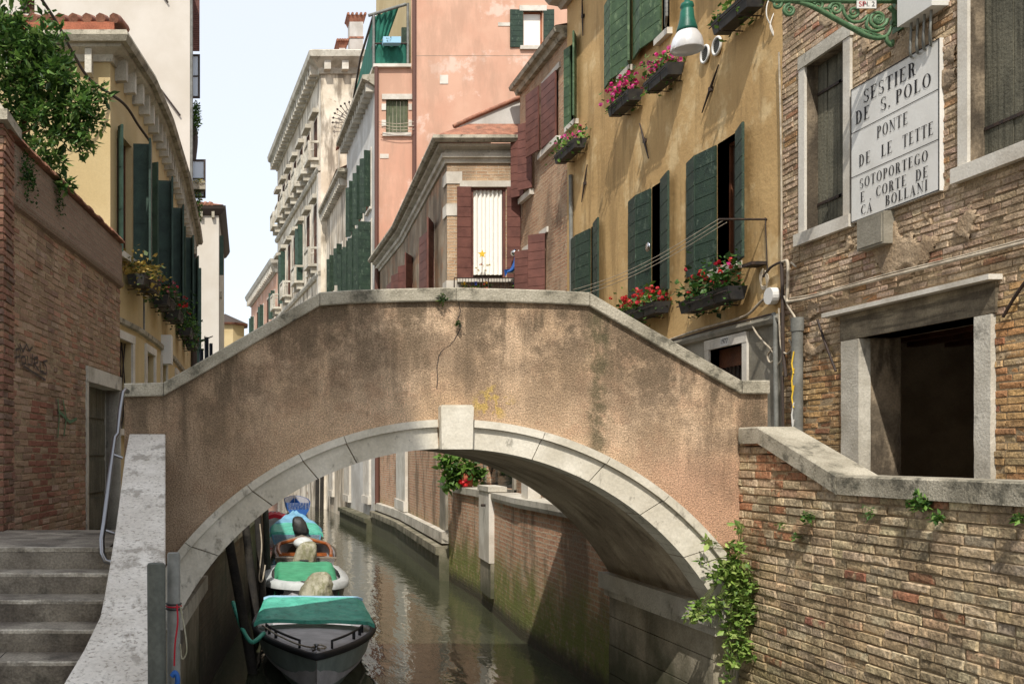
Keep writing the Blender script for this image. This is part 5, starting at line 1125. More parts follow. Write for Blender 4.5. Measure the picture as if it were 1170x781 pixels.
# cornice of white flank + shutters
mb = MB(); zc = P(0, 90, PY).z
mb.sweep([PS.xy(0), PS.xy(PS.L)], [(-.05, zc - .3), (.35, zc - .05), (.5, zc), (.5, zc + .15), (-.05, zc + .2)], 'coping')
for i in range(14): a = PS.L * (i + .3) / 14; mb.fbox(PS, a, a + .22, zc - .42, zc - .12, 0, .34, 'stone')
mb.build('cornice', pk_)
def sidewin(F, root, s, wd, h0, h1, mt, fold=.35, far=True, gl='dark', sill=True, name='window'):
    W = window(F, root, s, s + wd, h0, h1, False, glass=gl, fr='brownwood', sur='stone_clean', sw=.12, sill=sill, bars=1)
    if mt:
        leaf_board(F, W, (s - .02, .05), (s - .1, .05 + fold), h0, h1, mt, 8); leaf_board(F, W, (s + wd + .02, .05), (s + wd + .12, .05 + fold), h0, h1, mt, 8)
    return W
PSr = PS
for s_ in (1.0, 3.0, 5.2): sidewin(PS, pk_, s_, .9, 12.6, 14.8, 'dkgreen', .25)
for s_ in (.9, 2.6, 4.3, 6.0): sidewin(PS, pk_, s_, 1.0, 9.2, 12.0 - .0, 'dkgreen', .5)
mb = MB(); mb.sweep([PS.xy(.3), PS.xy(7.6)], [(-.02, 8.75), (.15, 8.8), (.3, 8.95), (.3, 9.1), (-.02, 9.1)], 'stone'); mb.build('string_course', pk_)
for (pa, pb, h0, h1) in ((417, 424, 1, 4.6), (395, 401, .8, 4.4)): pil(pk_, PS, pa, pb, h0, h1)
mb = MB(); mb.sweep([PS.xy(0), PS.xy(PS.L)], [(-.02, -.6), (.34, -.6), (.34, .34), (.42, .36), (.42, .52), (-.02, .56)], 'pier'); mb.build('ledge', pk_)
# ================================================================ low ochre-trimmed house between
LH = Facade((5.28, 44.8), (5.06, 52)); lh = thing('narrow_house', (6, 48, 0), 'narrow low house with corbelled eaves between the white flank and the palace', 'house')
zl = P(0, 214, 47).z
mb = MB(); LH.wall(mb, 0, LH.L, -.6, zl, 'palace'); LHf = Facade((9, 44.78), (5.28, 44.78)); LHf.wall(mb, 0, LHf.L, -.6, zl, 'housebrick'); mb.build('wall', lh)
mb = MB(); mb.sweep([(9, 44.78), (5.28, 44.78), LH.xy(LH.L)], [(-.05, zl - .3), (.3, zl - .1), (.45, zl), (.45, zl + .15), (-.05, zl + .2)], 'coping'); 
for i in range(16): a = LH.L * (i + .2) / 16; mb.fbox(LH, a, a + .2, zl - .5, zl - .15, 0, .35, 'stone')
mb.build('cornice', lh)
mb = MB(); mb.face([(4.8, 44.7, zl + .2), (9, 44.7, zl + 2), (9, 52, zl + 2), (4.7, 52, zl + .2)], 'tile'); mb.build('roof', lh)
for s_ in (1.2, 3.8): sidewin(LH, lh, s_, .9, 11.2, 13, 'dkgreen', .25); sidewin(LH, lh, s_, .9, 7.5, 9.4, None)
for s_ in (1.2, 3.8): sidewin(LH, lh, s_, .9, 4.0, 6.0, 'green', .3)
for (pa, pb) in ((378, 382),): pil(lh, LH, pa, pb, .8, 4)
ch = thing('chimney', P(408, 190, 45.5), 'small brick chimney pot with tiled cap rising from the narrow low house', 'chimney'); mb = MB()
mb.box(P(388, 0, 46).x, P(396, 0, 46).x, 46, 46.5, zl + .3, P(0, 168, 46).z, 'palace'); mb.build('stack', ch); mb = MB(); mb.hexa([(P(385, 0, 46).x, 45.9, P(0, 168, 46).z), (P(397, 0, 46).x, 45.9, P(0, 162, 46).z), (P(397, 0, 46).x, 46.6, P(0, 162, 46).z), (P(385, 0, 46).x, 46.6, P(0, 168, 46).z), (P(385, 0, 46).x, 45.9, P(0, 165, 46).z), (P(397, 0, 46).x, 45.9, P(0, 158, 46).z), (P(397, 0, 46).x, 46.6, P(0, 158, 46).z), (P(385, 0, 46).x, 46.6, P(0, 165, 46).z)], 'tile'); mb.build('cap', ch)
# ================================================================ palace
PAY = 52.1
pc = thing('palace', (6, 60, 0), 'tall weathered white stone palace with bracketed cornice and many balconies', 'palace')
PA = Facade((P(366.5, 0, PAY).x, PAY), (P(317, 0, 70).x, 70)); PAf = Facade((12, PAY), (PA.p0.x, PAY)); zp = P(0, 66, PAY).z
PAS = PA.L
mb = MB(); PA.wall(mb, 0, PAS, -.6, zp, 'palace'); PAf.wall(mb, 0, PAf.L, -.6, zp, 'palace'); mb.face([(PA.p1.x, 70, -.6), (PA.p1.x, 70, zp), (12, 70, zp), (12, 70, -.6)], 'palace'); mb.build('wall', pc)
mb = MB(); mb.sweep([(12, PAY), (PA.p0.x, PAY), (PA.p1.x, 70)], [(-.1, zp - .9), (.1, zp - .9), (.15, zp - .6), (.55, zp - .3), (.7, zp - .2), (.75, zp + .1), (.6, zp + .2), (-.1, zp + .3)], 'stone')
for i in range(26): a = PAS * (i + .3) / 26; mb.fbox(PA, a, a + .3, zp - .85, zp - .35, .05, .55, 'stone')
for i in range(6): a = PAf.L - .5 - i * .95; mb.fbox(PAf, a, a + .35, zp - .8, zp - .35, .05, .5, 'stone_clean')
mb.build('cornice', pc)
mb = MB(); mb.face([(PA.p0.x - .5, PAY - .5, zp + .25), (12, PAY - .5, zp + .25), (12, 62, zp + 2.2), (PA.p0.x + 2, 62, zp + 2.2)], 'tile'); mb.face([(PA.p0.x - .5, PAY - .5, zp + .25), (PA.p0.x + 2, 62, zp + 2.2), (PA.p1.x + 2, 70, zp + 2), (PA.p1.x - .6, 70, zp + .25)], 'tile'); mb.build('roof', pc)
def balcony(F, root, a, wd, h, d=.6):
    mb = MB(); mb.fbox(F, a, a + wd, h - .15, h, 0, d, 'stone'); mb.fbox(F, a, a + wd, h + .8, h + .92, d - .14, d, 'stone')
    for s_ in (a, a + wd - .14): mb.fbox(F, s_, s_ + .14, h, h + .8, d - .14, d, 'stone'); mb.fbox(F, s_, s_ + .1, h + .8, h + .92, 0, d - .14, 'stone')
    for i in range(5): s_ = a + .2 + (wd - .4) * i / 4.6; mb.tube([F.pt(s_, h, d - .07), F.pt(s_, h + .4, d - .07), F.pt(s_, h + .8, d - .07)], [.03, .06, .03], 'stone', 5)
    mb.fbox(F, a + .15, a + .35, h - .5, h - .15, 0, d * .7, 'stone'); mb.fbox(F, a + wd - .35, a + wd - .15, h - .5, h - .15, 0, d * .7, 'stone'); return mb.build('balcony', root)
for hh, n, wh in ((19.2, 7, 2.3), (13.4, 7, 3.4), (7.4, 6, 3.2), (3.6, 5, 1.8)):
    for i in range(n):
        a = PAS * (i + .35) / n; W = sidewin(PA, pc, a, .95, hh, hh + wh, ('blackgreen' if (i + n) % 3 == 0 and hh < 19 else None), .3, sill=True)
        mb = MB(); mb.fbox(PA, a - .25, a + 1.2, hh + wh + .2, hh + wh + .42, -.02, .35, 'stone'); mb.build('hood', W)
        if (i % 2 == 0 or hh == 19.2) and hh > 4: balcony(PA, pc, a - .3, 1.55, hh)
for hh in (6.6, 12.6, 18.3):
    mb = MB(); mb.sweep([PA.xy(0), PA.xy(PAS)], [(-.05, hh), (.12, hh), (.2, hh + .12), (.2, hh + .25), (-.05, hh + .3)], 'stone'); mb.build('string_course', pc)
mb = MB()
for i, hh in enumerate((20.6, 20.4, 20.2)): pass
for s_ in (.1,): mb.fbox(PA, .0, .45, 6.9, 18.2, -.05, .14, 'stone_clean'); 
mb.build('corner_strip', pc)
# fan of iron spikes
mb = MB(); c = P(404, 140, PAY - .3)
for k in range(8):
    t = math.radians(180 - k * 13); L = 1.15; e = c + Vector((math.cos(t) * L, 0, math.sin(t) * L)); s_ = c + Vector((math.cos(t) * .3, 0, math.sin(t) * .3)); mb.tube([s_, e], .018, 'iron', 5); mb.tube([e - (e - s_) * .12, e - (e - s_) * .04, e + (e - s_) * .06], [.01, .07, .005], 'iron', 6)
for rr in (.45, .75): mb.tube([c + Vector((math.cos(math.radians(180 - k * 7)) * rr, 0, math.sin(math.radians(180 - k * 7)) * rr)) for k in range(14)], .014, 'iron', 5)
mb.tube([c + Vector((-.3, 0, 0)), c + Vector((.0, .35, 0))], .03, 'iron', 5); mb.build('spike_fan', pc)
for (pa, pb, yt, yb, lab, y) in ((398, 416.5, 17, 62, 'tall white rendered chimney with flared tiled cap on the palace roof', 56), (386, 396, 47, 64, 'short white chimney with brick cap left of the tall chimney', 55)):
    c_ = thing('chimney', P((pa + pb) / 2, yb, y), lab, 'chimney'); mb = MB(); x0_, x1_ = P(pa + 1.5, 0, y).x, P(pb - 1.5, 0, y).x; zt_, zb_ = P(0, yt + 8, y).z, P(0, yb + 3, y).z
    mb.box(x0_, x1_, y, y + .9, zb_, zt_, 'whiteplaster'); mb.build('stack', c_); mb = MB()
    mb.hexa([(x0_, y, zt_), (x1_, y, zt_), (x1_, y + .9, zt_), (x0_, y + .9, zt_)] + [(x0_ - .14, y - .14, zt_ + .35), (x1_ + .14, y - .14, zt_ + .35), (x1_ + .14, y + 1.04, zt_ + .35), (x0_ - .14, y + 1.04, zt_ + .35)], 'tile')
    for i in range(5): xx = x0_ - .1 + (x1_ - x0_ + .2) * i / 4; mb.tube([(xx, y - .2, zt_ + .4), (xx, y + 1.1, zt_ + .4)], .08, 'tile', 6)
    if yb - yt > 30: mb.box(x0_ - .03, x1_ + .03, y - .03, y + .93, P(0, 44, y).z, P(0, 42, y).z, 'tile')
    mb.build('cap', c_)
# ================================================================ far salmon house
FPk = thing('far_house', (3, 80, 0), 'distant salmon house with white dentilled cornice at the bend of the canal', 'house')
FA = Facade((P(316.5, 0, 71).x, 71), (P(287, 0, 88).x, 88)); zf = P(0, 297, 71).z
mb = MB(); FA.wall(mb, 0, FA.L, -.6, zf, 'pink'); q = Facade((12, 71), (FA.p0.x, 71)); q.wall(mb, 0, q.L, -.6, zf, 'pink'); mb.face([(FA.p1.x, 88, -.6), (FA.p1.x, 88, zf), (9, 88, zf), (9, 88, -.6)], 'pink'); mb.build('wall', FPk)
mb = MB(); mb.sweep([(9, 71), (FA.p0.x, 71), (FA.p1.x, 88)], [(-.05, zf - .9), (.1, zf - .9), (.3, zf - .5), (.5, zf - .3), (.6, zf), (-.05, zf + .15)], 'stone_clean')
for i in range(22): a = FA.L * (i + .3) / 22; mb.fbox(FA, a, a + .3, zf - .85, zf - .45, .05, .45, 'stone_clean')
mb.build('cornice', FPk)
mb = MB(); mb.face([(FA.p0.x - .4, 71, zf + .1), (9, 71, zf + 1.5), (9, 88, zf + 1.5), (FA.p1.x - .4, 88, zf + .1)], 'tile'); mb.build('roof', FPk)
for hh in (13.2, 9.2, 5.2):
    for i in range(5): sidewin(FA, FPk, FA.L * (i + .3) / 5, 1.0, hh, hh + 2.0, 'blackgreen' if i % 2 == 0 else None, .3)
# ================================================================ left: brick garden wall
LP0, LP1 = (-2.26, 9.34), (-1.69, 14.4)
LWF = Facade((LP1[0], LP1[1]), (LP0[0], LP0[1]))   # faces the canal
gw = thing('garden_wall', (-2.1, 11.8, 1.78), 'tall brown brick garden wall with faint graffiti and boarded door on the left', 'wall')
HT = 6.1
da, db = sorted((LWF.S(100), LWF.S(137.5))); da = max(da, .05); dh0, dh1 = 1.78, LWF.H(118, 441)
LWF.holes.append((da, db, dh0, dh1, .28))
mb = MB(); LWF.wall(mb, 0, LWF.L, 1.0, HT, 'mortar', rmt='stone'); 
mb.face([LWF.pt(0, 1, -.35), LWF.pt(0, HT, -.35), LWF.pt(LWF.L, HT, -.35), LWF.pt(LWF.L, 1, -.35)], 'mortar'); mb.face([LWF.pt(0, HT), LWF.pt(LWF.L, HT), LWF.pt(LWF.L, HT, -.35), LWF.pt(0, HT, -.35)], 'mortar'); mb.face([LWF.pt(0, 1), LWF.pt(0, HT), LWF.pt(0, HT, -.35), LWF.pt(0, 1, -.35)], 'mortar'); mb.build('core', gw)
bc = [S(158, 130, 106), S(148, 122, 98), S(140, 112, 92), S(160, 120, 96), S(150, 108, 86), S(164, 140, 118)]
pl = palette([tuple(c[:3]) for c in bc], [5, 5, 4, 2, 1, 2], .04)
def pleft(rg, s, h):
    c = pl(rg, s, h)
    if abs(s - (LWF.L - 1.35)) < .45 and 2.2 < h < 3.5 and rg.random() < .55: c = (S(138, 92, 74))[:3] + (1,)
    return c
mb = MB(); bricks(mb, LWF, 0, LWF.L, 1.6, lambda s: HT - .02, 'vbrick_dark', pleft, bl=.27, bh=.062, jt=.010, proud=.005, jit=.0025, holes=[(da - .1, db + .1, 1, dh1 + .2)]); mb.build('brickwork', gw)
mb = MB(); mb.sweep([LWF.xy(0), LWF.xy(LWF.L)], [(-.02, 5.42), (.05, 5.45), (.07, 5.5), (.035, 5.53), (.035, HT - .03), (-.02, HT - .03)], 'brband'); mb.build('band', gw)
mb = MB(); n = 30
for i in range(n): a, b = LWF.L * i / n, LWF.L * (i + 1) / n; j = R.uniform(-.015, .015); mb.hexa([LWF.pt(a + .005, HT, .09 + j), LWF.pt(b - .005, HT, .09 + j), LWF.pt(b - .005, HT, -.2), LWF.pt(a + .005, HT, -.2), LWF.pt(a + .005, HT + .03 + j, .08), LWF.pt(b - .005, HT + .03 + j, .08), LWF.pt(b - .005, HT + .13, -.2), LWF.pt(a + .005, HT + .13, -.2)], 'tile')
mb.build('cap_tiles', gw)
mb = MB(); mb.fbox(LWF, da, db, dh0, dh1, -.26, -.22, 'oldwood')
for i in range(4): mb.fbox(LWF, da + .06, db - .06, dh0 + .1 + i * .53, dh0 + .55 + i * .53, -.22, -.2, 'oldwood')
dd = mb.build('door', gw)
mb = MB(); mb.fbox(LWF, db + .002, db + .1, dh0, dh1, -.2, .02, 'stone'); mb.fbox(LWF, 0, da - .002 if da > .06 else .05, dh0, dh1, -.2, .02, 'stone'); mb.fbox(LWF, 0, db + .1, dh1 + .002, dh1 + .2, -.2, .03, 'stone'); mb.build('frame', dd)
# graffiti tag strokes, flat on the bricks
mb = MB()
def stroke(L, w_=.013, mt='dkcable', o=.022):
    pts = []
    for (a, b) in zip(L, L[1:]):
        for k in range(4): pts.append((a[0] + (b[0] - a[0]) * k / 4, a[1] + (b[1] - a[1]) * k / 4))
    pts.append(L[-1]); V = [LWF.pt(LWF.S(px), LWF.H(px, py), o) for px, py in pts]
    for p, q in zip(V, V[1:]):
        d = (q - p); n_ = Vector((LWF.n.x, LWF.n.y, 0)).cross(d).normalized() * w_; mb.face([p - n_, q - n_, q + n_, p + n_], mt)
for L in ([(16, 399), (16, 415)], [(16, 399), (21, 398), (20, 407), (16, 408)], [(22, 408), (23, 416), (27, 415), (26, 407), (22, 408)], [(29, 406), (30, 416), (34, 417), (35, 404)], [(37, 420), (37, 409), (41, 408), (41, 414), (37, 415), (42, 423)], [(44, 412), (44, 424), (48, 425)], [(52, 412), (47, 413), (51, 419), (51, 427), (46, 426)], [(20, 392), (24, 402), (28, 393), (31, 401), (35, 396)], [(25, 418), (34, 424), (44, 430), (50, 434)]): stroke(L)
for L in ([(64, 455), (66, 475), (64, 500)], [(70, 456), (74, 478), (71, 498)], [(66, 470), (78, 482), (86, 478)]): stroke(L, .02, 'brgreen', .021)
mb.build('graffiti', gw)
gp = thing('wall_pier', (-2.42, 9.2, 2.2), 'reddish brick pier with grey stone cap at the left edge', 'pier')
GP = Facade((-2.9, 9.16), (-2.2, 9.16)); GPa = Facade((-2.18, 9.16), (-2.9, 9.16)); 
mb = MB(); mb.box(-2.88, -2.19, 9.17, 9.6, 1.6, 6.1, 'mortar'); mb.build('core', gp)
prd = palette([tuple(c[:3]) for c in [S(134, 96, 78), S(120, 86, 70), S(144, 110, 88), S(112, 90, 76)]], [4, 3, 2, 2], .08)
GE = Facade((-2.185, 9.6), (-2.185, 9.17))
mb = MB(); bricks(mb, GPa, 0, .71, 2.22, lambda s: 6.1, 'vbrick_dark', prd, proud=.01, jit=.005); bricks(mb, GE, 0, .43, 2.22, lambda s: 6.1, 'vbrick_dark', prd, proud=.01, jit=.004); mb.build('brickwork', gp)
mb = MB(); mb.hexa([(-2.98, 9.05, 6.1), (-2.12, 9.05, 6.1), (-2.12, 9.68, 6.1), (-2.98, 9.68, 6.1), (-2.98, 9.05, 6.2), (-2.12, 9.05, 6.2), (-2.12, 9.68, 6.2), (-2.98, 9.68, 6.2)], 'coping'); mb.hexa([(-2.95, 9.08, 6.2), (-2.15, 9.08, 6.2), (-2.15, 9.65, 6.2), (-2.95, 9.65, 6.2), (-2.65, 9.25, 6.42), (-2.3, 9.25, 6.42), (-2.3, 9.5, 6.42), (-2.65, 9.5, 6.42)], 'coping'); mb.build('cap', gp)
# ================================================================ pale yellow house, left
GUT = [(-1.575 - .27, 14.5), (-1.60, 15.96), (-1.44, 17.8), (-1.29, 21.3), (-1.22, 26.25), (-1.22, 28.0)]
HYW = 8.75
yh = thing('yellow_house', (-2.5, 20, 1.78), 'pale yellow house with a curved front of blackish green shutters on the left', 'house')
segs = [Facade(b, a) for a, b in zip(GUT, GUT[1:])]
WZ = [15.25, 17.25, 19.2, 21.9, 24.2, 26.6]
frontF = Facade((GUT[0][0], 14.5), (-6, 14.5))
def seg_at(y):
    for F in segs:
        if min(F.p0.y, F.p1.y) <= y <= max(F.p0.y, F.p1.y): return F
for i, y in enumerate(WZ):
    F = seg_at(y); s = (y - F.p0.y) / F.d.y; wd = .42 if i == 0 else .5
    W = window(F, yh, s - wd, s + wd, 6.1, 7.95, True, .14, 'dark', 'brownwood', None, sill=True, cross=0)
    if i < 5:
        leaf_board(F, W, (s + wd, .03), (s + wd + .1, .25 if i else .12), 6.05, 8.0, 'blackgreen', 3); 
        leaf_board(F, W, (s - wd, .03), (s - wd - .06, .30), 6.05, 8.0, 'blackgreen', 3); leaf_board(F, W, (s - wd - .07, .31), (s - wd + .24, .37), 6.05, 8.0, 'blackgreen', 3)
    W2 = window(F, yh, s - .4, s + .4, 3.35, 4.75, True, .22, 'dark', 'iron', 'stone_clean', sw=.13, sill=True, bars=0, cross=0)
    mb = MB()
    for k in range(4):
        mb.tube([F.pt(s - .4 + .2 * k, 3.35, -.1), F.pt(s - .4 + .2 * (k + 1), 4.05, -.1), F.pt(s - .4 + .2 * k, 4.75, -.1)], .011, 'iron', 5); mb.tube([F.pt(s - .4 + .2 * (k + 1), 3.35, -.1), F.pt(s - .4 + .2 * k, 4.05, -.1), F.pt(s - .4 + .2 * (k + 1), 4.75, -.1)], .011, 'iron', 5)
    mb.build('grille', W2)
mb = MB()
for F in segs: F.wall(mb, 0, F.L, 1.5, HYW + .3, 'yellow_left')
frontF2 = Facade((-6, 14.5), (GUT[0][0], 14.5)); mb.face([(-6, 14.5, 1.5), (GUT[0][0], 14.5, 1.5), (GUT[0][0], 14.5, HYW + .3), (-6, 14.5, HYW + .3)], 'yellow_left'); mb.face([(-6, 28, 1.5), (GUT[-1][0], 28, 1.5), (GUT[-1][0], 28, HYW), (-6, 28, HYW)], 'yellow_left'); mb.build('wall', yh)
cp = [(x, y) for x, y in GUT][::-1] + [(-6, 14.5)]
mb = MB(); mb.sweep(cp, [(-.05, 8.85), (.04, 8.85), (.06, 8.95), (.22, 9.0), (.24, 9.1), (-.05, 9.14)], 'stone')
mb.build('cornice', yh)
for F in segs:
    k = int(F.L / .42)
    for i in range(k): mb = MB(); a = F.L * (i + .3) / k; mb.fbox(F, a, a + .11, 8.66, 8.98, .0, .18, 'stone'); mb.build('bracket', yh)
for i in range(5): mb = MB(); x_ = -2.1 - i * .62; mb.box(x_ - .1, x_, 14.3, 14.5, 8.62, 8.98, 'stone'); mb.build('bracket', yh)
mb = MB(); mb.sweep(cp, [(.2, 9.1), (.24, 9.04), (.32, 9.04), (.36, 9.12), (.33, 9.2), (.2, 9.2)], 'coping'); mb.build('gutter', yh)
mb = MB(); mb.box(-6, -1.75, 14.2, 14.5, 9.2, 9.33, 'brredb'); mb.build('brick_course', yh)
mb = MB(); mb.mesh([(-6, 14.25, 9.34), (-1.62, 14.25, 9.34), (-1.0, 21.3, 9.24), (-.98, 28, 9.24), (-3.4, 28, 10.3), (-3.6, 16.4, 10.1), (-6, 16.4, 10.1)], [(0, 1, 5, 6), (1, 2, 3, 4, 5)], 'tile')
for i in range(14):
    x_ = -1.75 - i * .2; mb.tube([(x_, 14.18, 9.37), (x_ - .02, 14.8, 9.47 + .16), (x_ - .05, 16.2, 10.1)], [.075, .07, .07], 'tile', 7)
mb.build('roof', yh)
mb = MB()
y_end = Facade(GUT[-1], GUT[-2]); mb.tube([(-1.12, 27.8, 2), (-1.12, 27.8, 9)], .09, 'dkcable', 8); mb.build('downpipe', yh)
mb = MB(); pth = [(x, y) for x, y in GUT][::-1]; mb.sweep(pth, [(0.0, 4.98), (.06, 4.99), (.07, 5.06), (0, 5.08)], 'coping'); mb.build('string_course', yh)
mb = MB(); F = segs[0]; mb.tube([seg_at(16.4).pt((16.4 - seg_at(16.4).p0.y) / seg_at(16.4).d.y, h_, .05) for h_ in (5.05, 6.2)], .02, 'greypipe', 6); mb.build('conduit', yh)
ac = thing('meter_box', (-1.35, 18.9, 4.9), 'white wall cabinet mounted on the pale yellow house above the string course', 'utility box'); F = seg_at(18.9); s = (18.9 - F.p0.y) / F.d.y; mb = MB(); mb.fbox(F, s - .16, s + .16, 4.72, 5.28, 0, .2, 'whitebox'); mb.build('cabinet', ac)
cb = thing('overhead_cable', (-2.3, 13, 9), 'dark sagging cable running down across the pale yellow house', 'cable')
mb = MB(); mb.tube(curve([P(44, -6, 13.2), P(66, 28, 13.5), P(84, 62, 13.8), P(104, 92, 14.1), P(137, 118, 14.75) + Vector((.05, 0, 0)), P(158, 143, 15.3), P(171, 161, 15.9)], 8), .022, 'dkcable', 6); mb.tube(curve([P(171, 161, 15.9), P(172, 200, 15.95), P(172, 260, 15.9)], 6), .014, 'cable', 5); mb.build('cable', cb)
# ================================================================ tall cream house behind
YC = 28.2
cr_ = thing('cream_house', (-5, 30, 1.78), 'very tall blank cream plastered house behind the pale yellow one', 'house')
XCm = P(217, 0, YC).x; CF = Facade((XCm, YC), (-14, YC))
CFh = (24, 39.5, -4, 16); x0, x1 = P(24.5, 0, YC).x, P(39.5, 0, YC).x; z0, z1 = P(0, 16, YC).z, P(0, -8, YC).z
mb = MB()
xs_ = [-9, x0, x1, XCm]; zs_ = [1.5, z0, z1, 17.0]
for a, b in zip(xs_, xs_[1:]):
    for c, d in zip(zs_, zs_[1:]):
        if a == x0 and c == z0: continue
        mb.face([(a, YC, c), (b, YC, c), (b, YC, d), (a, YC, d)], 'cream')
for p in ([(x0, z0), (x1, z0)], [(x0, z1), (x1, z1)], [(x0, z0), (x0, z1)], [(x1, z0), (x1, z1)]): mb.face([(p[0][0], YC, p[0][1]), (p[1][0], YC, p[1][1]), (p[1][0], YC + .3, p[1][1]), (p[0][0], YC + .3, p[0][1])], 'cream')
mb.face([(XCm, YC, 1.5), (XCm - .2, 31, 1.5), (XCm - .2, 31, 17.0), (XCm, YC, 17.0)], 'whiteplaster'); mb.face([(-9, YC, 17.0), (XCm, YC, 17.0), (XCm, 31, 17.0), (-9, 31, 17.0)], 'tile'); mb.build('wall', cr_)
mb = MB(); mb.box(x0, x1, YC + .28, YC + .32, z0, z1, 'brownwood'); mb.box(x0 + .05, x0 + .12, YC + .2, YC + .28, z0, z1, 'dark'); mb.build('window', cr_)
mb = MB(); mb.tube([P(182, 100, YC - .06), P(206, 132, YC - .06)], .025, 'iron', 6); mb.build('wall_tie', cr_); mb = MB(); mb.tube([P(187, -4, YC - .06), P(192, 3, YC - .06)], .025, 'iron', 6); mb.build('wall_tie', cr_)
CS = Facade((XCm - .2, 40), (XCm, YC))
mb = MB(); mb.tube([(XCm + .04, YC + .05, 5), (XCm + .04, YC + .05, 17.0)], .05, 'greypipe', 6); mb.build('downpipe', cr_)
def casement(yt, yb, pr, y, glassm, fr, lab):
    """window leaf opened square to the wall"""
    x0_, x1_ = P(217.5, 0, y).x, P(pr, 0, y).x; z0_, z1_ = P(0, yb, y).z, P(0, yt, y).z; mb = MB(); w_ = .06
    mb.box(x0_, x0_ + w_, y, y + .05, z0_, z1_, fr); mb.box(x1_ - w_, x1_, y, y + .05, z0_, z1_, fr); mb.box(x0_ + w_, x1_ - w_, y, y + .05, z1_ - w_, z1_, fr); mb.box(x0_ + w_, x1_ - w_, y, y + .05, z0_, z0_ + w_, fr)
    mb.box(x0_ + w_, x1_ - w_, y, y + .05, (z0_ + z1_) / 2 - .02, (z0_ + z1_) / 2 + .02, fr)
    W = mb.build('casement', cr_); mb = MB(); mb.box(x0_ + w_, x1_ - w_, y + .02, y + .03, z0_ + w_, z1_ - w_, glassm); mb.build('pane', W)
casement(62, 112, 228.5, 29.2, 'paneglass', 'iron', ''); casement(182, 226, 235, 29.0, 'paneglass', 'iron', '')
mb = MB()
for k in range(26): z_ = P(0, 58, 29).z + k * .06; mb.box(P(217.5, 0, 29).x, P(228, 0, 29).x, 29, 29.05, z_, z_ + .045, 'maroon')
mb.build('louvred_shutter', cr_)
iv = thing('hanging_ivy', P(223, 140, 29.3), 'green ivy clump clinging to the edge of the tall cream house', 'ivy')
mb = MB(); leaves(mb, blob(P(223.5, 133, 29.6), (.16, .3, .5), 700), .09, DG + LG); leaves(mb, blob(P(222, 150, 29.6), (.1, .2, .35), 200), .08, DG); mb.build('leaves', iv); mb = MB(); mb.tube(curve([P(221, 142, 29.6), P(223, 160, 29.6), P(221, 182, 29.6)]), .09, 'dkcable', 7); mb.build('stem', iv)
# ================================================================ narrow white house, then yellow one with dark roof
nh = thing('white_house', (-1.2, 42, 1.78), 'sunlit off white narrow house with tiled eaves beyond the left row', 'house')
NY = 41; x1 = P(250, 0, NY).x; zn = P(0, 240, NY).z; mb = MB()
mb.face([(-6, NY, 1.5), (x1, NY, 1.5), (x1, NY, zn), (-6, NY, zn)], 'cream'); mb.face([(x1, NY, 1.5), (x1 + .15, 50, 1.5), (x1 + .15, 50, zn), (x1, NY, zn)], 'cream'); mb.build('wall', nh)
mb = MB(); mb.sweep([(x1 + .15, 50), (x1, NY), (-6, NY)], [(-.05, zn - .25), (.1, zn - .2), (.25, zn), (.3, zn + .12), (-.05, zn + .16)], 'dkcable'); mb.build('eaves', nh)
mb = MB(); mb.face([(-6, NY - .2, zn + .18), (x1 + .2, NY - .2, zn + .18), (x1 + .3, 50, zn + .18), (-2, 47, zn + .8), (-2, NY + .6, zn + .6)], 'tile')
for i in range(9): mb.tube([(x1 - .3 - .2 * i, NY - .22, zn + .2), (x1 - .4 - .2 * i, NY + .8, zn + .5)], .09, 'tile', 6)
mb.build('roof', nh)
for i in range(5): mb = MB(); mb.box(x1 - .3 - .5 * i, x1 - .18 - .5 * i, NY - .2, NY, zn - .35, zn - .1, 'coping'); mb.build('bracket', nh)
mb = MB(); y = 41.6; mb.box(x1 + .02, P(255.5, 0, y).x, y, y + .05, P(0, 314, y).z, P(0, 269, y).z, 'blackgreen'); mb.build('shutter', nh)
mb = MB(); mb.box(x1 + .02, x1 + .12, 42, 42.4, P(0, 340, 42).z, P(0, 333, 42).z, 'coping'); mb.build('bracket', nh)
mb = MB(); x0_ = P(222, 0, NY - .5).x; mb.box(P(223, 0, 36).x, P(230, 0, 36).x, 36, 36.06, P(0, 420, 36).z, P(0, 306, 36).z, 'blackgreen'); o_ = mb.build('shutter', nh)
yd = thing('round_yellow_house', (0, 62, 1.78), 'low yellow house with dark conical roof at the end of the left bank', 'house')
zy = P(0, 368, 62).z; cx_ = P(256, 0, 66).x; mb = MB(); rr = 1.35; cc = (P(258, 0, 62).x - .05, 63.4)
oc8 = [(cc[0] + rr * math.cos(pi / 8 + k * pi / 4), cc[1] + rr * math.sin(pi / 8 + k * pi / 4)) for k in range(8)]
for k in range(8): a, b = oc8[k], oc8[(k + 1) % 8]; mb.face([(a[0], a[1], 1), (b[0], b[1], 1), (b[0], b[1], zy), (a[0], a[1], zy)], 'yellow_left')
mb.build('wall', yd); mb = MB(); o8 = [(cc[0] + (rr + .25) * math.cos(pi / 8 + k * pi / 4), cc[1] + (rr + .25) * math.sin(pi / 8 + k * pi / 4)) for k in range(8)]
for k in range(8): a, b = o8[k], o8[(k + 1) % 8]; mb.face([(a[0], a[1], zy), (b[0], b[1], zy), (cc[0], cc[1], zy + .75)], 'dkcable'); mb.face([(a[0], a[1], zy - .12), (b[0], b[1], zy - .12), (b[0], b[1], zy), (a[0], a[1], zy)], 'brownwood')
mb.face([(a, b, zy - .12) for a, b in o8], 'brownwood'); mb.build('roof', yd)
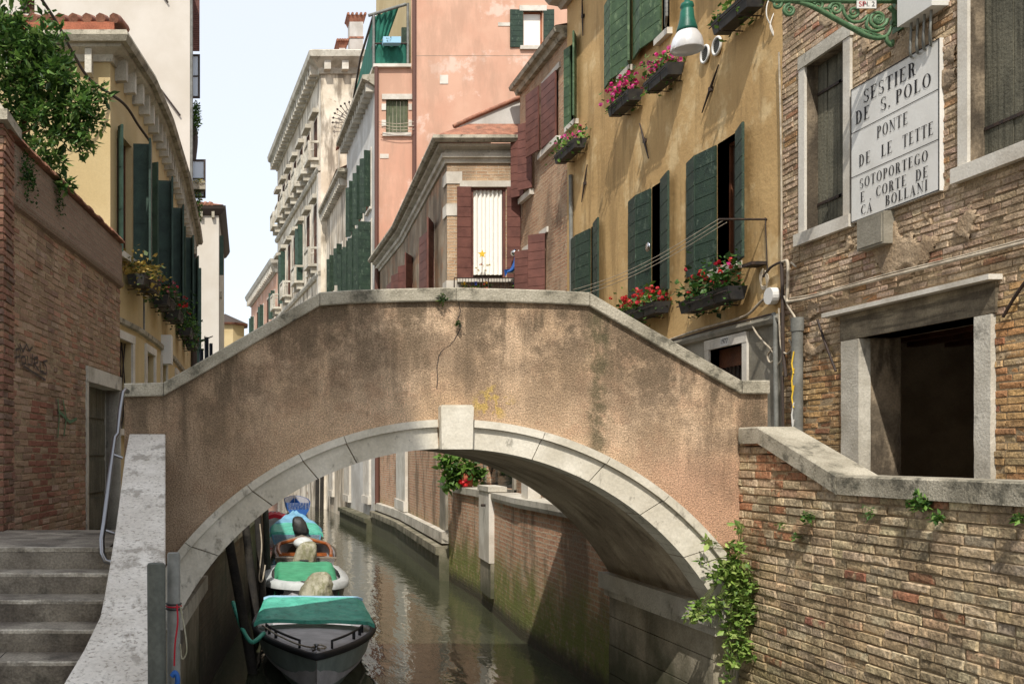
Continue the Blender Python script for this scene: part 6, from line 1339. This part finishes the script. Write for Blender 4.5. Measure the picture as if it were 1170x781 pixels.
# hanging wash / dark awning near x 240,y 400
ln = thing('laundry', P(238, 405, 33), 'dark blue laundry hanging out beside the off white narrow house', 'laundry')
mb = MB()
for k, (px, w_, ya, yb) in enumerate(((230, 5, 398, 425), (236, 5, 385, 432), (241, 4, 392, 420))):
    a = P(px, ya, 33 + .3 * k); vs = []
    for i in range(7):
        for j in range(5): u, v = i / 6, j / 4; p = P(px + w_ * (u - .5), ya + (yb - ya) * v, 33 + .3 * k); vs.append(p + Vector((0, .06 * math.sin(i * 2 + j), 0)))
    mb.mesh(vs, [(i * 5 + j, (i + 1) * 5 + j, (i + 1) * 5 + j + 1, i * 5 + j + 1) for i in range(6) for j in range(4)], 'hullnavy', sm=True)
cl_ = mb.build('clothes', ln); mb = MB(); mb.tube([P(222, 392, 33), P(243, 384, 33.6)], .02, 'iron', 5); mb.build('line', ln)
# ================================================================ left canal wall
lc = thing('canal_wall', (0, 15, 0), 'dark damp brick canal wall on the left behind the mooring posts', 'wall')
pts = [(x, y) for x, y in LW if y >= 11.4]; mb = MB()
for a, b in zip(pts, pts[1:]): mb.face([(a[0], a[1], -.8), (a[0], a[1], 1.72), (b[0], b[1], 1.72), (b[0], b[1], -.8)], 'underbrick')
mb.build('brickwork', lc); mb = MB(); mb.sweep(pts[::-1], [(-.25, 1.6), (.06, 1.6), (.06, 1.79), (-.25, 1.79)], 'coping'); mb.build('coping', lc)
# ================================================================ unseen house added behind the viewer to throw the shade on the left
bhs = thing('shade_house', (-7, -9, 0), 'unseen tall house added behind the viewpoint, its overhang shaped to shade the steps and bridge', 'house')
mb = MB(); mb.box(-14, -4.15, -14, -3, 0, 20.2, 'yellow_left'); mb.build('wall', bhs)
mb = MB(); mb.box(-14.3, -3.3, -14.3, -2.95, 20.2, 20.45, 'tile'); mb.hexa([(-8, -6, 20.45), (-3.4, -6, 20.45), (-3.4, -3, 20.45), (-8, -3, 20.45), (-8, -6, 21.2), (-3.7, -6, 21.2), (-3.7, -3.3, 21.2), (-8, -3.3, 21.2)], 'tile'); mb.mesh([(-4.15, -3, 18.2), (-3.35, -3, 20.2), (-4.15, -3, 20.2), (-4.15, -8, 18.2), (-3.35, -8, 20.2), (-4.15, -8, 20.2)], [(0, 1, 2), (3, 5, 4), (0, 3, 4, 1)], 'tile'); mb.build('roof', bhs)  # overhanging top shaped to widen the shadow high on the bridge face
# ================================================================ flower boxes
RED = [S(200, 40, 44), S(214, 64, 60), S(180, 30, 50)]; PNK = [S(222, 60, 140), S(206, 40, 120), S(230, 100, 170)]; COR = [S(222, 84, 84), S(206, 60, 70)]
def flowerbox(F, px0, px1, py, lab, cat, cols, grp, h=.17, dp=.26, o=.06, mt='plasticblack', nl=260, nf=26, up=.2, spread=.12, lg=LG, ls=.085, fs=.05, name='flower_box', shift=True):
    qo = F.n * (o + dp / 2) if shift else F.n * 0; F2 = Facade(F.p0 + qo, F.p1 + qo)
    a, b = sorted((F2.S(px0), F2.S(px1))); pm = (px0 + px1) / 2; hb = F2.H(pm, py); c = F.pt((a + b) / 2, hb, o + dp / 2)
    t = thing(name, c, lab, cat, grp); mb = MB()
    e = .03
    mb.hexa([F.pt(a + e, hb, o + dp - e), F.pt(b - e, hb, o + dp - e), F.pt(b - e, hb, o + e), F.pt(a + e, hb, o + e), F.pt(a, hb + h, o + dp), F.pt(b, hb + h, o + dp), F.pt(b, hb + h, o), F.pt(a, hb + h, o)], mt)
    mb.build('trough', t); mb = MB()
    for q in (.25, .75):
        s_ = a + (b - a) * q; mb.tube([F.pt(s_, hb + h + .02, .0), F.pt(s_, hb + h + .02, o + dp + .02), F.pt(s_, hb - .02, o + dp), F.pt(s_, hb - .03, 0)], .009, 'iron', 5)
    mb.tube([F.pt(a, hb + h * .6, o + dp + .02), F.pt(b, hb + h * .6, o + dp + .02)], .009, 'iron', 5); mb.build('bracket', t)
    pts = []
    for _ in range(nl):
        s_ = R.uniform(a - spread * .5, b + spread * .5); oo = o + dp / 2 + R.gauss(0, dp * .42); hh = hb + h + abs(R.gauss(0, up * .55)) - (R.random() * .3 if R.random() < .35 else 0); pts.append(F.pt(s_, hh, max(oo, .03)))
    mb = MB(); leaves(mb, pts, ls, lg, aspect=.7, droop=-.1); mb.build('foliage', t)
    mb = MB(); pts = [F.pt(R.uniform(a, b), hb + h + up * R.uniform(.15, 1.05), max(.03, o + dp * .55 + R.gauss(0, dp * .4))) for _ in range(nf)]; petals(mb, pts, fs, cols); mb.build('flowers', t)
    return t
G1, G2 = 'flower boxes on the ochre house', 'flower boxes on the pale yellow house'
flowerbox(OC, 843, 785, 350, 'long box of tall red geraniums under the nearest lower window of the ochre house', 'flower box', RED + PNK[:1], G1, up=.4, nl=620, nf=30, spread=.0, lg=DG, ls=.085)
flowerbox(OC, 757, 712, 364, 'box of coral red geraniums half hidden by the sloping bridge coping', 'flower box', COR + RED[:1], G1, up=.26, nl=420, nf=80, spread=.0)
flowerbox(OC, 772, 744, 96, 'magenta flower box under the upper shutters, next to the hanging lamp', 'flower box', PNK, G1, up=.26, nl=300, nf=34, spread=-.1, fs=.06)
flowerbox(OC, 726, 702, 124, 'upper flower box with a dense cluster of magenta blooms, left of the lamp', 'flower box', PNK, G1, up=.28, nl=240, nf=50, spread=-.1, fs=.06)
flowerbox(OC, 663, 640, 178, 'small magenta flower box where the ochre house meets the rubble brick house', 'flower box', PNK, G1, up=.24, nl=260, nf=22, spread=.1)
flowerbox(OC, 864, 823, 24, 'dark trough cut by the top edge right of the hanging lamp', 'flower box', PNK, G1, up=.2, nl=150, nf=6)
for (y, w_, lab, cols, lg, nf, up) in ((15.7, .55, 'box of straw coloured trailing plants under the first left shutters', [S(206, 120, 90)], [S(176, 150, 78), S(150, 134, 66), S(84, 100, 56), S(190, 164, 92)], 2, .3), (17.6, .5, 'box of dusty pink flowers after the straw coloured one', [S(190, 110, 120), S(200, 60, 70)], DG + [S(120, 96, 84)], 40, .25), (19.3, .5, 'box of scarlet geraniums on the left front', RED, DG, 60, .3), (22.0, .5, 'box of wispy green plants between scarlet geraniums and the last shutters', RED, LG + DG, 5, .35), (24.3, .5, 'farthest box of grey green trailing plants on the left front', RED, LG + DG, 2, .35)):
    F = seg_at(y); s = (y - F.p0.y) / F.d.y; k0 = F.pt(s - w_, 0, .2); 
    pa = CX + FP * F.pt(s - w_, 0).x / F.pt(s - w_, 0).y; pb = CX + FP * F.pt(s + w_, 0).x / F.pt(s + w_, 0).y
    hb = 5.62; pm = (pa + pb) / 2; yy = CY - (hb - EH) * FP / F.Y(pm)
    flowerbox(F, pa, pb, yy, lab, 'flower box', cols, G2, lg=lg, nf=nf, up=up, nl=520, spread=.2, mt='plasticblack', dp=.3, shift=False, fs=.045)
# creeper at top of the far shutters / hanging plants on cream house corner
hp = thing('hanging_plants', P(224, 240, 28.6), 'straggling creeper hanging from a planter at the corner of the tall cream house', 'plant')
mb = MB(); mb.box(P(218, 0, 28.9).x, P(235, 0, 28.9).x, 28.7, 29.0, P(0, 218, 28.9).z, P(0, 209, 28.9).z, 'coping'); mb.build('planter', hp)
mb = MB(); leaves(mb, blob(P(227, 208, 28.8), (.22, .2, .1), 160), .08, [S(176, 160, 90), S(120, 130, 66)]); leaves(mb, blob(P(226, 236, 28.8), (.13, .2, .7), 420), .09, DG + [S(130, 124, 70)]); mb.build('foliage', hp)
# ================================================================ bush over the garden wall
bu = thing('laurel_tree', (-2.75, 11.6, 1.9), 'dense glossy green tree leaning over the brick garden wall', 'tree')
tc = P(40, 100, 11.4); mb = MB(); mb.tube(curve([(-2.9, 11.8, 1.8), (-2.85, 11.7, 4), (-2.75, 11.5, 6), tuple(tc)]), [.09 - .05 * i / 24 for i in range(25)], 'brownwood', 8)
brs = []
for k in range(26):
    a = R.uniform(0, 2 * pi); e = R.uniform(-.4, 1.3); L = R.uniform(.5, 1.05); s0_ = Vector((-2.8, 11.6, 5.6 + R.random() * 1.4)); d = Vector((math.cos(a) * math.cos(e), math.sin(a) * math.cos(e), math.sin(e))) * L
    if a < .9 or a > 5.4: d *= 1.0
    brs.append((s0_, s0_ + d)); mb.tube([s0_, s0_ + d * .5 + Vector((0, 0, .05)), s0_ + d], [.02, .012, .005], 'brownwood', 5)
mb.build('trunk', bu)
cl = []
for (px, py, r_, n, y) in ((20, 60, .42, 1500, 11.3), (45, 85, .45, 1700, 11.2), (15, 130, .4, 1200, 11.3), (70, 120, .38, 1200, 11.1), (85, 140, .3, 700, 11.0), (100, 125, .16, 160, 11.0), (50, 165, .3, 500, 11.1), (62, 190, .13, 110, 11.0), (30, 30, .3, 420, 11.3), (5, 10, .3, 300, 11.4), (-20, 90, .5, 1300, 11.5), (60, 60, .25, 420, 11.2), (95, 160, .16, 170, 11.0), (38, 205, .12, 60, 11.0), (10, 165, .3, 300, 11.3), (108, 110, .1, 60, 11.0), (72, 205, .06, 24, 11.0)):
    
    sub = blob(P(px, py, y), (r_, r_ * 1.1, r_), max(3, int(n / 38)))
    for q_ in sub: cl += [(p, q_) for p in blob(q_, (.11, .11, .09), int(30))]
mb = MB()
LB = [S(74, 108, 46), S(58, 88, 38), S(98, 130, 58), S(46, 72, 34), S(120, 146, 78)]
for p, c in cl: leaves(mb, [p], .1, LB, aspect=.45, droop=.1, out=c if R.random() < .6 else None)
mb.build('crown', bu)
mo = thing('wall_moss', (-2.15, 9.8, 5.3), 'patch of creeping green weeds on the band at the top of the garden wall', 'weed')
mb = MB(); leaves(mb, [LWF.pt(LWF.S(R.gauss(25, 5)), LWF.H(25, R.gauss(200, 14)), R.uniform(.05, .09)) for _ in range(420)], .035, DG, aspect=.7); leaves(mb, [LWF.pt(LWF.S(R.gauss(62, 2)), LWF.H(62, R.gauss(232, 8)), R.uniform(.05, .08)) for _ in range(120)], .035, DG, aspect=.7); mb.build('leaves', mo)
# ================================================================ caper bush at the right springing
cap = thing('caper_bush', P(835, 700, 8.8), 'bushy bright green caper plant hanging where the arch meets the brick wall', 'plant')
mb = MB(); mb2 = MB(); root = P(838, 640, 8.86)
for (px, py, r_, n) in ((840, 625, .09, 60), (838, 650, .14, 200), (825, 655, .12, 130), (850, 665, .12, 150), (842, 680, .13, 180), (850, 700, .12, 130), (800, 697, .12, 130), (790, 703, .07, 45), (838, 715, .12, 110), (843, 738, .13, 150), (835, 755, .08, 50), (853, 745, .09, 60), (820, 690, .08, 60), (812, 618, .06, 18), (803, 640, .04, 10), (858, 690, .07, 40), (845, 600, .05, 14), (832, 775, .05, 14)):
    c = P(px, py, 8.76); leaves(mb, blob(c, (r_, .09, r_), int(n * 1.05)), .066, [S(134, 160, 76), S(112, 142, 62), S(158, 176, 98), S(90, 118, 54)], aspect=.6, droop=.1)
    for _ in range(3): e = c + Vector((R.gauss(0, r_ * .5), -.02, R.gauss(0, r_ * .5))); mb2.tube(curve([root, (root + e) / 2 + Vector((0, -.05, .04)), e], 5), .003, 'leaf', 5, col=S(96, 104, 56))
mb.build('foliage', cap); mb2.build('stems', cap)
def weed(px, py, lab, r_=.06, n=40, X=4.70, sz=.04, grp='weeds on the near canal wall', dr=.2):
    c = PXX(px, py, X); t = thing('weed', c, lab, 'weed', grp); mb = MB()
    leaves(mb, blob(c + Vector((-.02, 0, 0)), (.04, r_, r_ * .8), n), sz, LG + DG[:1], aspect=.5, droop=dr)
    for _ in range(5): mb.tube([c + Vector((.04, 0, 0)), c + Vector((-.03, R.gauss(0, r_ * .6), R.gauss(0, r_ * .5)))], .0025, 'leaf', 4, col=S(90, 116, 56))
    mb.build('leaves', t)
weed(926, 590, 'tuft of bright weeds left of the other weeds below the sloping coping', .07, 90); weed(912, 612, 'thin dangling sprig below the leftmost tuft on the canal wall', .03, 20); weed(994, 585, 'low row of tiny sprouts between the two larger tufts', .07, 36, sz=.03); weed(1053, 574, 'fullest weed tuft directly under the flat coping', .09, 150, sz=.045); weed(1074, 590, 'drooping weed just right of the fullest tuft', .05, 60, dr=.6)
weed(1168, 590, 'weed at the right picture edge under the coping', .04, 40, dr=.5); weed(893, 598, 'faint single sprig nearest the arch on the canal wall', .03, 14, sz=.03)
for (px, py, lab, n, r_) in ((505, 341, 'small leafy weed growing out of the top coping of the bridge', 60, .05), (524, 369, 'tiny weed sprouting from the crack in the bridge stucco', 30, .03)):
    c = P(px, py, YB - .06); t = thing('weed', c, lab, 'weed'); mb = MB(); leaves(mb, blob(c, (r_, .02, r_ * .9), n), .035, DG + [S(96, 110, 50)], aspect=.5); mb.tube([c + Vector((0, .05, .0)), c], .004, 'leaf', 4, col=S(90, 100, 56)); mb.build('leaves', t)
# plants under the arch
ps = thing('climbing_plant', (5.0, 21.6, 2.2), 'leafy climber and red flowers in a pot on the canal wall coping under the arch', 'plant')
mb = MB(); 
for (px, py, r_, n) in ((516, 535, .3, 130), (530, 532, .32, 130), (543, 540, .25, 90), (513, 552, .14, 50), (525, 545, .2, 60), (511, 525, .2, 50)): leaves(mb, blob(P(px, py, 21.0), (r_, .25, r_), n), .17, LG, aspect=.75, droop=.4)
mb.build('foliage', ps); mb = MB(); c = Vector((5.1, 21.0, 2.24)); mb.lathe(c, [(.001, 0), (.12, 0), (.17, .3), (.15, .3), (.001, .26)], 'terracotta', 12); mb.build('pot', ps)
mb = MB(); petals(mb, blob(P(530, 553, 20.8), (.14, .1, .12), 10), .07, RED); mb.build('flowers', ps)
# ================================================================ poles in front, mooring posts
def pole(px0, px1, ytop, Y, lab, mt, tilt=0, grp=None):
    c = P((px0 + px1) / 2, ytop, Y); r_ = (px1 - px0) / 2 * Y / FP; t = thing('pole', (c.x, c.y, -.5), lab, 'pole', grp); mb = MB()
    mb.tube([(c.x + tilt, Y, -1), (c.x + tilt * .3, Y, 1), (c.x, Y, c.z - .01), (c.x, Y, c.z)], [r_, r_, r_, r_ * .88], mt, 18); mb.build('shaft', t); return t, c, r_
pole(168, 189, 643, 4.3, 'thick grey green wooden pole with flat top in front of the white ramp parapet', 'pole', .03)
t, c, r_ = pole(191, 206, 631, 4.35, 'thinner grey pipe pole with rope tied round it beside the thick pole', 'greypipe', .01)
mb = MB()
for k in range(3): mb.tube([(c.x + (r_ + .004) * math.cos(a * pi / 8), c.y + (r_ + .004) * math.sin(a * pi / 8), P(0, 689 + k * 3, 4.35).z) for a in range(17)], .004, 'red' if k == 1 else 'plasticblack', 5)
mb.build('lashing', t); rp_ = thing('mooring_rope', P(203, 700, 4.25), 'frayed red and blue rope end hanging from the thinner grey pole', 'rope')
mb = MB(); mb.tube(curve([P(202, 690, 4.28), P(203, 710, 4.27), P(200, 735, 4.27), P(199, 760, 4.28)]), .004, 'red', 5); mb.tube(curve([P(206, 692, 4.28), P(212, 725, 4.26), P(213, 745, 4.27), P(208, 752, 4.28), P(206, 735, 4.28)]), .0035, 'canvas', 5); mb.build('cord', rp_)
mb = MB(); mb.tube(curve([P(196, 772, 4.27), P(200, 768, 4.27), P(203, 775, 4.27), P(201, 790, 4.27)]), .012, 'blue', 6); mb.build('knot', rp_)
GP_ = 'dark mooring posts along the left wall'
for i, (a, b, Y, lab) in enumerate((((260, 610), (294, 800), 13.0, 'leaning black mooring post closest to the arch ring'), ((280.5, 600), (296, 745), 15.2, 'black mooring post beside the bow of the grey boat'), ((294, 585), (301, 705), 17.6, 'black mooring post holding the white rope by the second boat'), ((303, 575), (306, 668), 20.5, 'black mooring post farthest back at the left of the wooden boat'))):
    p, q = P(a[0], a[1], Y), P(b[0], b[1], Y); d = (q - p).normalized(); k = (q.z + .6) / -d.z if d.z else 0; q2 = q + d * max(0, k); q2 = p + (q - p) * ((p.z + .8) / (p.z - q.z))
    t = thing('mooring_post', q2, lab, 'mooring post', GP_); mb = MB(); r_ = .065; mb.tube([p, (p + q2) / 2 + Vector((.01, 0, 0)), q2], [r_, r_ * 1.05, r_ * 1.1], 'post', 12); mb.build('shaft', t)
for i, (px, lab) in enumerate(((362, 'slim dark mooring post in midstream, left of its twin'), (367.5, 'slim dark mooring post in midstream, right of its twin'))):
    t = thing('mooring_post', (P(px, 0, 50).x, 50, -.5), lab, 'mooring post', 'twin mooring posts far down the canal'); mb = MB(); mb.tube([(P(px, 0, 50).x, 50, -.8), (P(px + .6, 0, 50).x, 50, 2.2)], .1, 'post', 8); mb.build('shaft', t)
# ================================================================ boats
def hb(t, p=2.2, q=.8): return max(0.0, (1 - max(0, (t - .4) / .6) ** p)) ** q
def hull(L, B, H, mt, top='hullwhite', p=2.2, q=.8, rise=.14, inner='deckgrey', th=.05, n=26, bow_fine=.9):
    mb = MB(); rows = []
    for i in range(n + 1):
        t = i / n; w = B / 2 * max(hb(t, p, q), .008) * (.9 + .1 * min(1, t / .3)); sh = H + rise * t ** 2; y = L * t
        kz = -.12 + (.12 + H * .25) * max(0, (t - .75) / .25) ** 2; yb = y - (.0 if t < .7 else .12 * L * .3 * (t - .7) / .3)
        rows.append([(-w, y, sh), (-w * .9, yb, sh * .45), (-w * .62, yb - .03, .03 + kz * .3), (0, yb - .05, kz), (w * .62, yb - .03, .03 + kz * .3), (w * .9, yb, sh * .45), (w, y, sh)])
    vs = [v for r in rows for v in r]; k = 7
    mb.mesh(vs, [(i * k + j, i * k + j + 1, (i + 1) * k + j + 1, (i + 1) * k + j) for i in range(n) for j in range(k - 1)], mt, sm=False)
    mb.face(rows[0], mt)
    mb2 = MB(); vs = []
    for i in range(n + 1):
        t = i / n; w = max(B / 2 * hb(t, p, q) * (.9 + .1 * min(1, t / .3)) - th, .004); sh = H + rise * t ** 2; y = min(L * t, L - th * 1.5)
        vs += [(-w, y, sh - .01), (-w * .9, y, .14), (w * .9, y, .14), (w, y, sh - .01)]
    mb2.mesh(vs, [(i * 4 + j, (i + 1) * 4 + j, (i + 1) * 4 + j + 1, i * 4 + j + 1) for i in range(n) for j in range(3)], inner); mb2.face(vs[:4], inner)
    def sheer(sgn, off=0, dz=0, t0=0, t1=1, m_=24): return [(sgn * (B / 2 * max(hb(t, p, q), .0) * (.9 + .1 * min(1, t / .3)) - off), L * t - (off if t > .98 else 0), H + rise * t * t + dz) for t in [t0 + (t1 - t0) * i / m_ for i in range(m_ + 1)]]
    return mb, mb2, sheer
def boat(name, lab, bow, heading, L, B, H, bow_to_camera=True, **kw):
    """bow = plan position of the bow (or of the stern when it faces the viewer)"""
    t = bpy.data.objects.new(name, None); COL.objects.link(t); t['_b'] = [0, 0, 0]; tag(t, lab, 'boat', 'boats moored along the left wall')
    # local +y is the bow
    ang = math.atan2(heading, 1)
    if bow_to_camera:
        rz = pi - ang; d = Vector((math.sin(ang), math.cos(ang), 0)); t.location = Vector((bow[0], bow[1], 0)) + d * L; t.rotation_euler = (0, 0, rz)
    else: t.location = (bow[0], bow[1], 0); t.rotation_euler = (0, 0, -ang)
    return t
def deck(mb, B, L, H, rise, t0, t1, mt, off=.05, dz=0, p=2.2, q=.8, crown=.04, n=14):
    vs = []
    for i in range(n + 1):
        t = t0 + (t1 - t0) * i / n; w = max(B / 2 * hb(t, p, q) - off, .002); z = H + rise * t * t + dz
        for j in range(7): u = -1 + j / 3; vs.append((w * u, min(L * t, L - off), z + crown * (1 - u * u)))
    mb.mesh(vs, [(i * 7 + j, i * 7 + j + 1, (i + 1) * 7 + j + 1, (i + 1) * 7 + j) for i in range(n) for j in range(6)], mt, sm=True)
def cover(mb, y0, y1, w0, w1, z0, z1, mt, ny=14, nx=20, amp=.012, skirt=.12, side=None):
    vs = []
    for i in range(ny + 1):
        v = i / ny; w = w0 + (w1 - w0) * v
        for j in range(nx + 1):
            u = -1 + 2 * j / nx; z = z0 + (z1 - z0) * v + amp * (math.sin(v * 13) + math.sin(u * 7 + v * 4)) - skirt * max(0, abs(u) - .88) / .12
            vs.append((w * u, y0 + (y1 - y0) * v, z))
    k = nx + 1; mb.mesh(vs, [(i * k + j, i * k + j + 1, (i + 1) * k + j + 1, (i + 1) * k + j) for i in range(ny) for j in range(nx)], mt, sm=True)
    e = vs[-k:]; mb.mesh(e + [(x, y + .01, z - skirt) for x, y, z in e], [(j, j + 1, k + j + 1, k + j) for j in range(nx)], mt)
    e = vs[:k]; mb.mesh(e + [(x, y - .01, z - skirt) for x, y, z in e], [(j, j + 1, k + j + 1, k + j) for j in range(nx)], mt)
def hood(mb, c, r, mt, n=32, m_=14, lean=0, ex=.55, amp=.03, top=.7, taper=.25):
    c = Vector(c); vs = []; sg = lambda v, e: math.copysign(abs(v) ** e, v)
    for i in range(m_ + 1):
        a = pi * i / m_; z = sg(math.cos(a), top); ra = abs(math.sin(a)) ** .6
        for j in range(n):
            b = 2 * pi * j / n; k = (1 - taper * (z * .5 + .5)) * (1 + amp * math.sin(b * 7 + i * 1.1) + amp * .7 * math.sin(b * 3 - i * 2.3))
            vs.append(c + Vector((r[0] * ra * sg(math.cos(b), ex) * k + lean * z, r[1] * ra * sg(math.sin(b), ex) * k, r[2] * z * (1 + .06 * math.sin(b * 2 + 1)))))
    mb.mesh(vs, [(i * n + j, i * n + (j + 1) % n, (i + 1) * n + (j + 1) % n, (i + 1) * n + j) for i in range(m_) for j in range(n)], mt, sm=True)
def lump(mb, c, r, mt, n=18, m_=12, amp=.06, folds=9):
    c = Vector(c); vs = []
    for i in range(m_ + 1):
        a = pi * i / m_
        for j in range(n):
            b = 2 * pi * j / n; k = 1 + amp * math.sin(b * folds + i * .7) * math.sin(a); vs.append(c + Vector((r[0] * math.sin(a) * math.cos(b) * k, r[1] * math.sin(a) * math.sin(b) * k, r[2] * math.cos(a))))
    mb.mesh(vs, [(i * n + j, i * n + (j + 1) % n, (i + 1) * n + (j + 1) % n, (i + 1) * n + j) for i in range(m_) for j in range(n)], mt, sm=True)
# 1 grey boat with teal cover
b1 = boat('motor_boat', 'grey motor boat with teal cover, bow towards the bridge, nearest of the row', (.98, 11.25), .07, 4.7, 1.72, .44)
h1_, h2_, sheer = hull(4.7, 1.72, .44, 'hullgrey', p=1.75, q=1.0); h1_.build('hull', b1); h2_.build('interior', b1)
mb = MB(); mb.tube(sheer(1)[:-1] + [(0, 4.72, .59)] + sheer(-1)[:-1][::-1], .045, 'rubber', 8); mb.build('rubbing_strake', b1)
mb = MB(); deck(mb, 1.72, 4.7, .44, .14, .44, .995, 'deckgrey', p=1.75, q=1.0, crown=.05, dz=.0); mb.build('foredeck', b1)
for sg_ in (1, -1):
    mb = MB(); L_ = sheer(sg_, .12, .11, .55, .86, 12); mb.tube([(L_[0][0], L_[0][1], L_[0][2] - .1)] + L_ + [(L_[-1][0], L_[-1][1] + .05, L_[-1][2] - .09)], .016, 'rubber', 6)
    for q in (2, 5): x, y, z = L_[q]; mb.box(x - .02, x + .02, y - .02, y + .02, z - .12, z, 'rubber')
    mb.build('grab_rail', b1)
mb = MB(); mb.lathe((0, 4.42, .59), [(.05, 0), (.05, .02), (.02, .04), (.02, .07), (.035, .09), (.001, .1)], 'steel', 12); mb.build('bow_cleat', b1)
mb = MB(); cover(mb, 1.5, 2.5, .73, .84, .82, .64, 'teal', amp=.006, skirt=.05); mb.build('tarpaulin', b1)
mb = MB(); cover(mb, 1.46, 1.52, .74, .74, .83, .83, 'paleblue', amp=0, skirt=.03, ny=2); mb.build('tarpaulin_hem', b1)
mb = MB(); hood(mb, (-.06, -.1, .6), (.33, .42, .38), 'canvas', 44, 18, -.09, .8, .06, .95, .3); mb.build('outboard_cover', b1); mb = MB(); mb.box(-.09, .09, -.35, -.12, -.3, .5, 'plasticblack'); mb.build('outboard', b1)
mb = MB(); mb.tube(curve([(.0, 4.4, .64), (.06, 4.3, .62), (-.05, 4.2, .63), (-.12, 4.3, .62), (-.03, 4.4, .63), (.2, 4.1, .61), (.5, 3.4, .6), (.72, 2.6, .58)]), .011, 'cable', 6); mb.build('painter', b1)
# 2 navy/white
b2 = boat('motor_boat', 'navy hulled boat with broad white gunwale and green cover, second in the row', (1.33, 17.2), .06, 4.0, 1.62, .5)
h1_, h2_, sheer = hull(4.0, 1.62, .5, 'hullnavy', p=3.4, q=.55); h1_.build('hull', b2); h2_.build('interior', b2)
mb = MB(); vs = []
S1 = sheer(1, -.03, 0) + sheer(-1, -.03, 0)[::-1]; S2 = sheer(1, .13, .03) + sheer(-1, .13, .03)[::-1]; S0 = [(x, y, z - .12) for x, y, z in S1]; S2 = [(x if abs(x) > .01 else 0, min(y, 3.8), z) for x, y, z in S2]
n_ = len(S1); mb.mesh(S0 + S1 + S2, [(i, i + 1, n_ + i + 1, n_ + i) for i in range(n_ - 1)] + [(n_ + i, n_ + i + 1, 2 * n_ + i + 1, 2 * n_ + i) for i in range(n_ - 1)], 'hullwhite', sm=True); mb.build('gunwale', b2)
mb = MB(); cover(mb, .6, 3.35, .64, .6, .66, .6, 'tealgreen', amp=.01, skirt=.14); mb.build('tarpaulin', b2)
mb = MB(); mb.box(-.14, .14, -.3, .02, -.3, .55, 'plasticblack'); mb.box(-.1, .1, -.2, .0, .4, .62, 'plasticblack'); mb.build('outboard', b2)
# 3 wooden, stern with motor towards the bridge
b3 = boat('wooden_boat', 'taupe boat with varnished cockpit rim and canvas covered outboard, third in the row', (1.72, 22.6), .05, 4.6, 1.6, .5, False)
h1_, h2_, sheer = hull(4.6, 1.6, .52, 'taupe', p=2.4); h1_.build('hull', b3); h2_.build('interior', b3)
mb = MB(); mb.tube([(x, y, z + .03) for x, y, z in sheer(1, .14, 0, .06, .62)] + [(0, 3.15, .72)] + [(x, y, z + .03) for x, y, z in sheer(-1, .14, 0, .06, .62)][::-1], .045, 'varnish', 8); mb.build('coaming', b3)
mb = MB(); deck(mb, 1.6, 4.6, .52, .14, .62, .99, 'taupe', off=.03, p=2.4); mb.box(-.72, .72, 0, .28, .44, .53, 'taupe'); mb.build('deck', b3)
mb = MB(); mb.box(-.6, .6, 1.2, 1.5, .3, .36, 'varnish'); mb.box(-.6, .6, 2.4, 2.7, .32, .38, 'varnish'); mb.build('thwart', b3)
mb = MB(); hood(mb, (-.02, -.22, .62), (.3, .3, .3), 'canvas', 36, 14, .08, .55, .03, .6, .3); mb.build('outboard_cover', b3); mb = MB(); lump(mb, (-.06, .1, .86), (.24, .3, .15), 'hullwhite', 20, 10, 0); mb.build('outboard', b3)
# 4 teal + blue
b4 = boat('motor_boat', 'boat under pale blue and teal tarpaulin with a black outboard, fourth in the row', (1.95, 29.5), .05, 5.0, 1.7, .5, False)
h1_, h2_, sheer = hull(5.0, 1.7, .5, 'ltblue', p=2.2); h1_.build('hull', b4); h2_.build('interior', b4)
mb = MB(); cover(mb, .1, 2.6, .82, .78, .56, .66, 'teal', amp=.02, skirt=.08); mb.build('tarpaulin', b4); mb = MB(); cover(mb, 2.6, 4.7, .78, .12, .66, .95, 'ltblue', amp=.02, skirt=.1); mb.build('bow_cover', b4)
mb = MB(); hood(mb, (.1, -.15, .78), (.27, .3, .28), 'plasticblack', 30, 12, -.07, .6, .05, .7, .35); mb.box(-.02, .2, -.3, -.1, -.3, .6, 'plasticblack'); mb.build('outboard', b4)
# 5, 6
b5 = boat('dinghy', 'low boat under a crimson tarpaulin behind the teal covered one', (1.45, 36), .05, 3.6, 1.4, .5, False)
h1_, h2_, sheer = hull(3.6, 1.4, .5, 'hullwhite'); h1_.build('hull', b5); h2_.build('interior', b5); mb = MB(); cover(mb, .1, 3.2, .6, .2, .7, .6, 'red', amp=.03, skirt=.15); mb.build('tarpaulin', b5)
b6 = boat('work_boat', 'blue painted work boat moored farthest away in the row', (3.2, 47), .03, 5.5, 1.6, .8, False)
h1_, h2_, sheer = hull(5.5, 1.3, .6, 'blue', p=2.6); h1_.build('hull', b6); h2_.build('interior', b6); mb = MB(); mb.box(-.4, .4, 1.5, 1.8, .3, .5, 'blue'); mb.build('thwart', b6)
mr_ = thing('bow_line', (.2, 13.4, .6), 'teal and white mooring rope from the nearest boat to the left wall', 'rope')
mb = MB(); mb.tube(curve([(-.0, 13.4, .9), (.12, 13.0, .62), (.25, 12.6, .5), (.42, 12.9, .56)]), .03, 'teal', 7); mb.build('rope', mr_)
mr2 = thing('bow_line', (.5, 17.9, 1), 'white mooring rope looped between post and the navy hulled boat', 'rope')
mb = MB(); mb.tube(curve([P(297, 598, 17.55), P(299, 625, 17.5), P(296, 660, 17.5), P(300, 662, 17.5), P(303, 645, 17.6)]), .014, 'cable', 6); mb.build('rope', mr2)
